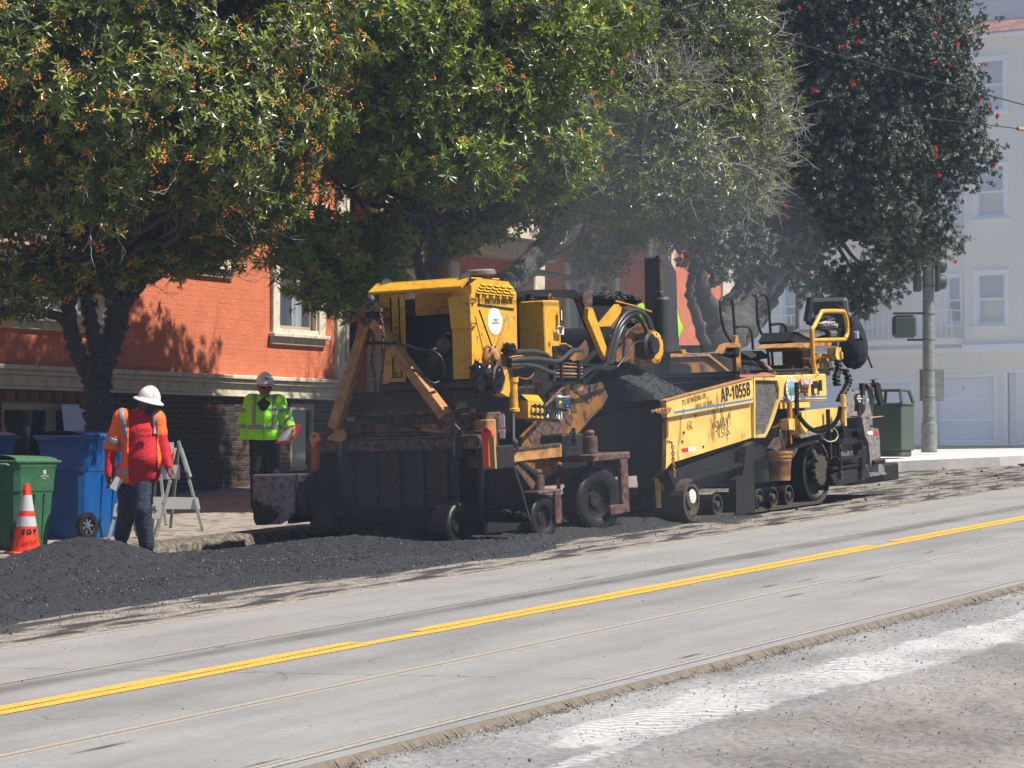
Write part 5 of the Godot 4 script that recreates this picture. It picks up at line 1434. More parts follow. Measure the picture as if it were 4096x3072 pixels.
# ---------- windrow elevator ----------
func build_elevator() -> void:
	begin("windrow_elevator", "yellow asphalt windrow elevator with open engine hood and A frame at its front", "machine", 22.0, 14.4)
	var Y: Material = M.yellow; var YW: Material = M.yellow_worn; var R: Material = M.rust; var BK: Material = M.black_metal; var RY: Material = M.rust_yellow
	# --- engine hood
	var V0 := 13.44
	var side := pl("hood_side", Y, 5, V0, 0.02, [[-31, 305], [39, 250], [300, 280], [370, 375], [370, 880], [300, 940], [60, 1080], [-31, 1112]])
	pl("hood_far_side", Y, 5, 14.56, 0.02, [[-290, 350], [-240, 300], [20, 330], [90, 425], [90, 930], [-290, 1160]])
	bx("hood_roof", Y, 21.03, 21.66, 2.79, 2.81, 13.44, 14.58)
	var rf := Mb.new()
	rf.quad(lo(20.885, 2.715, 13.425), lo(21.04, 2.808, 13.425), lo(21.04, 2.808, 14.60), lo(20.885, 2.715, 14.60), Vector3(-1, 1, 0))
	rf.quad(lo(20.885, 2.69, 13.425), lo(21.04, 2.783, 13.425), lo(21.04, 2.783, 14.60), lo(20.885, 2.69, 14.60), Vector3(1, -1, 0))
	rf.quad(lo(20.885, 2.69, 13.425), lo(20.885, 2.715, 13.425), lo(20.885, 2.715, 14.60), lo(20.885, 2.69, 14.60), Vector3(-1, 0, 0))
	part(mnode, "hood_visor", rf, Y)
	pf("hood_header", Y, 3, 20.90, 0.015, [[1150, 362], [1960, 312], [1960, 372], [1372, 385], [1150, 392]])
	var fl := pf("hood_flange", Y, 3, 20.90, 0.02, [[1152, 392], [1372, 386], [1365, 1165], [1172, 1172]])
	pf("hood_jamb", Y, 3, 20.93, 0.02, [[1792, 385], [1958, 374], [1958, 1110], [1950, 1140], [1792, 1146]])
	pf("door", Y, 3, 20.86, 0.025, [[1752, 425], [1768, 416], [1946, 398], [1952, 690], [1776, 708], [1764, 560]])
	for y in [440, 655]:
		tb("hinge", R, 3, [[1945, y, 13.46], [1975, y - 8, 13.40], [1998, y - 4, 13.42], [1985, y + 30, 13.42], [1960, y + 50, 13.44]], 0.006, 6, 3)
	bx("hood_back", Y, 21.70, 21.72, 1.85, 2.72, 13.46, 14.56)
	# louvres: small pressed hoods on the side sheet
	for row in 4:
		for i in 6:
			var x := 75.0 + i * 58.0 - row * 18.0 + (8.0 if row == 3 else 0.0); var y := 305.0 + row * 24.0 + i * 6.0
			if x > 345 or x < 0: continue
			if row == 0 and i > 4: continue
			var p := lv(5, x, y, V0)
			var b := Mb.new()
			b.quad(p + Vector3(-0.045, 0.012, 0.001), p + Vector3(0.045, 0.012, 0.001), p + Vector3(0.045, -0.012, 0.022), p + Vector3(-0.045, -0.012, 0.022), Vector3(0, 1, 1))
			b.tri(p + Vector3(-0.045, 0.012, 0.001), p + Vector3(-0.045, -0.012, 0.022), p + Vector3(-0.045, -0.012, 0.001)); b.tri(p + Vector3(0.045, 0.012, 0.001), p + Vector3(0.045, -0.012, 0.022), p + Vector3(0.045, -0.012, 0.001))
			part(side, "louvre", b, Y)
			var s := Mb.new(); s.box(p + Vector3(0, -0.014, 0.004), Vector3(0.086, 0.010, 0.006)); part(side, "louvre_slot", s, M.black_deep)
	# name on the side
	letters("lettering", "INCOLN 660-H", 0.060, M.ink, lv(5, 208, 455, V0) + Vector3(0, 0, 0.003), 0.98, 0.0, false, side)
	letters("lettering", "L", 0.120, M.ink, lv(5, 38, 445, V0) + Vector3(0.0, 0.0, 0.003), 0.5, 0.0, true, side)
	pl("name_bar", M.ink, 5, V0 - 0.003, 0.003, [[25, 470], [45, 476], [343, 515], [343, 537], [40, 495], [25, 490]], side)
	la("white_disc", M.white, lv(5, 175, 630, V0), Vector3(0, 0, 1), [Vector2(0.143, 0.0), Vector2(0.143, 0.004), Vector2(0, 0.004)], 40)
	strokes(mnode, "small_print", at(lv(5, 180, 618, V0) + Vector3(0, 0, 0.007)), 7, 0.09, 0.018, plain(k(.4, .45, .5), .7), 3)
	pl("faded_plate", plain(k(.55, .56, .50), .7), 5, V0 - 0.006, 0.002, [[150, 636], [212, 632], [212, 654], [150, 656]])
	strokes(mnode, "scribble", at(lv(5, 285, 615, V0) + Vector3(0, 0, 0.003)), 6, 0.16, 0.03, plain(k(.80, .76, .62), .7), 4)
	for q in [[20, 775, 10, 24], [60, 745, 16, 10], [75, 1000, 7, 14], [300, 600, 5, 6], [130, 560, 4, 5]]:
		pl("torn_sticker", M.steel_grey, 5, V0 - 0.003, 0.002, [[q[0] - q[2], q[1] + q[3]], [q[0] - q[2] * 0.2, q[1] - q[3]], [q[0] + q[2], q[1] - q[3] * 0.4], [q[0] + q[2] * 0.3, q[1] + q[3]]])
	# name on the front flange, one letter under the other in a thin frame
	var fr := Mb.new()
	for q in [[1256, 420, 1263, 1132], [1328, 416, 1336, 1130], [1263, 418, 1329, 426], [1256, 1124, 1330, 1132]]:
		var a := lu(3, q[0], q[1], 20.897); var b2 := lu(3, q[2], q[3], 20.897)
		fr.mm(a, b2 + Vector3(-0.002, 0, 0))
	part(fl, "name_frame", fr, M.ink)
	var word := "LINCOLN660-H"
	for i in word.length():
		letters_front("lettering", word[i], 0.040, M.ink, lu(3, 1294, 456 + i * 58.5, 20.894), 1.05)
	# lamps and pipes on the roof
	for q in [[1210, 297], [1910, 240]]:
		var o := lu(3, q[0], q[1], 20.93)
		var lm := la("work_lamp", M.black, o, Vector3(-1, -0.12, 0.25), [Vector2(0, -0.07), Vector2(0.03, -0.068), Vector2(0.05, -0.03), Vector2(0.058, 0.0), Vector2(0.062, 0.02), Vector2(0.055, 0.026)], 20)
		la("lens", M.chrome, o, Vector3(-1, -0.12, 0.25), [Vector2(0.055, 0.022), Vector2(0.035, 0.028), Vector2(0, 0.030)], 20, lm)
		tl("bracket", M.black, [[o.x + mu0 + 0.02, o.y - 0.10, mv0 - o.z], [o.x + mu0 + 0.02, o.y - 0.04, mv0 - o.z]], 0.012, 6, 1, lm)
	var so := lu(3, 1762, 262, 21.35)
	la("air_intake", M.stack_grey, Vector3(so.x, 2.80, so.z), Vector3.UP, [Vector2(0.118, 0.0), Vector2(0.118, 0.205), Vector2(0.11, 0.205), Vector2(0.108, 0.02), Vector2(0, 0.02)], 28)
	var ao := lu(3, 2050, 245, 21.30)
	la("air_cleaner", M.steel_grey, Vector3(ao.x, 2.80, ao.z), Vector3.UP, [Vector2(0.06, 0.0), Vector2(0.06, 0.02), Vector2(0.14, 0.04), Vector2(0.15, 0.05), Vector2(0.15, 0.085), Vector2(0.13, 0.10), Vector2(0, 0.105)], 28)
	# --- engine inside the hood
	bx("engine_block", M.black, 21.25, 21.65, 1.75, 2.45, 13.62, 14.42, 0.02)
	bx("engine_floor", BK, 20.95, 21.75, 1.66, 1.74, 13.5, 14.55)
	rng.seed = 401
	for i in 16:
		var a := lo(rng.randf_range(21.05, 21.3), rng.randf_range(1.78, 2.3), rng.randf_range(13.65, 14.2)); var d := Vector3(rng.randf_range(-.05, .1), rng.randf_range(-.18, .18), rng.randf_range(-.2, .2))
		var b := Mb.new(); b.tube(smooth_path([a, a + d * 0.5 + Vector3(-0.04, 0.03, 0), a + d], 4), rng.randf_range(0.008, 0.022), 7)
		part(mnode, "engine_pipe", b, [R, M.black, M.hose_black, YW][i % 4])
	la("fuel_filter", R, lo(21.12, 1.92, 13.95), Vector3.UP, [Vector2(0, 0), Vector2(0.055, 0), Vector2(0.055, 0.16), Vector2(0.04, 0.18), Vector2(0, 0.18)], 16)
	la("alternator", R, lo(21.1, 2.12, 13.78), Vector3(-1, 0, 0.2), [Vector2(0.08, 0), Vector2(0.08, 0.1), Vector2(0.05, 0.12), Vector2(0, 0.12)], 18)
	# --- conveyor housing and head
	bx("conveyor_cover", BK, 21.78, 23.16, 2.02, 2.66, 13.72, 15.1, 0.015)
	pl("cover_lip", BK, 5, 13.70, 0.03, [[370, 368], [520, 352], [640, 348], [880, 350], [900, 362], [930, 402], [1000, 430], [985, 470], [880, 430], [640, 402], [370, 420]])
	pl("conveyor_side", YW, 6, 13.62, 0.03, [[405, 740], [410, 545], [560, 395], [640, 300], [720, 170], [880, 130], [1130, 60], [1180, 190], [1118, 300], [1040, 370], [905, 520], [800, 640], [765, 735]])
	for q in [[[470, 560], [520, 470], [600, 410], [700, 395], [775, 410], [790, 470], [770, 545], [700, 560], [600, 600], [520, 620]], [[845, 195], [870, 185], [905, 330], [860, 330], [840, 260]], [[765, 300], [800, 290], [835, 370], [870, 385], [850, 450], [815, 420], [790, 360]], [[930, 90], [1060, 85], [1100, 160], [1010, 250], [960, 200], [900, 150]]]:
		pl("rust_patch", R, 6, 13.614, 0.004, q)
	pl("conveyor_far_side", YW, 6, 14.95, 0.03, [[405, 740], [410, 545], [560, 395], [640, 300], [720, 170], [880, 130], [1130, 60], [1180, 190], [1118, 300], [1040, 370], [905, 520], [800, 640], [765, 735]])
	var cb := Mb.new()
	cb.bar(lo(21.3, 0.32, 14.3), lo(24.45, 2.0, 14.3), 1.2, 0.05)
	part(mnode, "conveyor_bed", cb, BK)
	for i in 12:
		var t := (i + 0.5) / 12.0
		br("conveyor_slat", BK, lo(lerpf(21.3, 24.4, t), lerpf(0.40, 2.07, t), 13.68), lo(lerpf(21.3, 24.4, t), lerpf(0.40, 2.07, t), 14.92), 0.05, 0.05)
	pl("head_plate", YW, 5, 13.60, 0.04, [[1180, 980], [1215, 760], [1300, 712], [1420, 690], [1455, 650], [1500, 640], [1560, 662], [1605, 720], [1620, 800], [1622, 900], [1585, 985], [1540, 1025], [1470, 1032], [1380, 1000]])
	var hd := lv(5, 1545, 850, 13.58)
	la("drive_motor", M.black, hd + Vector3(-0.16, 0.0, 0), Vector3(0, 0, 1), [Vector2(0.16, -0.02), Vector2(0.16, 0.10), Vector2(0.13, 0.12), Vector2(0.10, 0.12), Vector2(0.10, 0.17), Vector2(0, 0.17)], 24)
	la("drive_cover", Y, hd + Vector3(0.10, -0.02, 0), Vector3(0, 0, 1), [Vector2(0.19, -0.03), Vector2(0.19, 0.03), Vector2(0.14, 0.05), Vector2(0, 0.05)], 24)
	for i in 8:
		var a := TAU * i / 8
		la("bolt", M.black, hd + Vector3(0.10 + cos(a) * 0.155, -0.02 + sin(a) * 0.155, 0.03), Vector3(0, 0, 1), [Vector2(0.016, 0), Vector2(0.016, 0.018), Vector2(0, 0.018)], 6)
	la("drum", BK, lo(24.35, 2.12, 13.66), Vector3(0, 0, -1), [Vector2(0, 0), Vector2(0.2, 0), Vector2(0.2, 1.26), Vector2(0, 1.26)], 20)
	pl("chute_plate", BK, 5, 14.95, 0.04, [[900, 430], [1250, 470], [1500, 640], [1560, 900], [1400, 1040], [1180, 980], [1000, 700]])
	var disc := lv(5, 985, 440, 13.6)
	la("pivot_disc", R, disc, Vector3(0, 0, 1), [Vector2(0.11, -0.03), Vector2(0.11, 0.02), Vector2(0.05, 0.03), Vector2(0, 0.03)], 22)
	pl("brace", Y, 5, 13.45, 0.06, [[1008, 515], [1042, 505], [1185, 925], [1158, 972], [1120, 900], [1000, 600]])
	pl("brace", M.black, 5, 13.52, 0.05, [[985, 520], [1008, 515], [1120, 880], [1100, 880], [990, 640]])
	pl("brace", Y, 5, 13.85, 0.06, [[1098, 680], [1270, 478], [1300, 512], [1288, 560], [1130, 770]])
	pl("brace_foot", R, 5, 13.80, 0.05, [[1140, 770], [1300, 590], [1310, 640], [1160, 830]])
	pl("gusset", YW, 5, 13.50, 0.02, [[840, 965], [985, 798], [1010, 880], [985, 985], [900, 1000]])
	pl("gusset", BK, 5, 13.47, 0.02, [[930, 990], [1085, 872], [1090, 905], [985, 1010]])
	tb("steady_rod", RY, 5, [[1240, 452, 13.9], [1400, 495, 13.9], [1560, 548, 13.9]], 0.014, 6, 1)
	for q in [[1090, 440, .22, .075, 14.3], [1200, 425, .22, .085, 14.5], [1290, 450, .17, .07, 14.2]]:
		var p := lv(5, q[0], q[1], q[4]); lump("asphalt_clod", M.tar, p, Vector3(q[2], q[3], 0.3), int(q[0]))
	lump("asphalt_clod", M.tar, lv(5, 1430, 650, 13.75), Vector3(0.22, 0.06, 0.14), 77)
	# hoses over the head
	for q in [[[1165, 1005, 13.42], [1200, 860, 13.40], [1255, 680, 13.38], [1340, 560, 13.38], [1430, 530, 13.40], [1500, 575, 13.45], [1550, 690, 13.5]], [[1190, 1010, 13.45], [1230, 850, 13.42], [1280, 690, 13.4], [1360, 585, 13.4], [1450, 545, 13.42], [1530, 600, 13.46], [1565, 690, 13.5]], [[1210, 1005, 13.46], [1245, 850, 13.44], [1300, 700, 13.44], [1390, 570, 13.46], [1450, 600, 13.48], [1510, 700, 13.5], [1525, 780, 13.5]], [[1255, 1040, 13.42], [1320, 960, 13.40], [1385, 860, 13.38], [1430, 815, 13.40], [1490, 808, 13.45]], [[1310, 950, 13.5], [1320, 860, 13.5], [1330, 760, 13.5], [1390, 690, 13.5]]]:
		tb("hose", M.hose if q.size() > 5 else M.hose_black, 5, q, 0.024 if q.size() > 5 else 0.014, 8, 6)
	# --- hydraulic tank
	bx("hydraulic_tank", Y, 22.48, 22.82, 1.96, 2.585, 13.40, 14.25, 0.012)
	la("tank_cap", M.black, lo(22.56, 2.585, 13.62), Vector3.UP, [Vector2(0.05, 0), Vector2(0.05, 0.03), Vector2(0.04, 0.035), Vector2(0.045, 0.075), Vector2(0, 0.08)], 16)
	var lug := Mb.new(); lug.tube([lo(22.68, 2.585, 13.45), lo(22.67, 2.63, 13.45), lo(22.70, 2.655, 13.45), lo(22.735, 2.63, 13.45), lo(22.73, 2.585, 13.45)], 0.012, 6); part(mnode, "lifting_lug", lug, YW)
	pl("level_gauge", M.black, 5, 13.392, 0.006, [[755, 516], [778, 514], [778, 640], [755, 642]]); pl("gauge_glass", M.white, 5, 13.386, 0.004, [[763, 530], [771, 530], [771, 622], [763, 622]])
	pl("label_plate", M.white, 5, 13.394, 0.004, [[731, 672], [788, 680], [786, 750], [733, 743]])
	for i in 3: letters("lettering", ["HYDRAULIC", "FLUID", "ONLY"][i], 0.020, M.ink, lv(5, 759, 690 + i * 20, 13.388), 0.75, 0, true)
	la("drain_plug", RY, lu(5, 636, 828, 22.478), Vector3(-1, 0, 0), [Vector2(0.05, 0), Vector2(0.05, 0.02), Vector2(0.03, 0.03), Vector2(0, 0.03)], 12)
	tb("tank_pipe", RY, 5, [[752, 835, 13.39], [800, 832, 13.37], [830, 850, 13.37], [855, 862, 13.4]], 0.012, 6, 3)
	pl("tank_skirt", BK, 5, 13.42, 0.02, [[695, 850], [830, 840], [830, 905], [700, 950]])
	# --- hydraulic pump, hoses and pipes on the near side
	var po := lv(5, 145, 935, 13.40)
	la("pump_flange", RY, po, Vector3(-0.15, 0, 1), [Vector2(0.125, -0.06), Vector2(0.125, 0.02), Vector2(0.10, 0.035), Vector2(0.06, 0.04), Vector2(0.045, 0.08), Vector2(0, 0.085)], 26)
	for i in 6:
		var a := TAU * i / 6 + 0.3
		la("bolt", R, po + Vector3(cos(a) * 0.095, sin(a) * 0.095, 0.03), Vector3(0, 0, 1), [Vector2(0.013, 0), Vector2(0.013, 0.016), Vector2(0, 0.016)], 6)
	tb("aerial_rod", M.black, 5, [[36, 530, 13.40], [150, 852, 13.36]], 0.009, 5, 1)
	tb("aerial_rod", RY, 5, [[296, 555, 13.42], [210, 850, 13.38]], 0.005, 5, 1)
	crumple("plastic_wrap", M.black_gloss, lv(5, 150, 1145, 13.25), Vector3(0.14, 0.15, 0.13), 5)
	crumple("plastic_wrap", M.black_gloss, lv(5, 25, 1130, 13.32), Vector3(0.10, 0.17, 0.09), 6)
	crumple("plastic_wrap", M.black_gloss, lv(5, 300, 880, 13.30), Vector3(0.10, 0.075, 0.08), 7)
	la("wrap_ring", R, lv(5, 205, 1140, 13.2), Vector3(0.2, 0, 1), [Vector2(0.14, -0.02), Vector2(0.15, 0), Vector2(0.14, 0.02), Vector2(0.12, 0.0)], 22)
	pl("pump_body", YW, 5, 13.33, 0.16, [[190, 930], [300, 915], [305, 1060], [190, 1060]])
	pl("pump_bracket", Y, 5, 13.32, 0.14, [[185, 1215], [255, 1200], [252, 1062], [295, 1056], [312, 1230], [300, 1300], [190, 1245]])
	pl("valve_block", Y, 5, 13.34, 0.10, [[340, 945], [425, 930], [430, 1045], [345, 1050]])
	for q in [[[300, 918, 13.3], [400, 900, 13.28], [520, 898, 13.28], [620, 922, 13.3], [662, 962, 13.34]], [[310, 978, 13.3], [440, 965, 13.26], [590, 968, 13.26], [720, 985, 13.28], [790, 950, 13.3], [850, 895, 13.34], [925, 885, 13.38]], [[310, 1022, 13.3], [420, 1012, 13.28], [540, 1030, 13.27], [640, 1072, 13.29], [700, 1088, 13.3]], [[320, 1000, 13.33], [480, 988, 13.32], [640, 995, 13.32], [720, 1003, 13.33]]]:
		tb("hose", M.hose, 5, q, 0.026, 8, 6)
	for i in 5:
		var y := 1000.0 + i * 31.0
		tb("pipe", RY if i % 2 else M.steel, 5, [[690, y - 4, 13.34], [800, y + 2, 13.34], [950, y + 14 - i * 3, 13.34]], 0.011, 6, 1)
		if i != 1: tb("pipe", M.hose_black, 5, [[950, y + 14 - i * 3, 13.34], [1060, 1022 + i * 6, 13.36], [1160, 1030 + i * 8, 13.40], [1255, 1030 + i * 3, 13.45]], 0.011, 6, 4)
	for x in [700, 775, 930]: pl("pipe_clamp", M.black, 5, 13.31, 0.06, [[x - 8, 975], [x + 8, 977], [x + 8, 1150], [x - 8, 1148]])
	tb("wire", YW, 5, [[370, 1118, 13.3], [430, 1140, 13.28], [490, 1130, 13.28], [520, 1080, 13.3], [515, 1030, 13.33]], 0.009, 6, 5)
	bx("chassis", BK, 21.6, 23.3, 1.15, 1.95, 13.75, 14.9, 0.02)
	for q in [[400, 1130, 560, 1145], [450, 1120, 455, 1270], [520, 1140, 525, 1230], [600, 1150, 690, 1160], [690, 1100, 692, 1260], [420, 1190, 650, 1205]]:
		tb("linkage_rod", YW, 5, [[q[0], q[1], 13.42], [q[2], q[3], 13.42]], 0.008, 5, 1)
	for q in [[555, 1175, 600, 1270], [880, 1190, 950, 1240], [680, 1260, 720, 1330], [800, 1190, 840, 1290]]:
		pl("small_bracket", [RY, R][int(q[0]) % 2], 5, 13.46, 0.04, [[q[0], q[1]], [q[2], q[1] - 6], [q[2], q[3]], [q[0], q[3] + 4]])
	tb("strut", R, 5, [[600, 1400, 13.36], [700, 1300, 13.38], [800, 1195, 13.42]], 0.02, 6, 1)
	# jack cylinder and its rod
	la("jack_cylinder", Y, lv(5, 345, 1430, 13.33), Vector3(0, 1, 0), [Vector2(0, 0), Vector2(0.062, 0), Vector2(0.062, 0.03), Vector2(0.047, 0.04), Vector2(0.047, 0.30), Vector2(0.06, 0.31), Vector2(0.06, 0.36), Vector2(0, 0.36)], 18)
	tb("jack_rod", M.chrome, 5, [[337, 1445, 13.33], [340, 1700, 13.33]], 0.018, 10, 1)
	la("clevis", M.black, lv(6, 350, 640, 13.33), Vector3.UP, [Vector2(0, -0.05), Vector2(0.04, -0.04), Vector2(0.045, 0.05), Vector2(0.03, 0.09), Vector2(0, 0.1)], 12)
	# control box with six knobs
	pl("control_box", Y, 5, 13.30, 0.18, [[468, 1330], [608, 1352], [605, 1492], [472, 1482]])
	var ct := Mb.new(); ct.quad(lv(5, 468, 1330, 13.30), lv(5, 608, 1352, 13.30), lv(5, 548, 1272, 13.46), lv(5, 402, 1268, 13.46), Vector3(0, 1, 0.5)); part(mnode, "control_lid", ct, Y)
	for r in 2:
		for i in 3:
			la("knob", M.black, lv(5, 502 + i * 40, 1382 + r * 68 + i * 3, 13.30), Vector3(0, 0, 1), [Vector2(0.012, 0), Vector2(0.012, 0.03), Vector2(0.026, 0.035), Vector2(0.024, 0.05), Vector2(0, 0.055)], 12)
	# number plate and sticker on the conveyor side
	pl("number_plate", M.white, 5, 13.595, 0.004, [[620, 1412], [772, 1430], [770, 1498], [622, 1480]])
	letters("lettering", "P", 0.088, M.ink, lv(5, 637, 1450, 13.590), 0.8); letters("lettering", "MO", 0.088, M.ink, lv(5, 683, 1456, 13.590), 0.72); letters("lettering", "O", 0.088, M.ink, lv(5, 725, 1461, 13.590), 0.8); letters("lettering", "1", 0.088, M.ink, lv(5, 758, 1465, 13.590), 0.8)
	pl("sticker", M.sticker_blue, 5, 13.596, 0.003, [[714, 1300], [840, 1312], [838, 1410], [716, 1396]])
	pl("sticker_band", M.white, 5, 13.593, 0.002, [[714, 1282], [840, 1290], [840, 1318], [714, 1300]])
	la("sticker_spot", plain(k(.85, .72, .2), .5), lv(5, 752, 1362, 13.594), Vector3(0, 0, 1), [Vector2(0.045, 0), Vector2(0.045, 0.002), Vector2(0, 0.002)], 16)
	pl("sticker_box", M.ink, 5, 13.593, 0.002, [[796, 1362], [836, 1366], [835, 1400], [796, 1396]]); pl("sticker_print", plain(k(.85, .82, .55), .5), 5, 13.590, 0.002, [[806, 1367], [832, 1369], [830, 1392], [810, 1390]])
	strokes(mnode, "sticker_print", at(lv(5, 775, 1322, 13.592)), 8, 0.24, 0.02, M.white, 5)
	# --- lower frame
	pl("side_rail", RY, 6, 13.32, 0.08, [[278, 668], [400, 655], [768, 612], [768, 722], [470, 752], [278, 780]])
	pl("rail_cap", M.steel, 6, 13.30, 0.10, [[275, 655], [400, 642], [768, 600], [768, 615], [278, 672]])
	bx("rear_bracket", BK, 22.62, 23.05, 0.86, 1.12, 13.30, 13.62, 0.02)
	bx("frame_side", BK, 21.4, 23.9, 0.55, 0.86, 13.66, 13.74)
	bx("frame_side", BK, 21.4, 23.9, 0.45, 0.9, 14.95, 15.05)
	pl("frame_web", YW, 6, 13.64, 0.02, [[400, 750], [770, 720], [770, 820], [600, 930], [480, 980], [380, 860]])
	pl("marker_stick", RY, 6, 13.60, 0.02, [[738, 915], [758, 912], [758, 1195], [728, 1195], [735, 1050]])
	# pin and chain on the bracket
	tb("pin", M.black, 6, [[870, 470, 13.30], [885, 620, 13.30]], 0.022, 10, 1)
	chain("chain", M.black, [lv(6, 855, 480, 13.28), lv(6, 845, 560, 13.27), lv(6, 850, 600, 13.27), lv(6, 820, 660, 13.28)])
	# castor wheels
	for fv in [13.34, 15.45]:
		var rear := wheel("tyre", lo(23.25, 0.37, fv), 0.37, 0.27, -0.22, M.rubber, BK, 34)
		la("swivel_post", R, lo(23.26, 0.88, fv), Vector3.UP, [Vector2(0, 0), Vector2(0.085, 0), Vector2(0.085, 0.19), Vector2(0.05, 0.20), Vector2(0.06, 0.24), Vector2(0.04, 0.265), Vector2(0, 0.27)], 20)
		bx("fork_top", R, 22.95, 23.78, 0.80, 0.88, fv - 0.22, fv + 0.22, 0.012)
		bx("fork_leg", R, 23.56, 23.72, 0.20, 0.80, fv - 0.22, fv - 0.16, 0.01)
		bx("fork_leg", R, 23.56, 23.72, 0.20, 0.80, fv + 0.16, fv + 0.22, 0.01)
		bx("fork_shoe", R, 23.30, 23.60, 0.19, 0.30, fv - 0.215, fv - 0.17, 0.01)
		wheel("tyre", lo(22.05, 0.245, fv - 0.03), 0.245, 0.17, -0.10, M.rubber, BK, 26)
		la("swivel_post", R, lo(22.08, 0.53, fv - 0.02), Vector3.UP, [Vector2(0, 0), Vector2(0.07, 0), Vector2(0.07, 0.17), Vector2(0.03, 0.18), Vector2(0.055, 0.20), Vector2(0.04, 0.235), Vector2(0, 0.24)], 20)
		bx("fork_top", R, 21.86, 22.34, 0.50, 0.54, fv - 0.16, fv + 0.12, 0.01)
		bx("fork_leg", R, 22.20, 22.33, 0.17, 0.50, fv - 0.16, fv - 0.12, 0.01)
		br("castor_arm", BK, lo(21.55, 0.98, fv + 0.05), lo(22.02, 0.70, fv - 0.02), 0.10, 0.05)
		br("castor_arm", R, lo(21.60, 0.93, fv + 0.02), lo(21.98, 0.58, fv - 0.02), 0.03, 0.10)
	for fv in [13.55, 15.05]: wheel("front_tyre", lo(20.72, 0.25, fv), 0.25, 0.24, 0.0, M.rubber, BK, 26)
	# --- front: beam, deck, moldboards, mouth
	bx("front_beam", R, 20.82, 20.95, 1.03, 1.16, 13.24, 15.46, 0.012)
	bx("beam_lip", M.steel, 20.80, 20.97, 1.162, 1.178, 13.26, 15.44, 0.004)
	bx("mouth_back", BK, 21.25, 21.30, 0.12, 1.35, 13.3, 15.45)
	bx("mouth_side", BK, 20.85, 21.5, 0.15, 1.05, 13.24, 13.30, 0.01); bx("mouth_side", BK, 20.85, 21.5, 0.15, 1.05, 15.40, 15.46, 0.01)
	bx("mouth_flap", BK, 20.97, 21.0, 0.42, 1.03, 13.6, 15.1, 0.006)
	for i in 11:
		la("bolt", M.steel, lo(20.82, 1.09, 13.35 + i * 0.2), Vector3(-1, 0, 0), [Vector2(0.018, 0), Vector2(0.018, 0.014), Vector2(0, 0.015)], 6)
	for i in 5: bx("flap_rib", BK, 20.93, 20.97, 0.44, 1.02, 13.72 + i * 0.30, 13.76 + i * 0.30, 0.006)
	for i in 9: lump("asphalt_clod", M.tar, lo(20.9 + 0.03 * sin(i * 2.0), 0.36 + 0.03 * sin(i * 5.0), 13.4 + i * 0.23), Vector3(0.07, 0.05 + 0.02 * sin(i * 3.0), 0.13), 90 + i)
	for i in 3: lump("asphalt_clod", M.tar, lo(20.86, 0.34 + i * 0.03, 12.82 + i * 0.16), Vector3(0.05, 0.05, 0.1), 120 + i)
	chain("chain", R, [lo(20.90, 1.03, 14.35), lo(20.88, 0.85, 14.33), lo(20.89, 0.70, 14.36)])
	bx("deck", R, 20.98, 21.45, 1.18, 1.22, 13.30, 15.35, 0.008)
	bx("deck_step", R, 21.10, 21.40, 1.222, 1.40, 13.32, 15.0, 0.012)
	bx("deck_box", YW, 20.99, 21.2, 1.222, 1.31, 13.85, 14.65, 0.01)
	bx("end_post", RY, 21.02, 21.20, 0.82, 1.33, 13.26, 13.42, 0.012)
	pf("warning_label", M.white, 6, 21.01, 0.004, [[216, 345], [252, 343], [262, 375], [262, 465], [220, 470]]); pf("warning_label", M.white, 6, 21.01, 0.004, [[218, 488], [264, 486], [264, 560], [220, 562]])
	# chequer plate scraps
	pf("chequer_plate", RY, 4, 21.22, 0.01, [[1550, 330], [1600, 270], [1680, 300], [1700, 330]]); pf("chequer_plate", RY, 4, 21.18, 0.01, [[1915, 600], [1930, 500], [1980, 490], [2030, 540], [2050, 600]]); pf("chequer_plate", RY, 4, 21.2, 0.01, [[1900, 290], [2050, 220], [2060, 290], [2000, 330]])
	pf("moldboard", M.steel_grey, 4, 20.42, 0.03, [[32, 662], [495, 655], [478, 715], [392, 735], [388, 1000], [335, 1058], [250, 1102], [60, 1110], [36, 1085], [25, 940]])
	pf("moldboard_rim", M.white, 4, 20.40, 0.05, [[30, 658], [497, 650], [497, 662], [30, 670]])
	pf("tar_crust", M.tar, 4, 20.405, 0.02, [[27, 880], [70, 900], [110, 940], [160, 935], [215, 985], [250, 1005], [225, 1045], [175, 1085], [120, 1104], [48, 1106], [30, 1050]])
	pf("paint_patch", YW, 4, 20.413, 0.005, [[80, 690], [110, 678], [250, 675], [240, 700], [180, 705], [160, 770], [130, 780], [120, 730], [90, 760]])
	pf("moldboard_post", BK, 4, 20.46, 0.08, [[388, 740], [470, 730], [500, 1020], [380, 1050]])
	bx("moldboard_arm", BK, 20.48, 21.0, 0.30, 0.75, 15.40, 15.48, 0.01)
	tl("adjust_screw", M.steel, [[20.44, 0.66, 15.30], [20.44, 0.84, 15.30]], 0.012, 6)
	pf("moldboard", BK, 6, 20.88, 0.03, [[68, 850], [90, 838], [350, 820], [410, 1020], [480, 1295], [330, 1310], [60, 1300]])
	pf("moldboard_rim", R, 6, 20.87, 0.05, [[66, 842], [352, 812], [354, 826], [68, 858]])
	# guide paddles
	pf("guide_paddle", plain(k(.88, .50, .22), .5), 4, 20.72, 0.03, [[532, 320], [548, 288], [580, 286], [606, 302], [618, 350], [598, 368], [572, 372], [556, 440], [540, 400], [530, 350]])
	pf("paddle_stem", plain(k(.62, .27, .10), .6), 4, 20.76, 0.04, [[560, 372], [612, 372], [608, 440], [590, 620], [535, 640], [540, 430]])
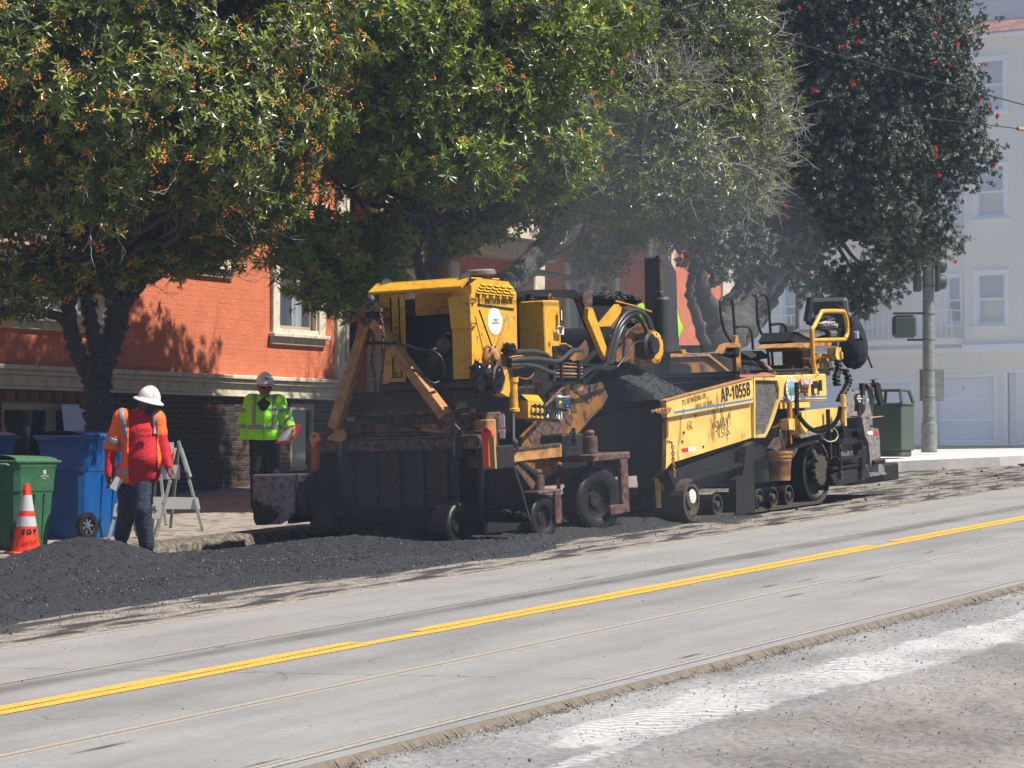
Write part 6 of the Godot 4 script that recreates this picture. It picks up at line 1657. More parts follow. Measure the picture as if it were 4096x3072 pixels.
	pf("guide_paddle", M.pink, 4, 20.76, 0.03, [[2042, 320], [2050, 270], [2070, 238], [2098, 240], [2128, 270], [2147, 320], [2110, 325], [2096, 396], [2078, 398], [2056, 360]])
	pf("paddle_stem", M.orange, 4, 20.80, 0.04, [[2060, 362], [2112, 380], [2112, 590], [2060, 590]])
	pf("stick", M.plywood, 4, 20.74, 0.03, [[2113, 320], [2160, 318], [2168, 608], [2122, 610]])
	for q in [[568, 320], [2088, 270]]: la("paddle_hole", M.black, lu(4, q[0], q[1], 20.70 if q[0] < 1000 else 20.745), Vector3(-1, 0, 0), [Vector2(0.016, 0), Vector2(0.016, 0.008), Vector2(0, 0.008)], 10)
	# A frame
	var ax := 20.74
	br("frame_leg", RY, lu(3, 1105, 640, ax), lu(3, 1735, 1470, ax), 0.13, 0.11)
	br("frame_leg", RY, lu(3, 1040, 640, ax + 0.02), lu(3, 745, 1580, ax + 0.02), 0.12, 0.12)
	pf("apex_plate", R, 3, ax - 0.06, 0.16, [[985, 600], [1160, 600], [1165, 640], [1000, 680], [975, 640]])
	pf("apex_web", BK, 3, ax - 0.02, 0.07, [[1025, 545], [1125, 545], [1125, 602], [1025, 602]])
	pf("apex_cap", M.steel, 3, ax - 0.06, 0.16, [[990, 518], [1080, 500], [1152, 512], [1155, 545], [988, 548]])
	la("hitch_ball", M.steel, lu(3, 1072, 515, ax + 0.02), Vector3.UP, [Vector2(0.03, 0), Vector2(0.026, 0.03), Vector2(0.05, 0.06), Vector2(0.055, 0.09), Vector2(0.045, 0.125), Vector2(0.02, 0.14), Vector2(0, 0.142)], 18)
	pf("gusset_plate", R, 4, ax - 0.05, 0.03, [[1700, 135], [1786, 102], [1800, 150], [1812, 215], [1850, 260], [1790, 345], [1688, 292]])
	pf("gusset_plate", RY, 4, ax - 0.05, 0.03, [[680, 338], [760, 268], [826, 256], [850, 312], [830, 360], [768, 372]])
	for q in [[778, 302, 862, 590], [1785, 275, 1875, 518]]:
		pf("hanger", BK, 4, 20.76, 0.06, [[q[0], q[1]], [q[2], q[1] - 8], [q[2], q[3] - 20], [q[0], q[3]]])
		pf("link_bar", M.steel, 4, 20.74, 0.015, [[q[0] + 12, q[1] + 30], [q[0] + 38, q[1] + 28], [q[0] + 26, q[1] + 235], [q[0] + 8, q[1] + 230]])
		la("bolt", M.chrome, lu(4, q[0] + 26, q[1] + 45, 20.735), Vector3(-1, 0, 0), [Vector2(0.02, 0), Vector2(0.02, 0.02), Vector2(0, 0.022)], 8)
	chain("chain", M.rust, [lu(3, 1085, 700, ax - 0.05), lu(3, 1092, 850, ax - 0.06), lu(3, 1075, 980, ax - 0.06), lu(3, 1100, 1100, ax - 0.05), lu(3, 1112, 1290, ax - 0.04)])
	chain("chain", M.rust, [lu(3, 1150, 560, ax - 0.05), lu(3, 1170, 640, ax - 0.08), lu(3, 1185, 860, ax - 0.09), lu(3, 1172, 1050, ax - 0.06), lu(3, 1145, 1290, ax - 0.04)])
	var hz := Mb.new()
	hz.tube(smooth_path([lu(3, 940, 830, 20.95), lu(3, 1180, 825, 20.62), lu(3, 1300, 825, 20.58), lu(3, 1400, 850, 20.6), lu(3, 1500, 885, 20.62), lu(3, 1620, 900, 20.62), lu(3, 1690, 955, 20.64), lu(3, 1722, 1060, 20.7), lu(3, 1720, 1130, 20.8)], 5), 0.017, 8); part(mnode, "hose", hz, M.hose_black)
	var hz2 := Mb.new()
	hz2.tube(smooth_path([lu(3, 1440, 1060, 20.66), lu(3, 1500, 1090, 20.6), lu(3, 1570, 1150, 20.58), lu(3, 1630, 1180, 20.6), lu(3, 1670, 1165, 20.66)], 5), 0.014, 8); part(mnode, "hose", hz2, M.hose_black)
	# counterweight frame under the hood
	bx("under_frame", BK, 20.98, 22.6, 1.42, 1.66, 13.6, 15.0, 0.02)
	bx("under_rail", R, 20.98, 21.05, 1.40, 1.46, 13.4, 15.1, 0.01)
	# shovel resting on the deck
	var sh := begin("shovel", "round point shovel with wooden shaft lying on the yellow elevator deck", "shovel", 20.95, 14.2, "", 1.19)
	var bl := Mb.new()
	var s0 := lu(4, 1165, 248, 20.93); var s1 := lu(4, 1290, 198, 20.93); var s2 := lu(4, 1385, 190, 20.93); var s3 := lu(4, 1415, 235, 20.93); var s4 := lu(4, 1300, 252, 20.93)
	bl.prism([Vector2(s0.z, s0.y), Vector2(s1.z, s1.y), Vector2(s2.z, s2.y), Vector2(s3.z, s3.y), Vector2(s4.z, s4.y)], 0, 0.02, Transform3D(Basis(Vector3(0, 0, 1), Vector3.UP, Vector3(-1, 0, 0)), Vector3(s0.x, 0, 0)))
	part(sh, "blade", bl, M.black_metal)
	for q in [["socket", M.black, 1400, 228, 1512, 258, 0.020], ["collar", M.reflect_red, 1510, 258, 1536, 263, 0.019], ["shaft", M.plywood, 1536, 263, 1880, 308, 0.017], ["grip_band", M.reflect_red, 1900, 310, 2040, 325, 0.018]]:
		var b := Mb.new(); b.cyl(lu(4, q[2], q[3], 20.93), lu(4, q[4], q[5], 20.93), q[6], -1, 10); part(sh, q[0], b, q[1])
# ---------- tracked asphalt paver ----------
func build_paver() -> void:
	begin("asphalt_paver", "pale yellow tracked asphalt paver with tilted hopper and black operator seat", "machine", 27.5, 14.3)
	var Y: Material = M.yellow_pale; var R: Material = M.rust; var RY: Material = M.rust_yellow; var BK: Material = M.black_metal; var YW: Material = M.yellow_worn
	var V0 := 13.05
	# --- hopper, near wing: upper band, lower panel, bevelled foot
	var band := pl("wing_band", Y, 8, V0, 0.07, [[-80, 345], [-40, 330], [560, 172], [640, 148], [692, 138], [692, 352], [-15, 475], [-72, 486]])
	var panel := pl("wing_panel", Y, 8, V0 + 0.035, 0.05, [[-72, 486], [-15, 475], [692, 352], [692, 660], [600, 690], [-40, 890], [-85, 945]])
	var fb := Mb.new()
	var a0 := lv(8, -85, 945, V0 + 0.035); var a1 := lv(8, 692, 660, V0 + 0.035)
	var b0 := a0 + Vector3(0.06, -0.16, -0.30); var b1 := a1 + Vector3(0, -0.12, -0.30)
	fb.quad(a0, a1, b1, b0, Vector3(0, -1, 1)); fb.quad(a0 + Vector3(0, 0, -.05), a1 + Vector3(0, 0, -.05), b1 + Vector3(0, 0, -.04), b0 + Vector3(0, 0, -.04), Vector3(0, 1, -1)); fb.quad(a0, b0, b0 + Vector3(0, 0, -.04), a0 + Vector3(0, 0, -.05), Vector3(-1, 0, 0))
	part(mnode, "wing_foot", fb, YW)
	pf("wing_end", YW, 5, 24.50, 0.05, [[1665, 1345], [1692, 1338], [1700, 1500], [1690, 1720], [1640, 1985], [1625, 1990], [1668, 1700]])
	pl("wing_rim", RY, 8, V0 - 0.01, 0.09, [[-80, 345], [-40, 330], [560, 172], [692, 138], [692, 128], [560, 162], [-40, 320], [-82, 335]])
	pl("stripe", M.stripe_blue, 8, V0 - 0.003, 0.003, [[-8, 435], [690, 318], [690, 334], [-8, 453]], band)
	# lettering: each part lies on the band
	var tilt := 0.088
	letters("lettering", "AP-1055B", 0.165, M.ink, lv(8, 536, 262, V0) + Vector3(0, 0, 0.003), 0.80, tilt, true, band)
	var gm := plain(k(.52, .42, .25), .8)
	letters("graffiti", "I'LL BE WAITING UP..", 0.062, gm, lv(8, 172, 322, V0) + Vector3(0, 0, 0.003), 0.80, tilt + 0.03, false, band)
	letters("graffiti", "UNTILL GET HOME...", 0.058, gm, lv(8, 262, 372, V0) + Vector3(0, 0, 0.003), 0.66, tilt + 0.02, false, band)
	letters("graffiti", "*SMiLy*", 0.115, gm, lv(8, 412, 535, V0 + 0.035) + Vector3(0, 0, 0.003), 0.88, tilt + 0.16, false, panel)
	letters("graffiti", "V.ST.S.", 0.105, gm, lv(8, 432, 615, V0 + 0.035) + Vector3(0, 0, 0.003), 0.80, tilt + 0.05, false, panel)
	letters("graffiti", "6K", 0.10, plain(k(.70, .56, .30), .8), lv(8, 130, 555, V0 + 0.035) + Vector3(0, 0, 0.003), 0.9, 0.0, false, panel)
	pl("reflector", M.reflect_red, 8, V0 + 0.031, 0.004, [[56, 762], [116, 752], [118, 790], [60, 798]], panel)
	pl("reflector", M.white_gloss, 8, V0 + 0.031, 0.004, [[118, 752], [182, 744], [182, 780], [120, 790]], panel)
	for q in [[73, 620], [245, 745], [180, 470], [60, 700]]: la("bolt", M.ink, lv(8, q[0], q[1], V0 + 0.035), Vector3(0, 0, 1), [Vector2(0.014, 0), Vector2(0.014, 0.015), Vector2(0, 0.016)], 8, panel)
	# hopper front apron, floor, far wing, back
	pf("hopper_apron", BK, 5, 24.52, 0.05, [[1675, 1345], [1500, 1395], [1110, 1478], [1040, 1500], [1020, 1700], [1060, 2020], [1640, 1985], [1680, 1700]])
	bx("hopper_floor", BK, 24.55, 26.9, 0.62, 0.70, 13.2, 15.5, 0.01)
	pl("far_wing", YW, 5, 15.45, 0.05, [[1450, 1300], [1560, 1000], [1620, 945], [2068, 928], [2180, 1000], [2330, 1150], [2330, 1500], [1450, 1560]])  # worn yellow, darker than the near wing, paints in shade and tar
	pl("far_wing_rim", RY, 5, 15.40, 0.10, [[1618, 938], [2070, 918], [2086, 930], [2340, 1140], [2330, 1155], [2068, 938], [1620, 952]])
	bx("hopper_back", BK, 26.82, 26.88, 0.7, 1.64, 13.12, 15.5, 0.01)
	chain("chain", RY, [lv(6, 1560, 325, 13.04), lv(6, 1620, 310, 13.02), lv(6, 1690, 300, 13.0), lv(6, 1730, 285, 13.0)])
	chain("chain", RY, [lv(6, 1735, 290, 13.0), lv(6, 1710, 330, 13.0), lv(6, 1640, 330, 13.02), lv(6, 1600, 320, 13.02)])
	chain("chain", RY, [lv(6, 1700, 590, 13.02), lv(6, 1742, 600, 13.0), lv(6, 1752, 680, 12.98), lv(6, 1755, 780, 12.98), lv(6, 1768, 915, 12.98)])
	tb("truck_roller", BK, 6, [[1480, 980, 13.9], [1660, 972, 13.3]], 0.06, 12, 1)
	pl("push_bracket", Y, 6, 13.28, 0.04, [[1615, 915], [1640, 912], [1645, 1000], [1650, 1170], [1628, 1175], [1622, 1010]])
	la("roller_end", RY, lv(6, 1665, 978, 13.26), Vector3(0, 0, 1), [Vector2(0.055, -0.08), Vector2(0.055, 0.0), Vector2(0.03, 0.01), Vector2(0, 0.01)], 14)
	# --- grille: frame, backing, woven bars
	var gpts := [[697, 132], [915, 130], [932, 215], [930, 310], [902, 420], [868, 520], [832, 600], [800, 662], [700, 668]]
	pl("grille_backing", M.black_deep, 8, V0 + 0.06, 0.02, gpts)
	var gf := Mb.new()
	var outer := []; var inner := []
	for p in gpts:
		var q := lv(8, p[0], p[1], V0); outer.append(q)
	var cen := Vector3.ZERO
	for q in outer: cen += q / outer.size()
	for q in outer: inner.append(q + (cen - q).normalized() * 0.05)
	for i in outer.size():
		var j := (i + 1) % outer.size()
		gf.quad(outer[i], outer[j], inner[j], inner[i], Vector3(0, 0, 1)); gf.quad(outer[i], outer[j], outer[j] + Vector3(0, 0, -.08), outer[i] + Vector3(0, 0, -.08), (outer[i] - cen)); gf.quad(inner[i], inner[j], inner[j] + Vector3(0, 0, -.06), inner[i] + Vector3(0, 0, -.06), (cen - inner[i]))
	part(mnode, "grille_frame", gf, Y)
	var poly := PackedVector2Array()
	for q in inner: poly.append(Vector2(q.x, q.y))
	var gb := Mb.new()
	for s in [-1.0, 1.0]:
		for i in range(-60, 60):
			var c := Vector2(cen.x + i * 0.026, cen.y); var d := Vector2(s * 0.6, 1.0)
			var seg := Geometry2D.intersect_polyline_with_polygon(PackedVector2Array([c - d, c + d]), poly)
			for g in seg:
				if g.size() >= 2: gb.bar(Vector3(g[0].x, g[0].y, cen.z - 0.03), Vector3(g[g.size() - 1].x, g[g.size() - 1].y, cen.z - 0.03), 0.006, 0.006)
	part(mnode, "grille_bars", gb, M.steel_grey).set_meta("kind", "stuff")
	# --- engine side panel with emblem and signs
	bx("engine_box", Y, 27.55, 29.08, 1.33, 1.68, V0 + 0.03, 15.5, 0.015)
	bx("engine_core", BK, 26.9, 29.3, 0.75, 1.6, 13.5, 15.3, 0.02)
	bx("engine_deck", BK, 26.9, 29.3, 1.685, 1.72, V0 + 0.1, 15.5, 0.01)
	var so := lv(8, 1028, 232, V0 + 0.03)
	la("emblem", M.white, so, Vector3(0, 0, 1), [Vector2(0.158, 0), Vector2(0.158, 0.004), Vector2(0, 0.004)], 36)
	la("emblem_ring", plain(k(.50, .52, .50), .6), so + Vector3(0, 0, 0.004), Vector3(0, 0, 1), [Vector2(0.105, 0), Vector2(0.105, 0.002), Vector2(0.10, 0.002)], 36)
	la("emblem_sky", plain(k(.42, .66, .78), .5), so + Vector3(0, 0, 0.004), Vector3(0, 0, 1), [Vector2(0.098, 0), Vector2(0.098, 0.003), Vector2(0, 0.003)], 30)
	var ew := Mb.new(); ew.prism([Vector2(-0.09, -0.02), Vector2(-0.04, 0.03), Vector2(0.0, 0.0), Vector2(0.05, 0.035), Vector2(0.09, -0.02), Vector2(0.06, -0.075), Vector2(-0.06, -0.075)], 0, 0.002, at(so + Vector3(0, 0, 0.008))); part(mnode, "emblem_hills", ew, plain(k(.30, .48, .42), .5))
	for i in 15:
		var a := TAU * i / 15.0
		strokes(mnode, "emblem_print", Transform3D(Basis(Vector3(0, 0, 1), a - PI / 2), so + Vector3(cos(a) * 0.130, sin(a) * 0.130, 0.006)), 2, 0.026, 0.024, plain(k(.45, .42, .34), .7), i)
	pl("sign", M.sign_red, 8, V0 + 0.024, 0.006, [[1112, 145], [1210, 138], [1210, 192], [1114, 198]])
	letters("lettering", "UY4M36", 0.078, M.white, lv(8, 1162, 168, V0 + 0.02) + Vector3(0, 0, 0.004), 0.78)
	letters("lettering", "PV009", 0.115, M.ink, lv(8, 1142, 262, V0 + 0.03) + Vector3(0, 0, 0.003), 0.52)
	pl("stripe", M.stripe_blue, 8, V0 + 0.026, 0.004, [[950, 303], [1362, 294], [1362, 310], [950, 318]])
	pl("vent", M.black, 8, V0 + 0.024, 0.01, [[1225, 165], [1264, 162], [1266, 278], [1228, 282]]); pl("vent_slot", Y, 8, V0 + 0.02, 0.01, [[1232, 232], [1258, 232], [1258, 272], [1234, 274]])
	pl("handle", M.black, 8, V0 + 0.02, 0.02, [[1283, 155], [1300, 153], [1304, 250], [1286, 252]])
	tb("black_post", M.black, 8, [[1075, 175, 12.95], [1078, 470, 12.95]], 0.030, 10, 1)
	tb("cable", M.hose_black, 8, [[1095, 160, 12.97], [1115, 200, 12.95], [1112, 250, 12.95], [1095, 285, 12.96]], 0.008, 6, 5)
	pl("mid_sill", Y, 8, V0 + 0.06, 0.3, [[930, 345], [1190, 350], [1195, 395], [930, 410]])
	# --- tow arm, gear motor, hoses
	pl("tow_arm", Y, 8, V0 - 0.03, 0.16, [[1122, 435], [1300, 415], [1470, 398], [1475, 525], [1330, 548], [1215, 582], [1165, 606], [1128, 596]])
	pl("tow_arm_low", M.steel_grey, 8, V0 - 0.02, 0.14, [[1112, 650], [1180, 606], [1390, 568], [1396, 612], [1240, 640], [1112, 672]])
	tb("hydraulic_post", M.black, 8, [[1352, 415, 12.96], [1360, 620, 12.96], [1372, 700, 12.96]], 0.028, 10, 1)
	tb("hydraulic_rod", M.steel, 8, [[1376, 700, 12.96], [1382, 860, 12.96]], 0.018, 8, 1)
	pl("gear_bracket", Y, 8, 12.92, 0.12, [[1005, 500], [1058, 496], [1060, 600], [1010, 590]])
	var gb2 := lv(8, 1080, 548, 12.98)
	la("gear_motor", Y, gb2, Vector3(1, 0, 0), [Vector2(0, -0.02), Vector2(0.045, -0.02), Vector2(0.045, 0.10), Vector2(0.055, 0.10), Vector2(0.055, 0.14), Vector2(0, 0.14)], 16)
	pl("gear_guard", Y, 8, 12.90, 0.16, [[1108, 502], [1140, 510], [1172, 600], [1160, 632], [1118, 640], [1104, 590]])
	tb("yellow_post", RY, 8, [[1012, 350, 13.0], [1015, 500, 13.0]], 0.035, 10, 1)
	tb("post", RY, 8, [[1018, 595, 13.0], [1024, 720, 13.0]], 0.02, 8, 1)
	var cp := smooth_path([lv(8, 1095, 470, 12.90), lv(8, 1130, 520, 12.86), lv(8, 1190, 580, 12.84), lv(8, 1260, 608, 12.83), lv(8, 1330, 595, 12.83), lv(8, 1400, 550, 12.85), lv(8, 1445, 480, 12.88), lv(8, 1460, 400, 12.92)], 7)
	var ch := Mb.new(); ch.tube(cp, 0.022, 8)
	for i in range(0, cp.size() - 1, 1):
		var d: Vector3 = (cp[i + 1] - cp[i]).normalized()
		for q in 2: ch.lathe([Vector2(0.022, -0.006), Vector2(0.031, 0), Vector2(0.022, 0.006)], cp[i].lerp(cp[i + 1], 0.5 * q), d, 8)
	part(mnode, "coil_hose", ch, M.hose_black)
	tb("cable_loop", plain(k(.72, .68, .52), .6), 8, [[1385, 570, 12.9], [1425, 600, 12.88], [1440, 650, 12.88], [1415, 690, 12.88], [1360, 700, 12.9], [1310, 670, 12.92], [1300, 640, 12.93]], 0.008, 6, 5)
	# coil spring hose column and yellow post at the rear
	tb("rear_post", Y, 8, [[1485, 285, 12.98], [1490, 400, 12.98], [1498, 560, 12.98]], 0.034, 12, 1)
	la("post_collar", Y, lv(8, 1485, 385, 12.98), Vector3.UP, [Vector2(0.055, -0.01), Vector2(0.055, 0.01), Vector2(0.03, 0.012)], 14)
	for q in [[[1440, -20], [1445, 60], [1425, 130], [1435, 200]], [[1500, 60], [1535, 150], [1520, 210], [1480, 280], [1455, 340]]]:
		var sp := []
		for p in q: sp.append(lv(8, p[0], p[1], 13.15))
		sp = smooth_path(sp, 24)
		var hb := Mb.new(); var hel := []
		for i in sp.size():
			var a := i * 1.9; hel.append(sp[i] + Vector3(cos(a) * 0.045, 0, sin(a) * 0.045))
		hb.tube(hel, 0.014, 6); part(mnode, "coil_hose", hb, M.hose_black)
	# --- crawler track
	var tr := Mb.new()
	var path := []
	var c1 := Vector2(24.99, 0.26); var r1 := 0.25; var c2 := Vector2(28.46, 0.42); var r2 := 0.41
	for i in 13: path.append(c1 + Vector2(cos(PI * 0.5 + PI * i / 12.0), sin(PI * 0.5 + PI * i / 12.0)) * r1)
	for i in 8: path.append(Vector2(lerpf(c1.x, c2.x, (i + 1) / 9.0), 0.012))
	for i in 15: path.append(c2 + Vector2(cos(-PI * 0.5 + PI * i / 14.0), sin(-PI * 0.5 + PI * i / 14.0)) * r2)
	for fv in [12.98, 15.1]:
		var tk := Mb.new(); var tu := Mb.new()
		for i in path.size():
			var p: Vector2 = path[i]; var q: Vector2 = path[(i + 1) % path.size()]
			var n := Vector2((q - p).y, -(q - p).x).normalized() * 0.035
			var A := lo(p.x, p.y, fv); var B := lo(q.x, q.y, fv); var A2 := lo(p.x - n.x, p.y - n.y, fv); var B2 := lo(q.x - n.x, q.y - n.y, fv)
			var dz := Vector3(0, 0, -0.42)
			var tt := tu if i == path.size() - 1 else tk
			tt.quad(A, B, B + dz, A + dz, Vector3(n.x, n.y, 0)); tt.quad(A2, B2, B2 + dz, A2 + dz, Vector3(-n.x, -n.y, 0)); tt.quad(A, B, B2, A2, Vector3(0, 0, 1)); tt.quad(A + dz, B + dz, B2 + dz, A2 + dz, Vector3(0, 0, -1))
		part(mnode, "track_belt", tk, M.rubber_dusty); part(mnode, "track_belt_return", tu, M.rubber)
		var dz := 0.03
		var idl := la("idler_wheel", M.rubber_dusty, lo(24.99, 0.26, fv + dz), Vector3(0, 0, 1), [Vector2(0, -0.3), Vector2(0.215, -0.3), Vector2(0.215, 0.0), Vector2(0.17, 0.012), Vector2(0.155, -0.02), Vector2(0.10, -0.035), Vector2(0.09, 0.0), Vector2(0, 0.005)], 30)
		la("hub_cap", M.walk_pale, lo(25.02, 0.30, fv + dz), Vector3(0, 0, 1), [Vector2(0.085, 0.0), Vector2(0.08, 0.012), Vector2(0, 0.014)], 18, idl)
		for q in [25.66, 26.2, 26.82, 27.19, 27.65]:
			var ro := la("track_roller", M.rubber, lo(q, 0.165, fv + dz), Vector3(0, 0, 1), [Vector2(0, -0.3), Vector2(0.125, -0.3), Vector2(0.125, 0.0), Vector2(0.118, 0.004), Vector2(0.112, -0.05), Vector2(0.045, -0.06), Vector2(0.04, 0.0), Vector2(0, 0.005)], 26)
			la("roller_hub", M.rubber_dusty, lo(q, 0.165, fv + dz), Vector3(0, 0, 1), [Vector2(0.05, -0.05), Vector2(0.045, 0.01), Vector2(0.02, 0.02), Vector2(0, 0.02)], 8, ro)
			la("roller_rim", M.rubber_dusty, lo(q, 0.165, fv + dz), Vector3(0, 0, 1), [Vector2(0.127, -0.012), Vector2(0.127, 0.006), Vector2(0.114, 0.006), Vector2(0.112, -0.03)], 26, ro)
		var dr := la("drive_wheel", M.black, lo(28.46, 0.42, fv + dz), Vector3(0, 0, 1), [Vector2(0, -0.3), Vector2(0.37, -0.3), Vector2(0.37, 0.0), Vector2(0.33, 0.01), Vector2(0.28, -0.05), Vector2(0.2, -0.06), Vector2(0, -0.06)], 36)
		var sp := Mb.new()
		var tp := []
		for i in 56:
			var a := TAU * i / 56; tp.append(Vector2(cos(a), sin(a)) * (0.205 if (i / 2) % 2 == 0 else 0.180))
		sp.prism(tp, 0, -0.05, at(lo(28.55, 0.44, fv - 0.02))); part(dr, "sprocket", sp, M.rubber_dusty)
	pl("track_frame", BK, 8, 13.12, 0.3, [[-60, 960], [700, 700], [1000, 860], [1010, 1040], [0, 1130]])
	pl("frame_leg", BK, 8, 12.97, 0.10, [[640, 740], [700, 700], [705, 1330], [535, 1345], [540, 1040], [600, 1000]])
	pl("wheel_arch", R, 8, 13.04, 0.06, [[850, 760], [945, 618], [990, 540], [1010, 560], [960, 700], [905, 790]])
	pl("wheel_arch", YW, 8, 13.10, 0.06, [[880, 580], [985, 520], [1000, 700], [940, 850], [900, 850]])
	pl("skid_corner", M.walk_pale, 8, 12.95, 0.03, [[905, 920], [935, 876], [978, 905], [910, 926]])
	pl("sprocket_guard", BK, 8, 13.25, 0.04, [[1010, 900], [1040, 780], [1110, 720], [1200, 720], [1300, 760], [1345, 900], [1340, 1150], [1260, 1155], [1270, 950], [1150, 800]])
	pl("dust_crust", M.rubber_dusty, 8, 12.96, 0.02, [[1000, 880], [1030, 800], [1090, 755], [1075, 800], [1035, 850], [1015, 890]]); pl("dust_crust", M.rubber_dusty, 8, 12.96, 0.02, [[1195, 738], [1240, 770], [1270, 830], [1270, 880], [1245, 850], [1225, 800]])
	pl("mud_flap", M.black, 8, 13.15, 0.03, [[1262, 880], [1342, 870], [1342, 1150], [1265, 1156]])
	# --- platform, console, seat
	bx("platform", BK, 27.6, 29.6, 1.72, 1.76, 13.2, 15.4, 0.01)
	pl("console_plate", RY, 7, 13.5, 0.5, [[1000, 640], [1080, 600], [1440, 596], [1440, 628], [1200, 632], [1160, 668], [1130, 668], [1095, 640]])
	pl("pedestal", YW, 7, 13.6, 0.3, [[1128, 660], [1202, 650], [1198, 880], [1148, 880], [1132, 790]])
	pl("console_box", RY, 7, 13.5, 0.25, [[1262, 800], [1290, 712], [1320, 694], [1352, 708], [1372, 790], [1372, 890], [1264, 890]])
	pl("console_lamp", plain(k(.85, .75, .35), .4), 7, 13.49, 0.02, [[1298, 785], [1312, 785], [1314, 862], [1298, 862]])
	pl("gauge_post", Y, 7, 13.3, 0.12, [[1418, 642], [1468, 640], [1470, 672], [1490, 690], [1490, 740], [1440, 762], [1420, 710]])
	tb("cable", M.hose_black, 7, [[1420, 692, 13.28], [1390, 710, 13.27], [1378, 770, 13.27], [1400, 840, 13.28], [1420, 870, 13.3]], 0.006, 6, 5)
	var seat := Mb.new()
	var s0 := lv(7, 1240, 560, 13.75)
	seat.bar(lv(7, 1395, 560, 13.9), lv(7, 1372, 205, 13.9), 0.52, 0.13, 0.05, Vector3(1, 0, 0))
	seat.box(lv(7, 1260, 540, 13.9), Vector3(0.55, 0.13, 0.52), Basis.IDENTITY, 0.04)
	part(mnode, "seat", seat, plain(k(.30, .30, .29), .75))
	pl("seat_arm", M.black, 7, 13.6, 0.06, [[1170, 400], [1205, 195], [1222, 195], [1222, 330], [1200, 420]])
	pl("seat_shell", plain(k(.42, .42, .42), .6), 7, 13.58, 0.06, [[1080, 500], [1120, 478], [1200, 482], [1320, 500], [1330, 525], [1215, 560], [1160, 545], [1120, 520]])
	pl("seat_base", M.black, 7, 13.6, 0.5, [[1035, 580], [1080, 500], [1240, 560], [1450, 540], [1480, 470], [1500, 560], [1440, 600], [1060, 602]])
	var rail := [[1240, 880, 13.15], [1222, 760, 13.15], [1212, 500, 13.15], [1228, 460, 13.15], [1290, 340, 13.15], [1312, 322, 13.15], [1470, 322, 13.15], [1498, 340, 13.15], [1520, 420, 13.15], [1522, 520, 13.15], [1505, 560, 13.15]]
	tb("guard_rail", M.yellow, 7, rail, 0.030, 10, 3)
	tb("guard_rail", M.yellow, 7, [[1222, 577, 13.15], [1505, 570, 13.15]], 0.026, 10, 1)
	tb("guard_rail", M.yellow, 7, [[1530, 345, 13.3], [1545, 430, 13.3], [1530, 560, 13.3]], 0.026, 10, 1)
	la("rail_foot", M.yellow, lv(7, 1240, 885, 13.15), Vector3.UP, [Vector2(0.05, 0), Vector2(0.05, 0.03), Vector2(0.032, 0.05), Vector2(0.032, 0.12)], 12)
	# black grab rails
	for q in [[[495, 590, 14.6], [470, 555, 14.6], [430, 480, 14.6], [405, 350, 14.6], [400, 250, 14.6], [415, 215, 14.6], [460, 205, 14.6], [495, 220, 14.6], [510, 270, 14.6], [532, 560, 14.6]], [[835, 830, 14.4], [825, 720, 14.4], [800, 570, 14.4], [745, 480, 14.4], [725, 330, 14.4], [725, 205, 14.4], [745, 178, 14.4], [785, 176, 14.4], [815, 205, 14.4], [830, 300, 14.4], [865, 805, 14.4]], [[850, 440, 14.0], [920, 432, 14.0], [960, 445, 14.0], [985, 500, 14.0], [1015, 800, 14.0]], [[540, 462, 14.8], [610, 455, 14.8], [655, 470, 14.8], [680, 530, 14.8], [690, 662, 14.8]]]:
		tb("grab_rail", M.hose_black, 7, q, 0.020, 10, 3)
	for q in [[890, 14.0, 0.09], [995, 13.7, 0.10]]:
		var o := lv(7, q[0], 885, q[1]); la("pipe_stub", R, o, Vector3.UP, [Vector2(q[2], -0.05), Vector2(q[2], 0.13), Vector2(q[2] - 0.008, 0.13), Vector2(q[2] - 0.008, 0.0), Vector2(0, 0.0)], 20)
	tb("bent_pipe", R, 7, [[860, 862, 13.4], [960, 880, 13.3], [1060, 880, 13.2], [1125, 892, 13.12]], 0.028, 10, 3)
	# lamp on its bracket, engine front sheet
	pl("lamp_bracket", RY, 7, 13.9, 0.06, [[385, 690], [430, 615], [480, 600], [580, 605], [582, 830], [545, 850], [535, 640], [450, 640], [420, 700]])
	pl("lamp_bracket", RY, 7, 13.92, 0.05, [[530, 605], [538, 540], [560, 532], [562, 605]])
	pf("head_lamp", M.black, 7, lv(7, 490, 690, 13.9).x + mu0, 0.12, [[448, 650], [535, 640], [535, 705], [510, 735], [460, 730]])
	pf("lamp_lens", M.glass, 7, lv(7, 490, 690, 13.9).x + mu0 - 0.01, 0.01, [[456, 656], [528, 648], [526, 702], [462, 712]])
	var es := Mb.new(); es.quad(lv(7, 575, 900, 13.15), lv(7, 885, 892, 13.15), lv(7, 760, 770, 14.6), lv(7, 560, 700, 15.2), Vector3(0, 1, 0.3)); part(mnode, "engine_sheet", es, BK)
	pl("sheet_rim", plain(k(.62, .42, .34), .7), 7, 13.12, 0.06, [[575, 880], [760, 880], [800, 862], [888, 880], [888, 897], [575, 905]])
	tb("sheet_edge", plain(k(.62, .42, .34), .7), 7, [[888, 885, 13.15], [820, 820, 13.7], [700, 740, 14.4], [610, 690, 14.9]], 0.03, 6, 1)
	for i in 6: tb("louvre", M.steel, 7, [[600 + i * 6, 800 + i * 14, 13.9 - i * .1], [740 + i * 14, 808 + i * 14, 13.9 - i * .1]], 0.007, 5, 1)
	# stacks
	bx("stack_base", BK, 25.35, 26.25, 1.72, 1.98, 14.1, 15.0, 0.02)
	var st := lv(10, 512, 1520, 14.4)
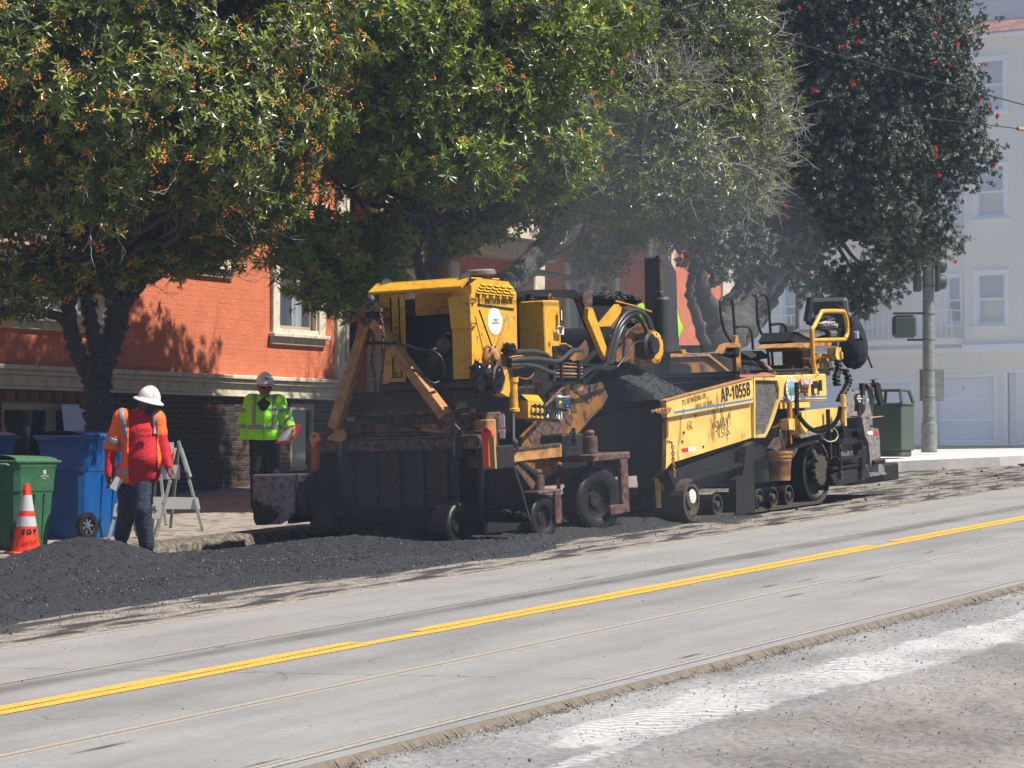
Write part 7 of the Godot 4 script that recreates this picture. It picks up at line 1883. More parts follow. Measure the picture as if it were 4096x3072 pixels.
	la("muffler", M.stack_grey, Vector3(st.x, st.y, st.z), Vector3.UP, [Vector2(0, 0), Vector2(0.118, 0), Vector2(0.118, 0.66), Vector2(0.10, 0.695), Vector2(0.03, 0.71), Vector2(0, 0.71)], 28)
	la("exhaust_pipe", R, lv(10, 470, 745, 14.4), Vector3.UP, [Vector2(0.042, -0.03), Vector2(0.042, 0.02), Vector2(0.034, 0.03), Vector2(0.032, 0.42), Vector2(0.045, 0.425), Vector2(0.045, 0.48), Vector2(0.03, 0.48), Vector2(0.028, 0.1)], 16)
	pl("fume_duct", M.stack_grey, 10, 14.62, 0.26, [[498, 1510], [500, 260], [545, 230], [580, 275], [685, 455], [692, 1000], [712, 1510]])
	for q in [[[720, 1430], [1180, 1430], [1260, 1455], [1290, 1480], [1240, 1520], [820, 1530], [725, 1520]]]:
		pl("tool_tray", M.black, 10, 15.0, 0.3, q)
	pl("tray_lip", M.steel_grey, 10, 14.95, 0.04, [[790, 1520], [930, 1545], [1230, 1512], [1240, 1525], [930, 1565], [800, 1540]])
	la("yellow_cap", M.yellow, lv(10, 755, 1545, 14.5), Vector3.UP, [Vector2(0.05, 0), Vector2(0.05, 0.05), Vector2(0, 0.055)], 12)
	# --- screed and auger at the rear
	var S: Material = M.steel_grey
	bx("auger_box", BK, 28.9, 29.6, 0.2, 1.1, 13.3, 15.4, 0.02)
	pl("screed_wing", S, 9, 13.05, 0.04, [[1040, 640], [1045, 420], [1150, 270], [1180, 250], [1300, 200], [1450, 205], [1450, 560], [1380, 600], [1280, 620], [1090, 620]])
	pl("warning_sign", M.black, 9, 13.04, 0.006, [[1178, 300], [1200, 275], [1290, 262], [1290, 440], [1200, 455], [1190, 430]])
	la("sign_ring", M.white, lv(9, 1238, 350, 13.032), Vector3(0, 0, 1), [Vector2(0.05, 0), Vector2(0.05, 0.004), Vector2(0.035, 0.004), Vector2(0.035, 0)], 24)
	tb("sign_arrow", M.white, 9, [[1205, 352, 13.03], [1270, 350, 13.03]], 0.008, 5, 1)
	pl("screed_end_plate", S, 9, 12.92, 0.05, [[1290, 640], [1370, 640], [1400, 770], [1520, 790], [1540, 900], [1552, 1310], [1400, 1330], [1380, 1000], [1330, 900]])
	pl("reflector", M.white_gloss, 9, 12.914, 0.005, [[1355, 850], [1385, 830], [1442, 828], [1442, 886], [1385, 886]]); pl("reflector", M.reflect_red, 9, 12.914, 0.005, [[1442, 828], [1518, 824], [1524, 882], [1442, 886]])
	pl("side_gate", M.tar, 9, 12.90, 0.12, [[820, 1480], [900, 1440], [1000, 1400], [1350, 1330], [1400, 1480], [1380, 1520], [1000, 1620], [900, 1628]])
	pl("side_shoe", S, 9, 12.95, 0.3, [[1340, 1320], [1560, 1310], [1610, 1350], [1612, 1430], [1660, 1460], [1400, 1500]])
	bx("screed_plate", BK, 29.6, 31.2, 0.18, 0.42, 13.0, 15.6, 0.02)
	bx("screed_body", BK, 29.7, 31.1, 0.42, 0.95, 13.3, 15.5, 0.02)
	for q in [[[1070, 640], [1280, 620], [1290, 760], [1040, 770]], [[1000, 770], [1300, 745], [1300, 800], [1010, 860]], [[1010, 860], [1060, 780], [1080, 1000], [1040, 1010]], [[1170, 930], [1215, 930], [1225, 1190], [1150, 1200]], [[1220, 820], [1290, 800], [1290, 1100], [1225, 1110]]]:
		pl("screed_plate_black", M.black, 9, 13.1, 0.08, q)
	pl("heat_shield", plain(k(.36, .34, .32), .7), 9, 13.06, 0.02, [[975, 1025], [1140, 985], [1150, 1190], [970, 1200]])
	pl("tank", BK, 9, 13.0, 0.35, [[960, 960], [990, 945], [1190, 925], [1225, 945], [1225, 1010], [960, 1030]])
	pl("foot_step", M.black, 9, 12.86, 0.3, [[930, 1215], [1360, 1180], [1370, 1215], [930, 1260]]); pl("foot_step", M.black, 9, 12.88, 0.3, [[850, 1360], [1340, 1290], [1345, 1330], [850, 1400]])
	for q in [[[975, 860, 12.9], [985, 1000, 12.9], [965, 1080, 12.9], [1000, 1115, 12.88], [1050, 1135, 12.88]], [[1290, 800, 12.9], [1310, 960, 12.9], [1330, 1060, 12.9], [1270, 1090, 12.9]], [[880, 980, 12.92], [925, 1030, 12.92], [930, 1280, 12.92]], [[940, 860, 12.9], [945, 1220, 12.9]]]: tb("lever", M.black, 9, q, 0.012, 7, 4)
	for x in [960, 1270]:
		tb("screw_jack", BK, 9, [[x, 1190, 12.87], [x + 6, 1440, 12.87]], 0.028, 9, 1)
		var sj := Mb.new()
		for i in 9: sj.lathe([Vector2(0.018, -0.006), Vector2(0.028, 0), Vector2(0.018, 0.006)], lv(9, x + 8, 1430 + i * 14, 12.86), Vector3.UP, 10)
		part(mnode, "screw_thread", sj, M.steel)
	tb("bolt_pair", M.black, 9, [[1440, 1290, 12.9], [1600, 1260, 12.88]], 0.032, 10, 1)
	tb("shaft", M.steel, 9, [[1150, 240, 13.2], [1290, 195, 13.1], [1510, 140, 13.0]], 0.030, 10, 1)
	la("shaft_joint", R, lv(9, 1370, 170, 13.05), Vector3(1, 0.15, 0.1), [Vector2(0, -0.05), Vector2(0.045, -0.05), Vector2(0.05, 0.0), Vector2(0.04, 0.06), Vector2(0, 0.06)], 14)
	pl("crank_post", M.black, 9, 13.02, 0.05, [[1290, 120], [1335, 118], [1332, 290], [1290, 290]])
	pl("crank_arm", M.black, 9, 12.94, 0.05, [[1490, 125], [1520, 105], [1555, 130], [1612, 430], [1590, 460], [1555, 450], [1530, 330]])
	la("crank_knob", M.black, lv(9, 1445, 100, 13.0), Vector3.UP, [Vector2(0.03, -0.02), Vector2(0.02, 0.0), Vector2(0.02, 0.02), Vector2(0.06, 0.022), Vector2(0.06, 0.03), Vector2(0, 0.032)], 14)
	pl("bracket", plain(k(.5, .46, .42), .6), 9, 13.0, 0.05, [[1160, 600], [1225, 525], [1230, 580], [1280, 600], [1335, 520], [1380, 560], [1370, 600], [1270, 625]])
	pl("bottle_holder", M.black, 9, 12.98, 0.08, [[1248, 425], [1338, 430], [1330, 520], [1280, 590], [1232, 580]])
	pl("wood_wedge", M.plywood, 9, 12.9, 0.06, [[1390, 620], [1600, 602], [1605, 610], [1400, 640]])
	# --- things carried by the paver
	var bk := begin("bucket", "stained yellow plastic bucket hanging from the paver by its wire handle", "bucket", 27.05, 12.86, "", 0.38)
	bk.transform.basis = Basis.IDENTITY
	minv = bk.transform.affine_inverse()
	var bc := Vector3.ZERO
	la("pail", M.rust_yellow, bc, Vector3.UP, [Vector2(0, 0), Vector2(0.128, 0), Vector2(0.145, 0.28), Vector2(0.155, 0.282), Vector2(0.155, 0.30), Vector2(0.148, 0.302), Vector2(0.15, 0.33), Vector2(0.158, 0.332), Vector2(0.158, 0.365), Vector2(0.142, 0.365), Vector2(0.12, 0.02), Vector2(0, 0.02)], 32)
	la("label_band", M.yellow_worn, bc, Vector3.UP, [Vector2(0.1325, 0.06), Vector2(0.1435, 0.24)], 32)
	var wh := Mb.new(); wh.tube(smooth_path([Vector3(-0.15, 0.31, 0), Vector3(-0.08, 0.42, 0.03), Vector3(-0.02, 0.60, 0.02), Vector3(0.0, 0.62, 0.0), Vector3(0.03, 0.58, 0.0), Vector3(0.09, 0.42, 0.02), Vector3(0.15, 0.31, 0)], 5), 0.005, 6); part(bk, "handle", wh, M.chrome)
	# backpack on the guard rail
	var bp := begin("backpack", "black backpack hanging by its strap from the yellow guard rail", "backpack", 29.9, 13.25, "", 2.1)
	var body := Mb.new(); var nz := FastNoiseLite.new(); nz.seed = 3; nz.frequency = 1.5
	var P := []
	var cc := lv(7, 1578, 600, 13.25)
	for i in 17:
		for j in 24:
			var a := PI * i / 16; var t := TAU * j / 24
			var d := Vector3(sin(a) * cos(t), cos(a), sin(a) * sin(t))
			var w := 0.20 + 0.10 * (1.0 - d.y) * 0.5
			P.append(cc + Vector3(d.x * w * 0.85, d.y * 0.36, d.z * w * 0.75) * (1.0 + 0.10 * nz.get_noise_3dv(d * 2.2)))
	for i in 16:
		for j in 24:
			var A: Vector3 = P[i * 24 + j]; var B: Vector3 = P[i * 24 + (j + 1) % 24]; var C: Vector3 = P[(i + 1) * 24 + (j + 1) % 24]; var D: Vector3 = P[(i + 1) * 24 + j]
			body.tri(A, B, C, (A + C) * 0.5 - cc); body.tri(A, C, D, (A + C) * 0.5 - cc)
	part(bp, "pack_body", body, M.navy)
	for q in [[[1590, 460, 13.2], [1630, 520, 13.1], [1668, 590, 13.08], [1690, 680, 13.1], [1712, 740, 13.12], [1742, 820, 13.14]], [[1500, 480, 13.2], [1530, 400, 13.16], [1545, 360, 13.16], [1560, 420, 13.2], [1600, 480, 13.2]], [[1420, 265, 13.4], [1480, 300, 13.3], [1530, 350, 13.2]], [[1565, 740, 13.2], [1566, 790, 13.2]]]: tb("strap", M.black, 7, q, 0.014, 6, 4)
	tb("bottle_in_pocket", plain(k(.62, .66, .78), .15), 7, [[1600, 500, 13.1], [1606, 560, 13.1]], 0.035, 10, 1)
	# folded clothes on the seat
	var jk := begin("folded_jackets", "black and grey jackets heaped on the paver seat", "jacket", 28.75, 13.8, "", 2.2)
	lump("black_jacket", M.black, lv(7, 1290, 410, 13.8), Vector3(0.30, 0.09, 0.2), 31); lump("grey_jacket", plain(k(.62, .62, .62), .85), lv(7, 1345, 445, 13.62), Vector3(0.22, 0.06, 0.14), 32)
	var bt := begin("water_bottle", "clear plastic water bottle in its black holder on the screed", "bottle", 30.4, 12.95, "", 1.1)
	var wo := lv(9, 1342, 420, 12.93)
	la("bottle_body", M.glass_clear, wo, Vector3.UP, [Vector2(0, -0.05), Vector2(0.034, -0.05), Vector2(0.034, 0.0), Vector2(0.031, 0.01), Vector2(0.034, 0.03), Vector2(0.034, 0.085), Vector2(0.02, 0.12), Vector2(0.012, 0.13), Vector2(0.012, 0.145)], 18)
	la("bottle_label", plain(k(.70, .78, .86), .4), wo, Vector3.UP, [Vector2(0.035, 0.02), Vector2(0.035, 0.065)], 18); la("label_line", M.sign_red, wo, Vector3.UP, [Vector2(0.0355, 0.028), Vector2(0.0355, 0.034)], 18); la("bottle_cap", M.white, wo, Vector3.UP, [Vector2(0.014, 0.143), Vector2(0.014, 0.16), Vector2(0, 0.16)], 12)
	var tp2 := begin("folded_tarp", "folded dark tarpaulin lying on the paver engine deck", "tarp", 26.9, 14.3, "", 1.72)
	var tv := Mb.new(); var tn := FastNoiseLite.new(); tn.seed = 8; tn.frequency = 1.2
	for L in 4:
		var tq := [[585, 690 - L * 3], [680, 664 + L * 8], [760, 668 + L * 10], [835, 668 + L * 14], [830, 700 + L * 12], [745, 742 + L * 3], [680, 722 + L * 4]]
		var q3 := []
		for p in tq: q3.append(lv(7, p[0], p[1], 14.1))
		var pp := []
		for p in q3: pp.append(Vector2(p.x, p.y))
		tv.prism(pp, q3[0].z + 0.03 * L - 0.1, q3[0].z + 0.03 * L - 0.35)
	part(tp2, "folds", tv, M.tarp)
	# asphalt in the hopper
	var ld := begin("asphalt_load", "steaming black asphalt mix heaped in the paver hopper", "asphalt", 25.5, 14.2, "", 0.7)
	var pn := FastNoiseLite.new(); pn.seed = 61; pn.frequency = 0.09; pn.fractal_octaves = 3
	var hb2 := Mb.new()
	var nu := 62; var nv := 60
	var H := []
	for i in nu + 1:
		for j in nv + 1:
			var u := 24.5 + 2.34 * i / nu; var v := 13.13 + 2.25 * j / nv
			var d := Vector2((u - 24.95) * 0.95, (v - 14.15) * 0.95).length()
			var h := 2.04 - 0.60 * maxf(d - 0.06, 0.0) - 0.05 * exp(-d * 6.0)
			h = maxf(h, 1.05) + pn.get_noise_2d(i * 9.0, j * 9.0) * 0.03
			if i == 0: h = minf(h, 1.45 - 0.02 * absf(v - 13.13))
			H.append(lo(u, h - 0.0, v))
	for i in nu + 1:
		for j in nv + 1:
			var a: Vector3 = H[maxi(i - 1, 0) * (nv + 1) + j]; var c: Vector3 = H[mini(i + 1, nu) * (nv + 1) + j]; var d: Vector3 = H[i * (nv + 1) + maxi(j - 1, 0)]; var e: Vector3 = H[i * (nv + 1) + mini(j + 1, nv)]
			var n := (c - a).cross(e - d).normalized()
			hb2.vert(H[i * (nv + 1) + j], n if n.y > 0 else -n)
	for i in nu:
		for j in nv:
			var a := i * (nv + 1) + j
			hb2.tri_i(a, a + 1, a + nv + 2); hb2.tri_i(a, a + nv + 2, a + nv + 1)
	part(ld, "mix", hb2, M.asphalt_loose)
	var pts := []
	rng.seed = 63
	for q in 5000:
		var i := rng.randi_range(0, H.size() - 1)
		pts.append([H[i] + Vector3(rng.randf_range(-.02, .02), 0.004, rng.randf_range(-.02, .02)), rng.randf_range(0.005, 0.014)])
	stones(ld, pts, "stone_grains")
# ---------- people: capsule fields meshed as surface nets ----------
func cam_frame(p: Vector3) -> Transform3D:
	return Transform3D(Basis(Vector3(0.52658, 0, 0.85013), Vector3.UP, Vector3(-0.85013, 0, 0.52658)), p)
# bones: [a, b, ra, rb]; cuts: callables that return a distance to keep (max) ; appended to b
func net(b: Mb, bones: Array, cell: float, blend: float, cut = null) -> void:
	var lo3 := Vector3(1e9, 1e9, 1e9); var hi3 := -lo3
	for q in bones:
		var m: float = maxf(q[2], q[3]) + cell * 3
		for p in [q[0], q[1]]:
			lo3 = lo3.min(p - Vector3.ONE * m); hi3 = hi3.max(p + Vector3.ONE * m)
	var n := Vector3i(((hi3 - lo3) / cell).ceil()) + Vector3i.ONE
	var F := PackedFloat32Array(); F.resize(n.x * n.y * n.z); F.fill(9.0)
	var sy := n.x; var sz := n.x * n.y
	for q in bones:
		var A: Vector3 = q[0]; var B: Vector3 = q[1]; var ra: float = q[2]; var rb: float = q[3]
		var mg: float = maxf(ra, rb) + cell * 2.5 + blend
		var l0 := ((A.min(B) - Vector3.ONE * mg - lo3) / cell).floor(); var l1 := ((A.max(B) + Vector3.ONE * mg - lo3) / cell).ceil()
		var ab := B - A; var dd := maxf(ab.length_squared(), 1e-9)
		for z in range(maxi(int(l0.z), 0), mini(int(l1.z) + 1, n.z)):
			for y in range(maxi(int(l0.y), 0), mini(int(l1.y) + 1, n.y)):
				var i := z * sz + y * sy
				for x in range(maxi(int(l0.x), 0), mini(int(l1.x) + 1, n.x)):
					var p := lo3 + Vector3(x, y, z) * cell
					var t := clampf((p - A).dot(ab) / dd, 0, 1)
					var d := (p - A - ab * t).length() - lerpf(ra, rb, t)
					var o := F[i + x]
					if o > 8.0: F[i + x] = d
					else:
						var h := clampf(0.5 + 0.5 * (o - d) / blend, 0, 1)
						F[i + x] = lerpf(o, d, h) - blend * h * (1.0 - h)
	if cut != null:
		for z in n.z:
			for y in n.y:
				for x in n.x:
					var i := z * sz + y * sy + x
					if F[i] < 0.08: F[i] = maxf(F[i], cut.call(lo3 + Vector3(x, y, z) * cell))
	var id := {}
	var offs := [0, 1, sy, sy + 1, sz, sz + 1, sz + sy, sz + sy + 1]
	for z in n.z - 1:
		for y in n.y - 1:
			for x in n.x - 1:
				var i := z * sz + y * sy + x
				var f0 := F[i]
				if f0 > cell * 2.0 or f0 < -cell * 2.0: continue
				var s := 0
				for k1 in 8:
					if F[i + offs[k1]] < 0.0: s += 1
				if s == 0 or s == 8: continue
				var c := Vector3.ZERO; var w := 0
				for e in [[0, 1], [2, 3], [4, 5], [6, 7], [0, 2], [1, 3], [4, 6], [5, 7], [0, 4], [1, 5], [2, 6], [3, 7]]:
					var fa := F[i + offs[e[0]]]; var fb := F[i + offs[e[1]]]
					if (fa < 0.0) == (fb < 0.0): continue
					var t := fa / (fa - fb)
					var pa := Vector3(e[0] & 1, (e[0] >> 1) & 1, e[0] >> 2); var pb := Vector3(e[1] & 1, (e[1] >> 1) & 1, e[1] >> 2)
					c += pa.lerp(pb, t); w += 1
				c /= w
				var g := Vector3(F[i + 1] + F[i + sy + 1] + F[i + sz + 1] + F[i + sz + sy + 1] - F[i] - F[i + sy] - F[i + sz] - F[i + sz + sy], F[i + sy] + F[i + sy + 1] + F[i + sz + sy] + F[i + sz + sy + 1] - F[i] - F[i + 1] - F[i + sz] - F[i + sz + 1], F[i + sz] + F[i + sz + 1] + F[i + sz + sy] + F[i + sz + sy + 1] - F[i] - F[i + 1] - F[i + sy] - F[i + sy + 1])
				id[i] = b.vert(lo3 + (Vector3(x, y, z) + c) * cell, g.normalized())
	for i in id:
		for ax in 3:
			var da: int = [1, sy, sz][ax]; var d1: int = [sy, sz, 1][ax]; var d2: int = [sz, 1, sy][ax]
			if (F[i] < 0.0) == (F[i + da] < 0.0): continue
			if id.has(i - d1) and id.has(i - d2) and id.has(i - d1 - d2):
				b.tri_i(id[i], id[i - d1], id[i - d1 - d2]); b.tri_i(id[i], id[i - d1 - d2], id[i - d2])
func hand(b: Mb, w: Vector3, d: Vector3, side: Vector3, curl: float, thumb: float) -> void:
	# w: wrist, d: towards the knuckles, side: across the palm to the thumb
	d = d.normalized(); side = (side - d * side.dot(d)).normalized()
	var pn := d.cross(side).normalized() * signf(thumb)
	var bones := [[w - d * 0.03, w + d * 0.02, 0.026, 0.027]]
	for i in 4:
		var s := side * (0.030 - 0.020 * i)
		var k0 := w + d * (0.085 - 0.004 * absf(i - 1.5)) + s
		bones.append([w + d * 0.01 + s * 0.6, k0, 0.020, 0.014])
		var L: float = [0.072, 0.080, 0.074, 0.058][i]
		var p := k0; var dir := d
		for j in 3:
			dir = (dir * cos(curl * 0.55) + pn * sin(curl * 0.55)).normalized()
			var q: Vector3 = p + dir * L * [0.45, 0.32, 0.23][j]
			bones.append([p, q, 0.0098 - 0.001 * j, 0.0090 - 0.001 * j])
			p = q
	var t0 := w + d * 0.03 + side * 0.028
	var td := (d * 0.75 + side * 0.55 + pn * 0.35).normalized()
	bones.append([w + d * 0.01 + side * 0.01, t0, 0.018, 0.015]); bones.append([t0, t0 + td * 0.035, 0.012, 0.011])
	td = (td + d * 0.5 + pn * curl * 0.3).normalized()
	bones.append([t0 + td * 0.033, t0 + td * 0.066, 0.011, 0.009])
	net(b, bones, 0.006, 0.006)
func head(b: Mb, c: Vector3, fw: Vector3, up: Vector3) -> void:
	fw = (fw - up * fw.dot(up)).normalized(); up = up.normalized()
	var s := up.cross(fw).normalized()
	var B := [[c + up * 0.035 - fw * 0.02, c + up * 0.035 + fw * 0.015, 0.088, 0.083], [c - up * 0.02 - fw * 0.01, c - up * 0.075 + fw * 0.045, 0.078, 0.045], [c + fw * 0.075 + up * 0.02, c + fw * 0.104 - up * 0.018, 0.012, 0.017], [c + fw * 0.072 + up * 0.037 - s * 0.04, c + fw * 0.072 + up * 0.037 + s * 0.04, 0.018, 0.018], [c + fw * 0.082 - up * 0.058 - s * 0.02, c + fw * 0.082 - up * 0.058 + s * 0.02, 0.012, 0.012], [c - up * 0.055 - fw * 0.015, c - up * 0.13 - fw * 0.03, 0.058, 0.060]]
	for q in [-1.0, 1.0]: B.append([c + s * q * 0.080 - fw * 0.005 + up * 0.02, c + s * q * 0.084 - fw * 0.008 - up * 0.02, 0.014, 0.010])
	net(b, B, 0.006, 0.012)
func face_parts(t: Node3D, c: Vector3, fw: Vector3, up: Vector3, glasses := false) -> void:
	fw = (fw - up * fw.dot(up)).normalized(); up = up.normalized()
	var s := up.cross(fw).normalized()
	for q in [-1.0, 1.0]:
		var e := Mb.new()
		if glasses: e.box(c + fw * 0.090 + up * 0.008 + s * q * 0.033, Vector3(0.052, 0.032, 0.012), Basis(s, up, fw), 0.004)
		else: e.sphere(c + fw * 0.078 + up * 0.008 + s * q * 0.032, Vector3.ONE * 0.013, 8)
		part(t, "sunglass_lens" if glasses else "eye", e, M.black_gloss)
func hard_hat(t: Node3D, c: Vector3, up: Vector3, fw: Vector3, full_brim: bool) -> void:
	up = up.normalized(); fw = (fw - up * fw.dot(up)).normalized()
	var s := up.cross(fw)
	var b := Mb.new(); b.xf = Transform3D(Basis(s, up, fw) * Basis.from_scale(Vector3(0.93, 1, 1.08)), c)
	var pr := []
	if full_brim: pr.append_array([Vector2(0.108, -0.012), Vector2(0.160, -0.026), Vector2(0.166, -0.022), Vector2(0.163, -0.014), Vector2(0.125, 0.004)])
	else: pr.append_array([Vector2(0.116, -0.02), Vector2(0.130, -0.022), Vector2(0.131, -0.014), Vector2(0.124, 0.0)])
	for i in 9: pr.append(Vector2(cos(PI / 2 * i / 8.0) * 0.122, 0.004 + sin(PI / 2 * i / 8.0) * 0.135))
	pr[pr.size() - 1].x = 0.0
	b.lathe(pr, Vector3.ZERO, Vector3.UP, 32, true)
	for x in [-0.035, 0.0, 0.035]:
		var ridge := []
		for i in 11:
			var a := PI * (0.12 + 0.76 * i / 10.0); ridge.append(Vector3(x, 0.008 + sin(a) * 0.133 * (1.0 - absf(x) * 1.2), cos(a) * 0.118))
		b.tube(ridge, 0.008 if x == 0.0 else 0.005, 6)
	if not full_brim:
		b.prism([Vector2(-0.09, 0.06), Vector2(-0.07, 0.125), Vector2(0, 0.152), Vector2(0.07, 0.125), Vector2(0.09, 0.06), Vector2(0, 0.10)], -0.004, 0.004, Transform3D(Basis(Vector3.RIGHT, Vector3(0, -0.15, 1).normalized(), Vector3(0, -1, -0.15).normalized()), Vector3(0, -0.018, 0.0)))
	var h := part(t, "hard_hat", b, M.hat_white)
	if full_brim: strokes(h, "hat_print", Transform3D(Basis(Vector3(0.85, 0, -0.5), Vector3.UP, Vector3(0.5, 0, 0.85)) * Basis.from_scale(Vector3(1, 1, 4)), c + Vector3(0.062, 0.035, 0.100)), 4, 0.05, 0.012, M.stripe_blue, 9)

func build_people() -> void:
	# ---- worker in red hoodie and orange vest, walking with lowered head
	var base := pv(600, 2225, 16.35)
	base.y = W(base.x, 16.35, 0.06).y
	var s := 1.0 / 370.0
	var w1 := thing("person", "worker in orange vest, red hoodie and white full brim hard hat, walking", "person", cam_frame(base), "road workers")
	var q := func(cx: float, cy: float, z: float) -> Vector3: return Vector3((cx * 0.4822 - 600.0) * s, (2225.0 - 1500.0 - cy * 0.4822) * s, z)
	var hc: Vector3 = q.call(1222, 318, 0.02); var fwd := Vector3(0.62, -0.42, 0.66); var hup := Vector3(0.20, 0.93, 0.12).normalized()
	var neck: Vector3 = q.call(1180, 395, 0.0)
	var chest: Vector3 = q.call(1165, 530, 0.0); var belly: Vector3 = q.call(1180, 740, 0.02); var hip: Vector3 = q.call(1125, 900, 0.0)
	var sl: Vector3 = q.call(1030, 420, 0.03); var sr: Vector3 = q.call(1285, 425, 0.0)
	var el: Vector3 = q.call(935, 650, 0.02); var wl: Vector3 = q.call(925, 860, 0.10)
	var er: Vector3 = q.call(1355, 660, 0.02); var wr: Vector3 = q.call(1400, 800, 0.10)
	var kl: Vector3 = q.call(1065, 1130, -0.02); var al: Vector3 = q.call(1000, 1350, -0.16)
	var kr: Vector3 = q.call(1190, 1140, 0.10); var ar: Vector3 = q.call(1225, 1420, 0.04)
	var hl := hip + Vector3(-0.075, -0.02, 0.0); var hr := hip + Vector3(0.075, -0.02, 0.02)
	var body := Mb.new()
	net(body, [[neck, chest, 0.06, 0.12], [chest, hip, 0.13, 0.12], [sl, el, 0.05, 0.04], [el, wl, 0.04, 0.028], [sr, er, 0.05, 0.04], [er, wr, 0.04, 0.028], [hl, kl, 0.08, 0.06], [kl, al, 0.055, 0.04], [hr, kr, 0.08, 0.06], [kr, ar, 0.055, 0.04]], 0.022, 0.03)
	head(body, hc, fwd, hup)
	hand(body, wl + Vector3(0.0, -0.02, 0.01), Vector3(0.28, -0.9, 0.25), Vector3(0.7, 0.3, 0.6), 1.1, 1.0)
	hand(body, wr + Vector3(0.012, -0.02, 0.01), Vector3(0.35, -0.9, 0.15), Vector3(-0.6, -0.1, 0.8), 0.75, -1.0)
	part(w1, "body", body, M.skin_dark)
	face_parts(w1, hc, fwd, hup)
	var beard := Mb.new(); var fn := (fwd - hup * fwd.dot(hup)).normalized()
	net(beard, [[hc - hup * 0.07 + fn * 0.035, hc - hup * 0.10 + fn * 0.045, 0.060, 0.050], [hc - hup * 0.02 - fn * 0.055, hc - hup * 0.06 - fn * 0.05, 0.062, 0.055]], 0.009, 0.02)
	part(w1, "hair", beard, M.hair)
	hard_hat(w1, hc + hup * 0.072, Vector3(0.24, 0.95, 0.10), fwd, true)
	var hoodie := Mb.new()
	var torso := [[neck + Vector3(0, -0.01, 0), chest, 0.092, 0.165], [chest, belly, 0.170, 0.190], [belly, hip + Vector3(0.03, 0.03, 0.02), 0.190, 0.150], [sl, sr, 0.085, 0.085], [chest + Vector3(0.03, -0.05, 0.05), belly + Vector3(0.05, 0, 0.06), 0.12, 0.14], [hip + Vector3(-0.08, 0.06, 0.02), hip + Vector3(0.13, 0.05, 0.03), 0.125, 0.12]]
	net(hoodie, torso + [[sl, el, 0.080, 0.064], [el, wl, 0.066, 0.046], [sr, er, 0.078, 0.062], [er, wr, 0.062, 0.046], [neck + Vector3(-0.06, 0.0, -0.04), neck + Vector3(0.05, -0.02, 0.02), 0.05, 0.05]], 0.015, 0.04)
	part(w1, "hoodie", hoodie, M.cloth_red)
	for i in 2: strokes(w1, "hoodie_print", Transform3D(Basis(Vector3(0, 1, 0), 0.18) * Basis.from_scale(Vector3(1, 1, 6)), q.call(1212, 512 + i * 46, 0.232)), 7, 0.16, 0.036, plain(k(.38, .03, .08), .8), 20 + i)
	var vest := Mb.new()
	var tors2 := torso.map(func(e): return [e[0], e[1], e[2] + 0.016, e[3] + 0.016])
	var xl: float = q.call(1092, 0, 0).x; var xr: float = q.call(1285, 0, 0).x
	var hem: float = q.call(0, 935, 0).y
	var open_front := func(p: Vector3) -> float:
		var f: float = minf(minf(p.x - xl + (p.y - 1.0) * 0.02, xr + 0.02 - p.x + (1.3 - p.y) * 0.06), p.z - 0.0)
		return maxf(f, maxf(hem - p.y, -9.0))
	net(vest, tors2 + [[sl, sl.lerp(el, 0.92), 0.096, 0.088], [sr, sr.lerp(er, 0.45), 0.092, 0.085]], 0.014, 0.04, open_front)
	part(w1, "vest", vest, M.cloth_orange)
	var band := func(nm: String, bones: Array, cut: Callable) -> void:
		var b := Mb.new(); net(b, bones, 0.011, 0.04, cut); part(w1, nm, b, M.tape_grey)
	var tors3 := torso.map(func(e): return [e[0], e[1], e[2] + 0.023, e[3] + 0.023])
	var y1: float = q.call(0, 845, 0).y
	band.call("reflective_band", tors3, func(p: Vector3) -> float: return maxf(absf(p.y - y1) - 0.030, open_front.call(p)))
	var ad := (el - sl).normalized()
	var ap := sl.lerp(el, 0.76)
	band.call("reflective_band", [[sl, el, 0.104, 0.096]], func(p: Vector3) -> float: return absf((p - ap).dot(ad)) - 0.030)
	var sp1: Vector3 = q.call(1045, 380, 0.0)
	band.call("reflective_band", tors3 + [[sl, sl.lerp(el, 0.3), 0.103, 0.10]], func(p: Vector3) -> float: return maxf(absf(p.x - sp1.x - (1.35 - p.y) * 0.22) - 0.026, maxf(1.20 - p.y, -9.0)))
	var sp2: Vector3 = q.call(1288, 430, 0.0)
	band.call("reflective_band", tors3, func(p: Vector3) -> float: return maxf(absf(p.x - sp2.x - (1.42 - p.y) * 0.08) - 0.022, 1.25 - p.y))
	var pants := Mb.new()
	net(pants, [[hl + Vector3(0, 0.05, 0), kl, 0.128, 0.098], [kl, al, 0.098, 0.082], [hr + Vector3(0, 0.05, 0), kr, 0.128, 0.098], [kr, ar, 0.096, 0.082], [hip + Vector3(-.05, 0.03, 0), hip + Vector3(.06, 0.03, 0), 0.135, 0.135]], 0.015, 0.035)
	part(w1, "trousers", pants, M.denim)
	for f in [[al, Vector3(-0.05, -0.2, -0.15)], [ar + Vector3(0.01, -0.04, 0), Vector3(0.24, -0.13, 0.16)]]:
		var shoe := Mb.new(); var a: Vector3 = f[0]; var d: Vector3 = f[1]
		net(shoe, [[a + Vector3(0, -0.03, 0), a + Vector3(0, -0.07, 0), 0.055, 0.052], [a + Vector3(0, -0.075, 0), a + d * 0.75 + Vector3(0, -0.05, 0), 0.046, 0.042]], 0.010, 0.03); part(w1, "boot", shoe, M.black_gloss)
	# folded paper in his hand
	var pp: Vector3 = q.call(995, 935, 0.17)
	var card := thing("folded_paper", "folded white paper held by the worker in the red hoodie", "paper", cam_frame(base) * Transform3D(Basis(Vector3(0, 0, 1), -0.5), pp))
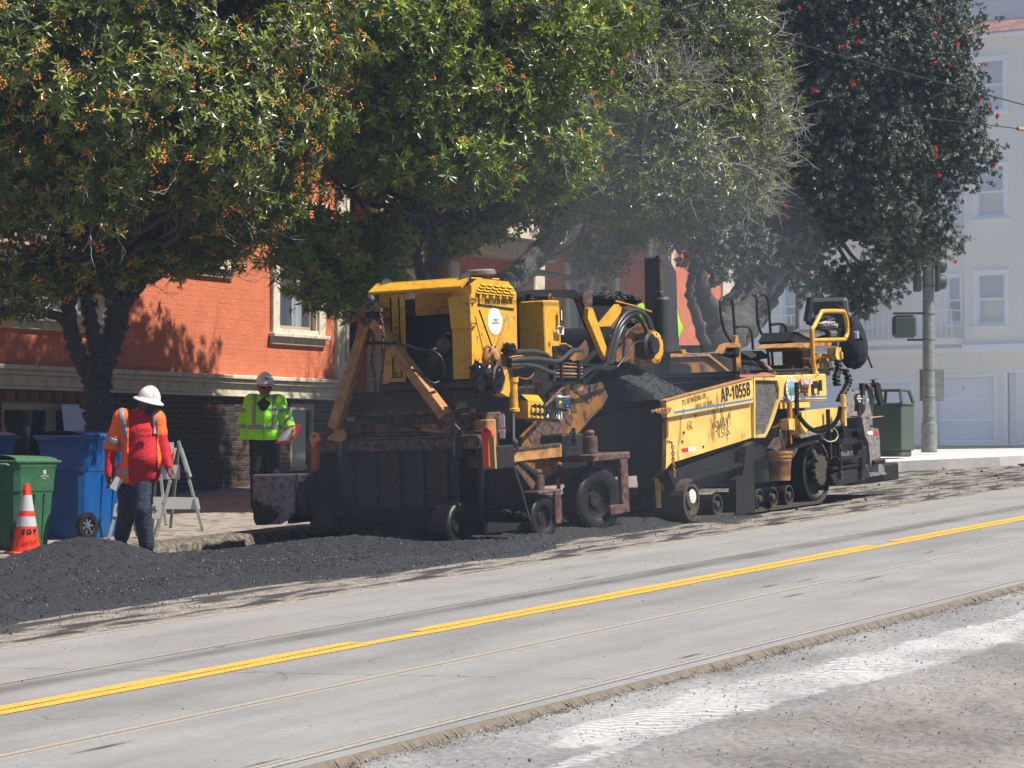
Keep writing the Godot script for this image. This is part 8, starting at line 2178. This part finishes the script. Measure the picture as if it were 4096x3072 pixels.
	var cb := Mb.new(); cb.box(Vector3.ZERO, Vector3(0.085, 0.135, 0.008), Basis(Vector3(0, 1, 0), 0.35)); part(card, "sheet", cb, M.white)

	# ---- worker in lime jacket behind the elevator
	var b2 := W(24.05, 18.6, walk(18.6))
	var s2 := 1.0 / 317.0
	var w2 := thing("person", "worker in lime green hi-vis jacket and white hard hat standing by the brick wall", "person", cam_frame(b2), "road workers")
	var q2 := func(cx: float, cy: float, z: float) -> Vector3: return Vector3((cx * 0.452 - 82.0) * s2, (1047.0 - cy * 0.452) * s2, z)
	lime_worker(w2, q2.call(212, 1232, 0.02), Vector3(0.25, -0.15, 0.95), [q2.call(95, 1345, 0.0), q2.call(30, 1500, -0.02), Vector3(-0.205, 0.92, 0.06)], [q2.call(330, 1350, 0.0), q2.call(405, 1500, 0.04), Vector3(0.40, 1.035, 0.20)], Vector3(0.045, 0.93, 0), false)
	var fo := thing("folder", "red and white folder held by the worker in the lime jacket", "folder", cam_frame(b2) * at(Vector3(0.395, 0.99, 0.25)))
	var fb := Mb.new(); fb.prism([Vector2(-0.20, -0.135), Vector2(-0.145, -0.02), Vector2(0.0, 0.09), Vector2(0.10, 0.115), Vector2(0.135, 0.08), Vector2(0.03, -0.09), Vector2(-0.03, -0.135)], -0.012, 0.0); part(fo, "cover", fb, M.sign_red)
	var fw2 := Mb.new(); fw2.prism([Vector2(-0.175, -0.105), Vector2(-0.12, -0.01), Vector2(0.0, 0.07), Vector2(0.065, 0.085), Vector2(-0.03, -0.095)], 0.001, 0.006); part(fo, "pages", fw2, M.white)
	# ---- worker on the paver, behind the exhaust stack
	var b3 := pv(2500 + 415 * 0.3014, 1600, 15.55); b3.y = W(b3.x, 15.55, 1.25).y
	var w3 := thing("person", "worker in lime green jacket standing on the paver behind the exhaust stack", "person", cam_frame(b3), "road workers")
	lime_worker(w3, Vector3(0.05, 1.52, 0.05), Vector3(0.6, -0.3, 0.7), [Vector3(-0.19, 1.38, 0), Vector3(-0.27, 1.12, 0.05), Vector3(-0.18, 0.92, 0.2)], [Vector3(0.19, 1.38, 0), Vector3(0.27, 1.14, 0.05), Vector3(0.22, 0.95, 0.2)], Vector3(0, 0.93, 0), true)
func lime_worker(t: Node3D, hc: Vector3, fwd: Vector3, la_: Array, ra_: Array, hip: Vector3, simple: bool) -> void:
	var up := Vector3(0.0, 1, 0.0)
	var nk := hc + Vector3(-0.01, -0.13, -0.03)
	var ch := nk + Vector3(-0.01, -0.20, 0.0)
	var body := Mb.new()
	var hl := hip + Vector3(-0.085, -0.04, 0); var hr := hip + Vector3(0.085, -0.04, 0)
	var kl := Vector3(hl.x - 0.015, 0.50, 0.03); var al := Vector3(hl.x - 0.02, 0.09, 0.0); var kr := Vector3(hr.x + 0.015, 0.50, 0.03); var ar := Vector3(hr.x + 0.02, 0.09, 0.0)
	net(body, [[nk, ch, 0.055, 0.12], [ch, hip, 0.13, 0.12], [la_[0], la_[1], 0.05, 0.04], [la_[1], la_[2], 0.04, 0.028], [ra_[0], ra_[1], 0.05, 0.04], [ra_[1], ra_[2], 0.04, 0.028], [hl, kl, 0.08, 0.055], [kl, al, 0.05, 0.04], [hr, kr, 0.08, 0.055], [kr, ar, 0.05, 0.04]], 0.024, 0.03)
	head(body, hc, fwd, up)
	for a in [la_, ra_]:
		var d: Vector3 = (a[2] - a[1]).normalized()
		hand(body, a[2] + d * 0.02, d, Vector3(0.3, 0.6, 0.7), 0.9, 1.0)
	part(t, "body", body, M.skin)
	face_parts(t, hc, fwd, up, true)
	hard_hat(t, hc + up * 0.070, Vector3(-0.02, 1, -0.02), fwd, false)
	var fz := (fwd - up * fwd.dot(up)).normalized()
	strokes(t, "hat_emblem", Transform3D(Basis(up.cross(fz), up, fz).rotated(up.cross(fz), -0.45) * Basis.from_scale(Vector3(1, 1, 5)), hc + up * 0.120 + fz * 0.122), 3, 0.05, 0.035, plain(k(.16, .24, .45), .5), 8)
	var J := [[nk + Vector3(0, -0.05, 0), ch, 0.095, 0.185], [ch, hip + Vector3(0, 0.05, 0), 0.185, 0.175], [la_[0], ra_[0], 0.095, 0.095], [ch + Vector3(-0.08, 0, 0), hip + Vector3(-0.08, 0.06, 0), 0.15, 0.155], [ch + Vector3(0.08, 0, 0), hip + Vector3(0.08, 0.06, 0), 0.15, 0.155]]
	var arms := [[la_[0], la_[1], 0.092, 0.076], [la_[1], la_[2] - (la_[2] - la_[1]).normalized() * 0.02, 0.076, 0.058], [ra_[0], ra_[1], 0.092, 0.076], [ra_[1], ra_[2] - (ra_[2] - ra_[1]).normalized() * 0.02, 0.076, 0.058]]
	var hem := hip.y - 0.03
	var jk := Mb.new(); net(jk, J + arms, 0.016, 0.04, func(p: Vector3) -> float: return hem - p.y if absf(p.x - hip.x) < 0.2 else -9.0); part(t, "jacket", jk, M.cloth_lime)
	var zip := Mb.new(); zip.box(Vector3(hip.x + 0.0, (ch.y + hem) / 2 - 0.02, 0.19), Vector3(0.012, ch.y - hem - 0.02, 0.02)); part(t, "zip", zip, plain(k(.40, .62, .06), .6))
	var col := Mb.new(); net(col, [[nk + Vector3(-0.07, -0.015, 0.02), nk + Vector3(0.07, -0.015, 0.02), 0.055, 0.055], [nk + Vector3(-0.085, -0.02, 0.03), nk + Vector3(-0.012, -0.13, 0.150), 0.052, 0.036], [nk + Vector3(0.085, -0.02, 0.03), nk + Vector3(0.012, -0.13, 0.150), 0.052, 0.036], [nk + Vector3(0, -0.03, 0.06), nk + Vector3(0, -0.11, 0.125), 0.06, 0.05], [nk + Vector3(0, 0, -0.05), nk + Vector3(0, -0.03, -0.05), 0.06, 0.06]], 0.012, 0.02); part(t, "collar", col, M.navy)
	if not simple:
		var G := J.map(func(e): return [e[0], e[1], e[2] + 0.007, e[3] + 0.007])
		var yb := lerpf(ch.y, hem, 0.50)
		var cuts := [func(p: Vector3) -> float: return absf(p.y - yb) - 0.028, func(p: Vector3) -> float: return maxf(absf(absf(p.x - hip.x) - 0.125) - 0.026, yb - p.y)]
		for c in cuts:
			var b := Mb.new(); net(b, G, 0.011, 0.04, c); part(t, "reflective_band", b, M.tape_grey)
		for a in [la_, ra_]:
			var d1: Vector3 = (a[1] - a[0]).normalized(); var d2: Vector3 = (a[2] - a[1]).normalized()
			for e in [[a[0], a[1], 0.099, 0.083, a[0].lerp(a[1], 0.55), d1], [a[1], a[2], 0.083, 0.066, a[1].lerp(a[2], 0.45), d2]]:
				var b := Mb.new(); var pc: Vector3 = e[4]; var pd: Vector3 = e[5]
				net(b, [[e[0], e[1], e[2], e[3]]], 0.011, 0.04, func(p: Vector3) -> float: return absf((p - pc).dot(pd)) - 0.026); part(t, "reflective_band", b, M.tape_grey)
	var pn := Mb.new()
	net(pn, [[hl + Vector3(0, 0.06, 0), kl, 0.115, 0.088], [kl, al, 0.088, 0.075], [hr + Vector3(0, 0.06, 0), kr, 0.115, 0.088], [kr, ar, 0.088, 0.075], [hl + Vector3(0, 0.05, 0), hr + Vector3(0, 0.05, 0), 0.13, 0.13]], 0.018, 0.03)
	part(t, "trousers", pn, M.navy)
	for a in [al, ar]:
		var sh := Mb.new(); net(sh, [[a + Vector3(0, -0.02, 0), a + Vector3(0, -0.045, 0.02), 0.05, 0.045], [a + Vector3(0, -0.05, 0.0), a + Vector3(0, -0.055, 0.15), 0.04, 0.036]], 0.012, 0.02); part(t, "boot", sh, M.black)
# ---------- bins, cone, barricades, signals, wires ----------
func wheeled_bin(called: String, label: String, u: float, v: float, w: float, d: float, h: float, m: Material, lid_m: Material, group: String) -> Node3D:
	# u, v: the corner nearest the street and downhill; w across the street, d along it; back with wheels faces downhill
	var t := thing(called, label, "bin", at(W(u + d / 2, v + w / 2, walk(v))), group)
	var b := Mb.new()
	var lv2 := [[0.0, 0.80], [0.10, 0.83], [0.62, 0.93], [0.63, 0.955], [0.80, 0.98], [0.86, 1.0], [0.90, 1.03], [0.93, 1.03]]
	var prev := []
	for q in lv2:
		var y: float = q[0] * h; var k2: float = q[1]
		var ring := []
		var hx := d / 2 * k2; var hz := w / 2 * k2; var c := 0.05
		for p in [[hx - c, hz], [hx, hz - c], [hx, -hz + c], [hx - c, -hz], [-hx + c, -hz], [-hx, -hz + c], [-hx, hz - c], [-hx + c, hz]]: ring.append(Vector3(p[0], y, p[1]))
		if prev.size() > 0:
			for i in 8: b.quad(prev[i], prev[(i + 1) % 8], ring[(i + 1) % 8], ring[i], Vector3(ring[i].x + ring[(i + 1) % 8].x, 0, ring[i].z + ring[(i + 1) % 8].z))
		else:
			for i in range(1, 7): b.tri(ring[0], ring[i], ring[i + 1], Vector3.DOWN)
		prev = ring
	# moulded ribs on the street face
	for x in [-0.05, 0.18]: b.box(Vector3(d * x, h * 0.36, w / 2 * 0.885), Vector3(0.02, h * 0.5, 0.03), Basis(Vector3.RIGHT, 0.085), 0.006)
	part(t, "body", b, m)
	var l := Mb.new()
	var y0 := h * 0.93
	l.mm(Vector3(-d * 0.54, y0, -w * 0.54), Vector3(d * 0.55, y0 + 0.035, w * 0.54), 0.014)
	for i in 6:
		var a0 := PI * i / 6.0; var a1 := PI * (i + 1) / 6.0
		l.quad(Vector3(-d * 0.5, y0 + 0.03 + sin(a0) * 0.06, -cos(a0) * w * 0.49), Vector3(d * 0.5, y0 + 0.03 + sin(a0) * 0.05, -cos(a0) * w * 0.49), Vector3(d * 0.5, y0 + 0.03 + sin(a1) * 0.05, -cos(a1) * w * 0.49), Vector3(-d * 0.5, y0 + 0.03 + sin(a1) * 0.06, -cos(a1) * w * 0.49), Vector3(0, 1, -cos((a0 + a1) / 2)))
	part(t, "lid", l, lid_m)
	var hn := Mb.new(); hn.tube([Vector3(-d * 0.5, y0 - 0.03, -w * 0.35), Vector3(-d * 0.62, y0 - 0.01, -w * 0.35), Vector3(-d * 0.62, y0 - 0.01, w * 0.35), Vector3(-d * 0.5, y0 - 0.03, w * 0.35)], 0.016, 8); part(t, "handle", hn, m)
	for sz in [-1.0, 1.0]:
		var o := Vector3(-d * 0.33, 0.15, sz * w * 0.44)
		var wb := Mb.new(); wb.lathe([Vector2(0.10, -0.03), Vector2(0.145, -0.03), Vector2(0.15, -0.015), Vector2(0.15, 0.015), Vector2(0.145, 0.03), Vector2(0.10, 0.03)], o, Vector3(0, 0, 1), 24)
		var wp := part(t, "wheel", wb, M.rubber)
		var sp := Mb.new(); sp.lathe([Vector2(0.0, 0.025), Vector2(0.035, 0.02), Vector2(0.035, -0.02), Vector2(0, -0.02)], o, Vector3(0, 0, 1), 14)
		for i in 7:
			var a := TAU * i / 7.0; sp.bar(o + Vector3(cos(a), sin(a), 0) * 0.03, o + Vector3(cos(a), sin(a), 0) * 0.105, 0.022, 0.02)
		sp.lathe([Vector2(0.095, 0.02), Vector2(0.105, 0.02), Vector2(0.105, -0.02), Vector2(0.095, -0.02)], o, Vector3(0, 0, 1), 24)
		part(wp, "spokes", sp, plain(k(.34, .35, .36), .5))
	return t
func build_props() -> void:
	var bl := wheeled_bin("wheeled_bin", "tall blue wheeled bin with spoked wheels beside the walking worker", 19.55, 17.55, 0.66, 0.80, 1.17, M.plastic_blue, M.plastic_blue, "wheeled bins on the pavement")
	text(bl, "logo", "R", 0.08, plain(k(.55, .66, .78), .6), at(Vector3(0.12, 0.93, 0.322)), 0.8, 0.006, true)
	wheeled_bin("wheeled_bin", "blue wheeled bin standing behind the green bin", 19.25, 18.95, 0.66, 0.80, 1.17, M.plastic_blue, M.plastic_blue, "wheeled bins on the pavement")
	var gb := wheeled_bin("wheeled_bin", "green wheeled bin with a white recycling mark behind the traffic cone", 18.30, 17.30, 0.58, 0.62, 0.95, M.plastic_green, M.plastic_green, "wheeled bins on the pavement")
	text(gb, "logo", "R", 0.055, M.white, at(Vector3(0.10, 0.80, 0.287)), 1.0, 0.006, true)
	strokes(gb, "logo_text", at(Vector3(0.10, 0.755, 0.286)), 8, 0.12, 0.018, M.white, 2); strokes(gb, "logo_text", at(Vector3(0.10, 0.730, 0.285)), 6, 0.08, 0.012, M.white, 3)
	var lin2 := Mb.new(); lin2.box(Vector3(0.10, 0.865, 0.290), Vector3(0.15, 0.004, 0.004)); part(gb, "logo_line", lin2, M.white)
	wheeled_bin("wheeled_bin", "dark grey wheeled bin at the end of the bin row", 17.55, 17.75, 0.6, 0.65, 1.06, M.plastic_dark, M.plastic_dark, "wheeled bins on the pavement")
	# cone
	var c := thing("traffic_cone", "orange traffic cone with two reflective collars in front of the green bin", "traffic cone", at(W(18.10, 16.98, 0.155), -0.55))
	var cb := Mb.new(); cb.mm(Vector3(-0.18, 0, -0.18), Vector3(0.18, 0.035, 0.18), 0.012); part(c, "base", cb, M.cone)
	var rad := func(y: float) -> float: return lerpf(0.150, 0.030, y / 0.71)
	for q in [[0.035, 0.285, M.cone, "body", 0.0], [0.285, 0.385, M.reflective, "reflective_collar", 0.002], [0.385, 0.44, M.cone, "body", 0.0], [0.44, 0.60, M.reflective, "reflective_collar", 0.002], [0.60, 0.71, M.cone, "body", 0.0]]:
		var b := Mb.new(); b.lathe([Vector2(rad.call(q[0]) + q[4], q[0]), Vector2(rad.call(q[1]) + q[4], q[1])], Vector3.ZERO, Vector3.UP, 30)
		if q[1] > 0.7: b.lathe([Vector2(0.030, 0.71), Vector2(0.022, 0.712), Vector2(0.020, 0.68)], Vector3.ZERO, Vector3.UP, 24)
		part(c, q[3], b, q[2])
	for i in 3:
		var a := -0.55 + i * 0.55
		var d := Vector3(sin(a), 0, cos(a))
		text(c, "lettering", ["E", "G", "P"][i], 0.052, M.ink, Transform3D(Basis(Vector3(cos(a), 0, -sin(a)), Vector3(0, 1, 0) - d * 0.18, d), d * (rad.call(0.235) + 0.004) + Vector3(0, 0.235, 0)), 1.1, 0.008, true)
		strokes(c, "worn_print", Transform3D(Basis(Vector3(cos(a * .7), 0, -sin(a * .7)), Vector3(0, 1, 0), Vector3(sin(a * .7), 0, cos(a * .7))), Vector3(sin(a * .7), 0, cos(a * .7)) * (rad.call(0.12) + 0.004) + Vector3(0, 0.12, 0)), 2, 0.05, 0.07, plain(k(.76, .17, .08), .7), 30 + i)
	# barricades, seen in the frame of the lens axes but standing on the pavement
	var bar := func(label: String, px: float, py: float, v: float, s: float, legs: Array, boards: Array) -> Node3D:
		var p := pv(px, py, v); p.y = W(p.x, v, walk(v)).y
		var t := thing("barricade", label, "barricade", cam_frame(p), "folding barricades on the pavement")
		for l in legs:
			var b := Mb.new(); b.bar(Vector3((l[0] - px) / s, (py - l[1]) / s, l[4]), Vector3((l[2] - px) / s, maxf((py - l[3]) / s, 0.0), l[5]), 0.035, 0.03, 0.004, Vector3(0, 0, 1)); part(t, "leg", b, M.galv)
		for q in boards:
			var pts := []
			for e in q[1]: pts.append(Vector2((e[0] - px) / s, (py - e[1]) / s))
			var b := Mb.new(); b.prism(pts, q[2], q[2] + 0.018); part(t, q[0], b, q[3])
		return t
	var g := func(x: float, y: float) -> Array: return [x * 0.4822, 1500 + y * 0.4822]
	var L := func(x0, y0, x1, y1, z0, z1) -> Array: return [x0 * 0.4822, 1500 + y0 * 0.4822, x1 * 0.4822, 1500 + y1 * 0.4822, z0, z1]
	var w: Material = M.white
	bar.call("folding A-frame barricade with white boards and an orange striped top board", 723.0, 2127.0, 17.6, 348.0,
		[L.call(1478, 575, 1700, 1300, 0.0, 0.22), L.call(1478, 575, 1390, 1300, -0.03, -0.25), L.call(1300, 590, 1400, 1260, 0.0, 0.20), L.call(1300, 590, 1240, 1290, -0.03, -0.25)],
		[["board", [g.call(1330, 585), g.call(1445, 585), g.call(1445, 640), g.call(1330, 640)], 0.05, w], ["striped_board", [g.call(1330, 640), g.call(1470, 630), g.call(1440, 770), g.call(1335, 770)], 0.06, w], ["stripe", [g.call(1335, 640), g.call(1412, 636), g.call(1340, 700)], 0.079, M.orange], ["stripe", [g.call(1455, 660), g.call(1450, 710), g.call(1375, 770), g.call(1340, 770)], 0.079, M.orange], ["notice", [g.call(1345, 770), g.call(1495, 770), g.call(1495, 888), g.call(1345, 888)], 0.03, w], ["edge_board", [g.call(1505, 630), g.call(1522, 630), g.call(1600, 865), g.call(1580, 868)], 0.10, w], ["board", [g.call(1290, 1030), g.call(1652, 1035), g.call(1672, 1130), g.call(1295, 1130)], 0.14, w]])
	var b2: Node3D = bar.call("small folding barricade with a stencilled white board behind the walking worker", 550.0, 2140.0, 17.2, 352.0,
		[L.call(1030, 900, 930, 1325, 0.0, 0.15), L.call(1395, 870, 1265, 1300, -0.05, -0.15), L.call(1030, 900, 1120, 1310, 0.0, -0.2), L.call(1395, 870, 1300, 1310, 0.0, 0.12)],
		[["lettered_board", [g.call(975, 1050), g.call(1345, 1060), g.call(1325, 1168), g.call(960, 1150)], 0.10, w]])
	for q in [["H", 1012, 1085], ["VEL", 1262, 1088]]:
		text(b2, "lettering", q[0], 0.05, M.ink, at(Vector3((q[1] * 0.4822 - 550.0) / 352.0, (2140.0 - 1500.0 - q[2] * 0.4822) / 352.0, 0.121)), 1.15, 0.004, true)
	# litter bin on the corner
	begin("litter_bin", "green pebble textured litter bin with an open hood on the street corner", "litter bin", 39.55, 16.6, "", 0.16)
	mnode.transform = at(W(39.55, 16.6, 0.16))
	var lb := Mb.new()
	lb.box(Vector3(0, 0.10, 0), Vector3(0.50, 0.12, 0.50), Basis.IDENTITY, 0.03); lb.box(Vector3(0, 0.55, 0), Vector3(0.56, 0.80, 0.56), Basis.IDENTITY, 0.02)
	part(mnode, "body", lb, M.litter_green)
	var rim := Mb.new(); rim.box(Vector3(0, 0.965, 0), Vector3(0.60, 0.04, 0.60), Basis.IDENTITY, 0.012); part(mnode, "rim", rim, M.litter_green)
	for sx in [-1.0, 1.0]:
		for sz in [-1.0, 1.0]:
			var po := Mb.new(); po.bar(Vector3(sx * 0.27, 0.985, sz * 0.27), Vector3(sx * 0.20, 1.20, sz * 0.22), 0.05, 0.05, 0.008); part(mnode, "hood_post", po, M.litter_green)
	var ht := Mb.new(); ht.box(Vector3(0, 1.21, 0), Vector3(0.45, 0.04, 0.48), Basis.IDENTITY, 0.012); part(mnode, "hood_top", ht, M.litter_green)
	# signal pole
	var sp := thing("signal_pole", "galvanised traffic signal pole with dark green signal heads at the corner", "traffic signal", at(W(42.6, 17.16, 0.16)))
	var pb := Mb.new(); pb.lathe([Vector2(0.15, 0), Vector2(0.145, 0.55), Vector2(0.122, 0.56), Vector2(0.118, 0.7), Vector2(0.085, 6.6), Vector2(0, 6.62)], Vector3.ZERO, Vector3.UP, 28); part(sp, "pole", pb, M.galv)
	var rt := Vector3(0.52658, 0, 0.85013); var tw := Vector3(-0.85013, 0, 0.52658)
	var hh := Mb.new(); hh.lathe([Vector2(0, 0.135), Vector2(0.05, 0.13), Vector2(0.055, 0.10)], Vector3(0, 0.67, 0), tw, 16); part(sp, "hand_hole_cover", hh, M.galv)
	for y in [1.04, 1.55, 2.13, 2.61, 3.13]:
		var st := Mb.new(); st.lathe([Vector2(0.118, -0.01), Vector2(0.122, 0), Vector2(0.118, 0.01), Vector2(0.08, 0.012)], Vector3(0, y, 0), Vector3.UP, 24); part(sp, "strap", st, M.steel)
	var sg := Mb.new(); sg.box(Vector3(0, 3.52, 0) + rt * 0.17, Vector3(0.05, 0.98, 0.34), Basis(rt, Vector3.UP, tw), 0.01); var sgp := part(sp, "signal_head", sg, M.signal_green)
	for i in 3:
		var o := Vector3(0, 3.21 + i * 0.31, 0) + rt * 0.195
		var vz := Mb.new(); vz.lathe([Vector2(0.148, 0.0), Vector2(0.145, 0.06), Vector2(0.13, 0.12), Vector2(0.07, 0.155), Vector2(0, 0.165)], o, rt, 20, true); part(sgp, "signal_housing", vz, M.signal_green)
	var sd := Mb.new(); sd.box(Vector3(0, 3.70, 0) - rt * 0.20, Vector3(0.07, 1.0, 0.30), Basis(rt, Vector3.UP, tw), 0.01); sd.box(Vector3(0, 3.18, 0) - rt * 0.20, Vector3(0.13, 0.30, 0.30), Basis(rt, Vector3.UP, tw), 0.02); part(sp, "signal_head_side", sd, M.signal_green)
	var pc := Vector3(0, 2.37, 0) - rt * 0.46
	var pd := Mb.new(); pd.box(pc, Vector3(0.44, 0.42, 0.20), Basis(rt, Vector3.UP, tw), 0.05); var pdp := part(sp, "pedestrian_signal", pd, M.signal_green)
	var pd2 := Mb.new(); pd2.box(pc + tw * 0.10, Vector3(0.36, 0.33, 0.02), Basis(rt, Vector3.UP, tw), 0.008); pd2.box(pc + Vector3(0, 0.25, 0) + tw * 0.02, Vector3(0.40, 0.05, 0.16), Basis(rt, Vector3.UP, tw), 0.01); part(pdp, "back_cover", pd2, M.signal_green)
	for y in [2.12, 2.62]:
		var am := Mb.new(); am.bar(Vector3(0, y, 0) - rt * 0.40, Vector3(0, y, 0), 0.05, 0.04); part(sp, "bracket_arm", am, M.signal_green)
	var pl2 := Mb.new(); pl2.box(Vector3(0, 1.27, 0) + rt * 0.08 - tw * 0.13, Vector3(0.46, 0.60, 0.006), Basis(rt, Vector3.UP, tw), 0.0); part(sp, "sign_plate", pl2, M.galv)
	# second pole with a signal, seen past the seat
	var p2 := pv(3195, 1700, 20.0); p2.y = W(p2.x, 20.0, 0.16).y
	var s2 := thing("slim_signal_pole", "slim galvanised pole with a green pedestrian signal behind the paver seat", "traffic signal", at(p2))
	var q2 := Mb.new(); q2.lathe([Vector2(0.07, 0), Vector2(0.06, 3.6), Vector2(0, 3.62)], Vector3.ZERO, Vector3.UP, 18); part(s2, "pole", q2, M.galv)
	var q3 := Mb.new(); q3.box(Vector3(0, 2.35, 0) - rt * 0.22, Vector3(0.30, 0.42, 0.2), Basis(rt, Vector3.UP, tw), 0.04); part(s2, "pedestrian_signal", q3, M.signal_green)
	# overhead wires
	for q in [["thin black overhead wire sagging across the tree crowns", [[2380, -45], [2900, 95], [3450, 245], [4096, 420], [4400, 505]], 11.5], ["short overhead wire fixed before the pale grey house", [[3700, 470], [3975, 503], [4096, 518], [4400, 556]], 14.0]]:
		var t := thing("overhead_wire", q[0], "wire")
		var pts := []
		for p in q[1]: pts.append(pv(p[0], p[1], q[2]))
		var b := Mb.new(); b.tube(smooth_path(pts, 4), 0.0085, 6); part(t, "strand", b, M.hose_black)
		if q[2] > 12.0:
			var ib := Mb.new(); ib.cyl(pv(4070, 515, q[2]), pv(4098, 518, q[2]), 0.03, -1, 10); part(t, "insulator", ib, M.plywood)
# ---------- thin smoke of the hot mix ----------
func build_smoke(env: Environment) -> void:
	env.volumetric_fog_enabled = true; env.volumetric_fog_density = 0.0
	for q in [[Vector3(28.8, 3.9, -16.0), Vector3(10.0, 5.5, 4.5), 0.014], [Vector3(23.5, 1.7, -14.0), Vector3(9.0, 3.0, 4.0), 0.012], [Vector3(50.0, 5.5, -19.0), Vector3(18.0, 15.0, 26.0), 0.022]]:
		var f := FogVolume.new()
		f.shape = RenderingServer.FOG_VOLUME_SHAPE_ELLIPSOID
		f.size = q[1]; f.position = q[0]
		var m := FogMaterial.new(); m.density = q[2]; m.albedo = Color(0.86, 0.91, 0.97); m.edge_fade = 0.6
		f.material = m
		put(f, "smoke")
func _ready() -> void:
	rng.seed = 1
	var env := setup()
	make_materials()
	build_ground()
	build_asphalt()
	build_orange_house()
	build_grey_house()
	build_trees()
	build_elevator()
	build_paver()
	build_people()
	build_props()
	build_smoke(env)
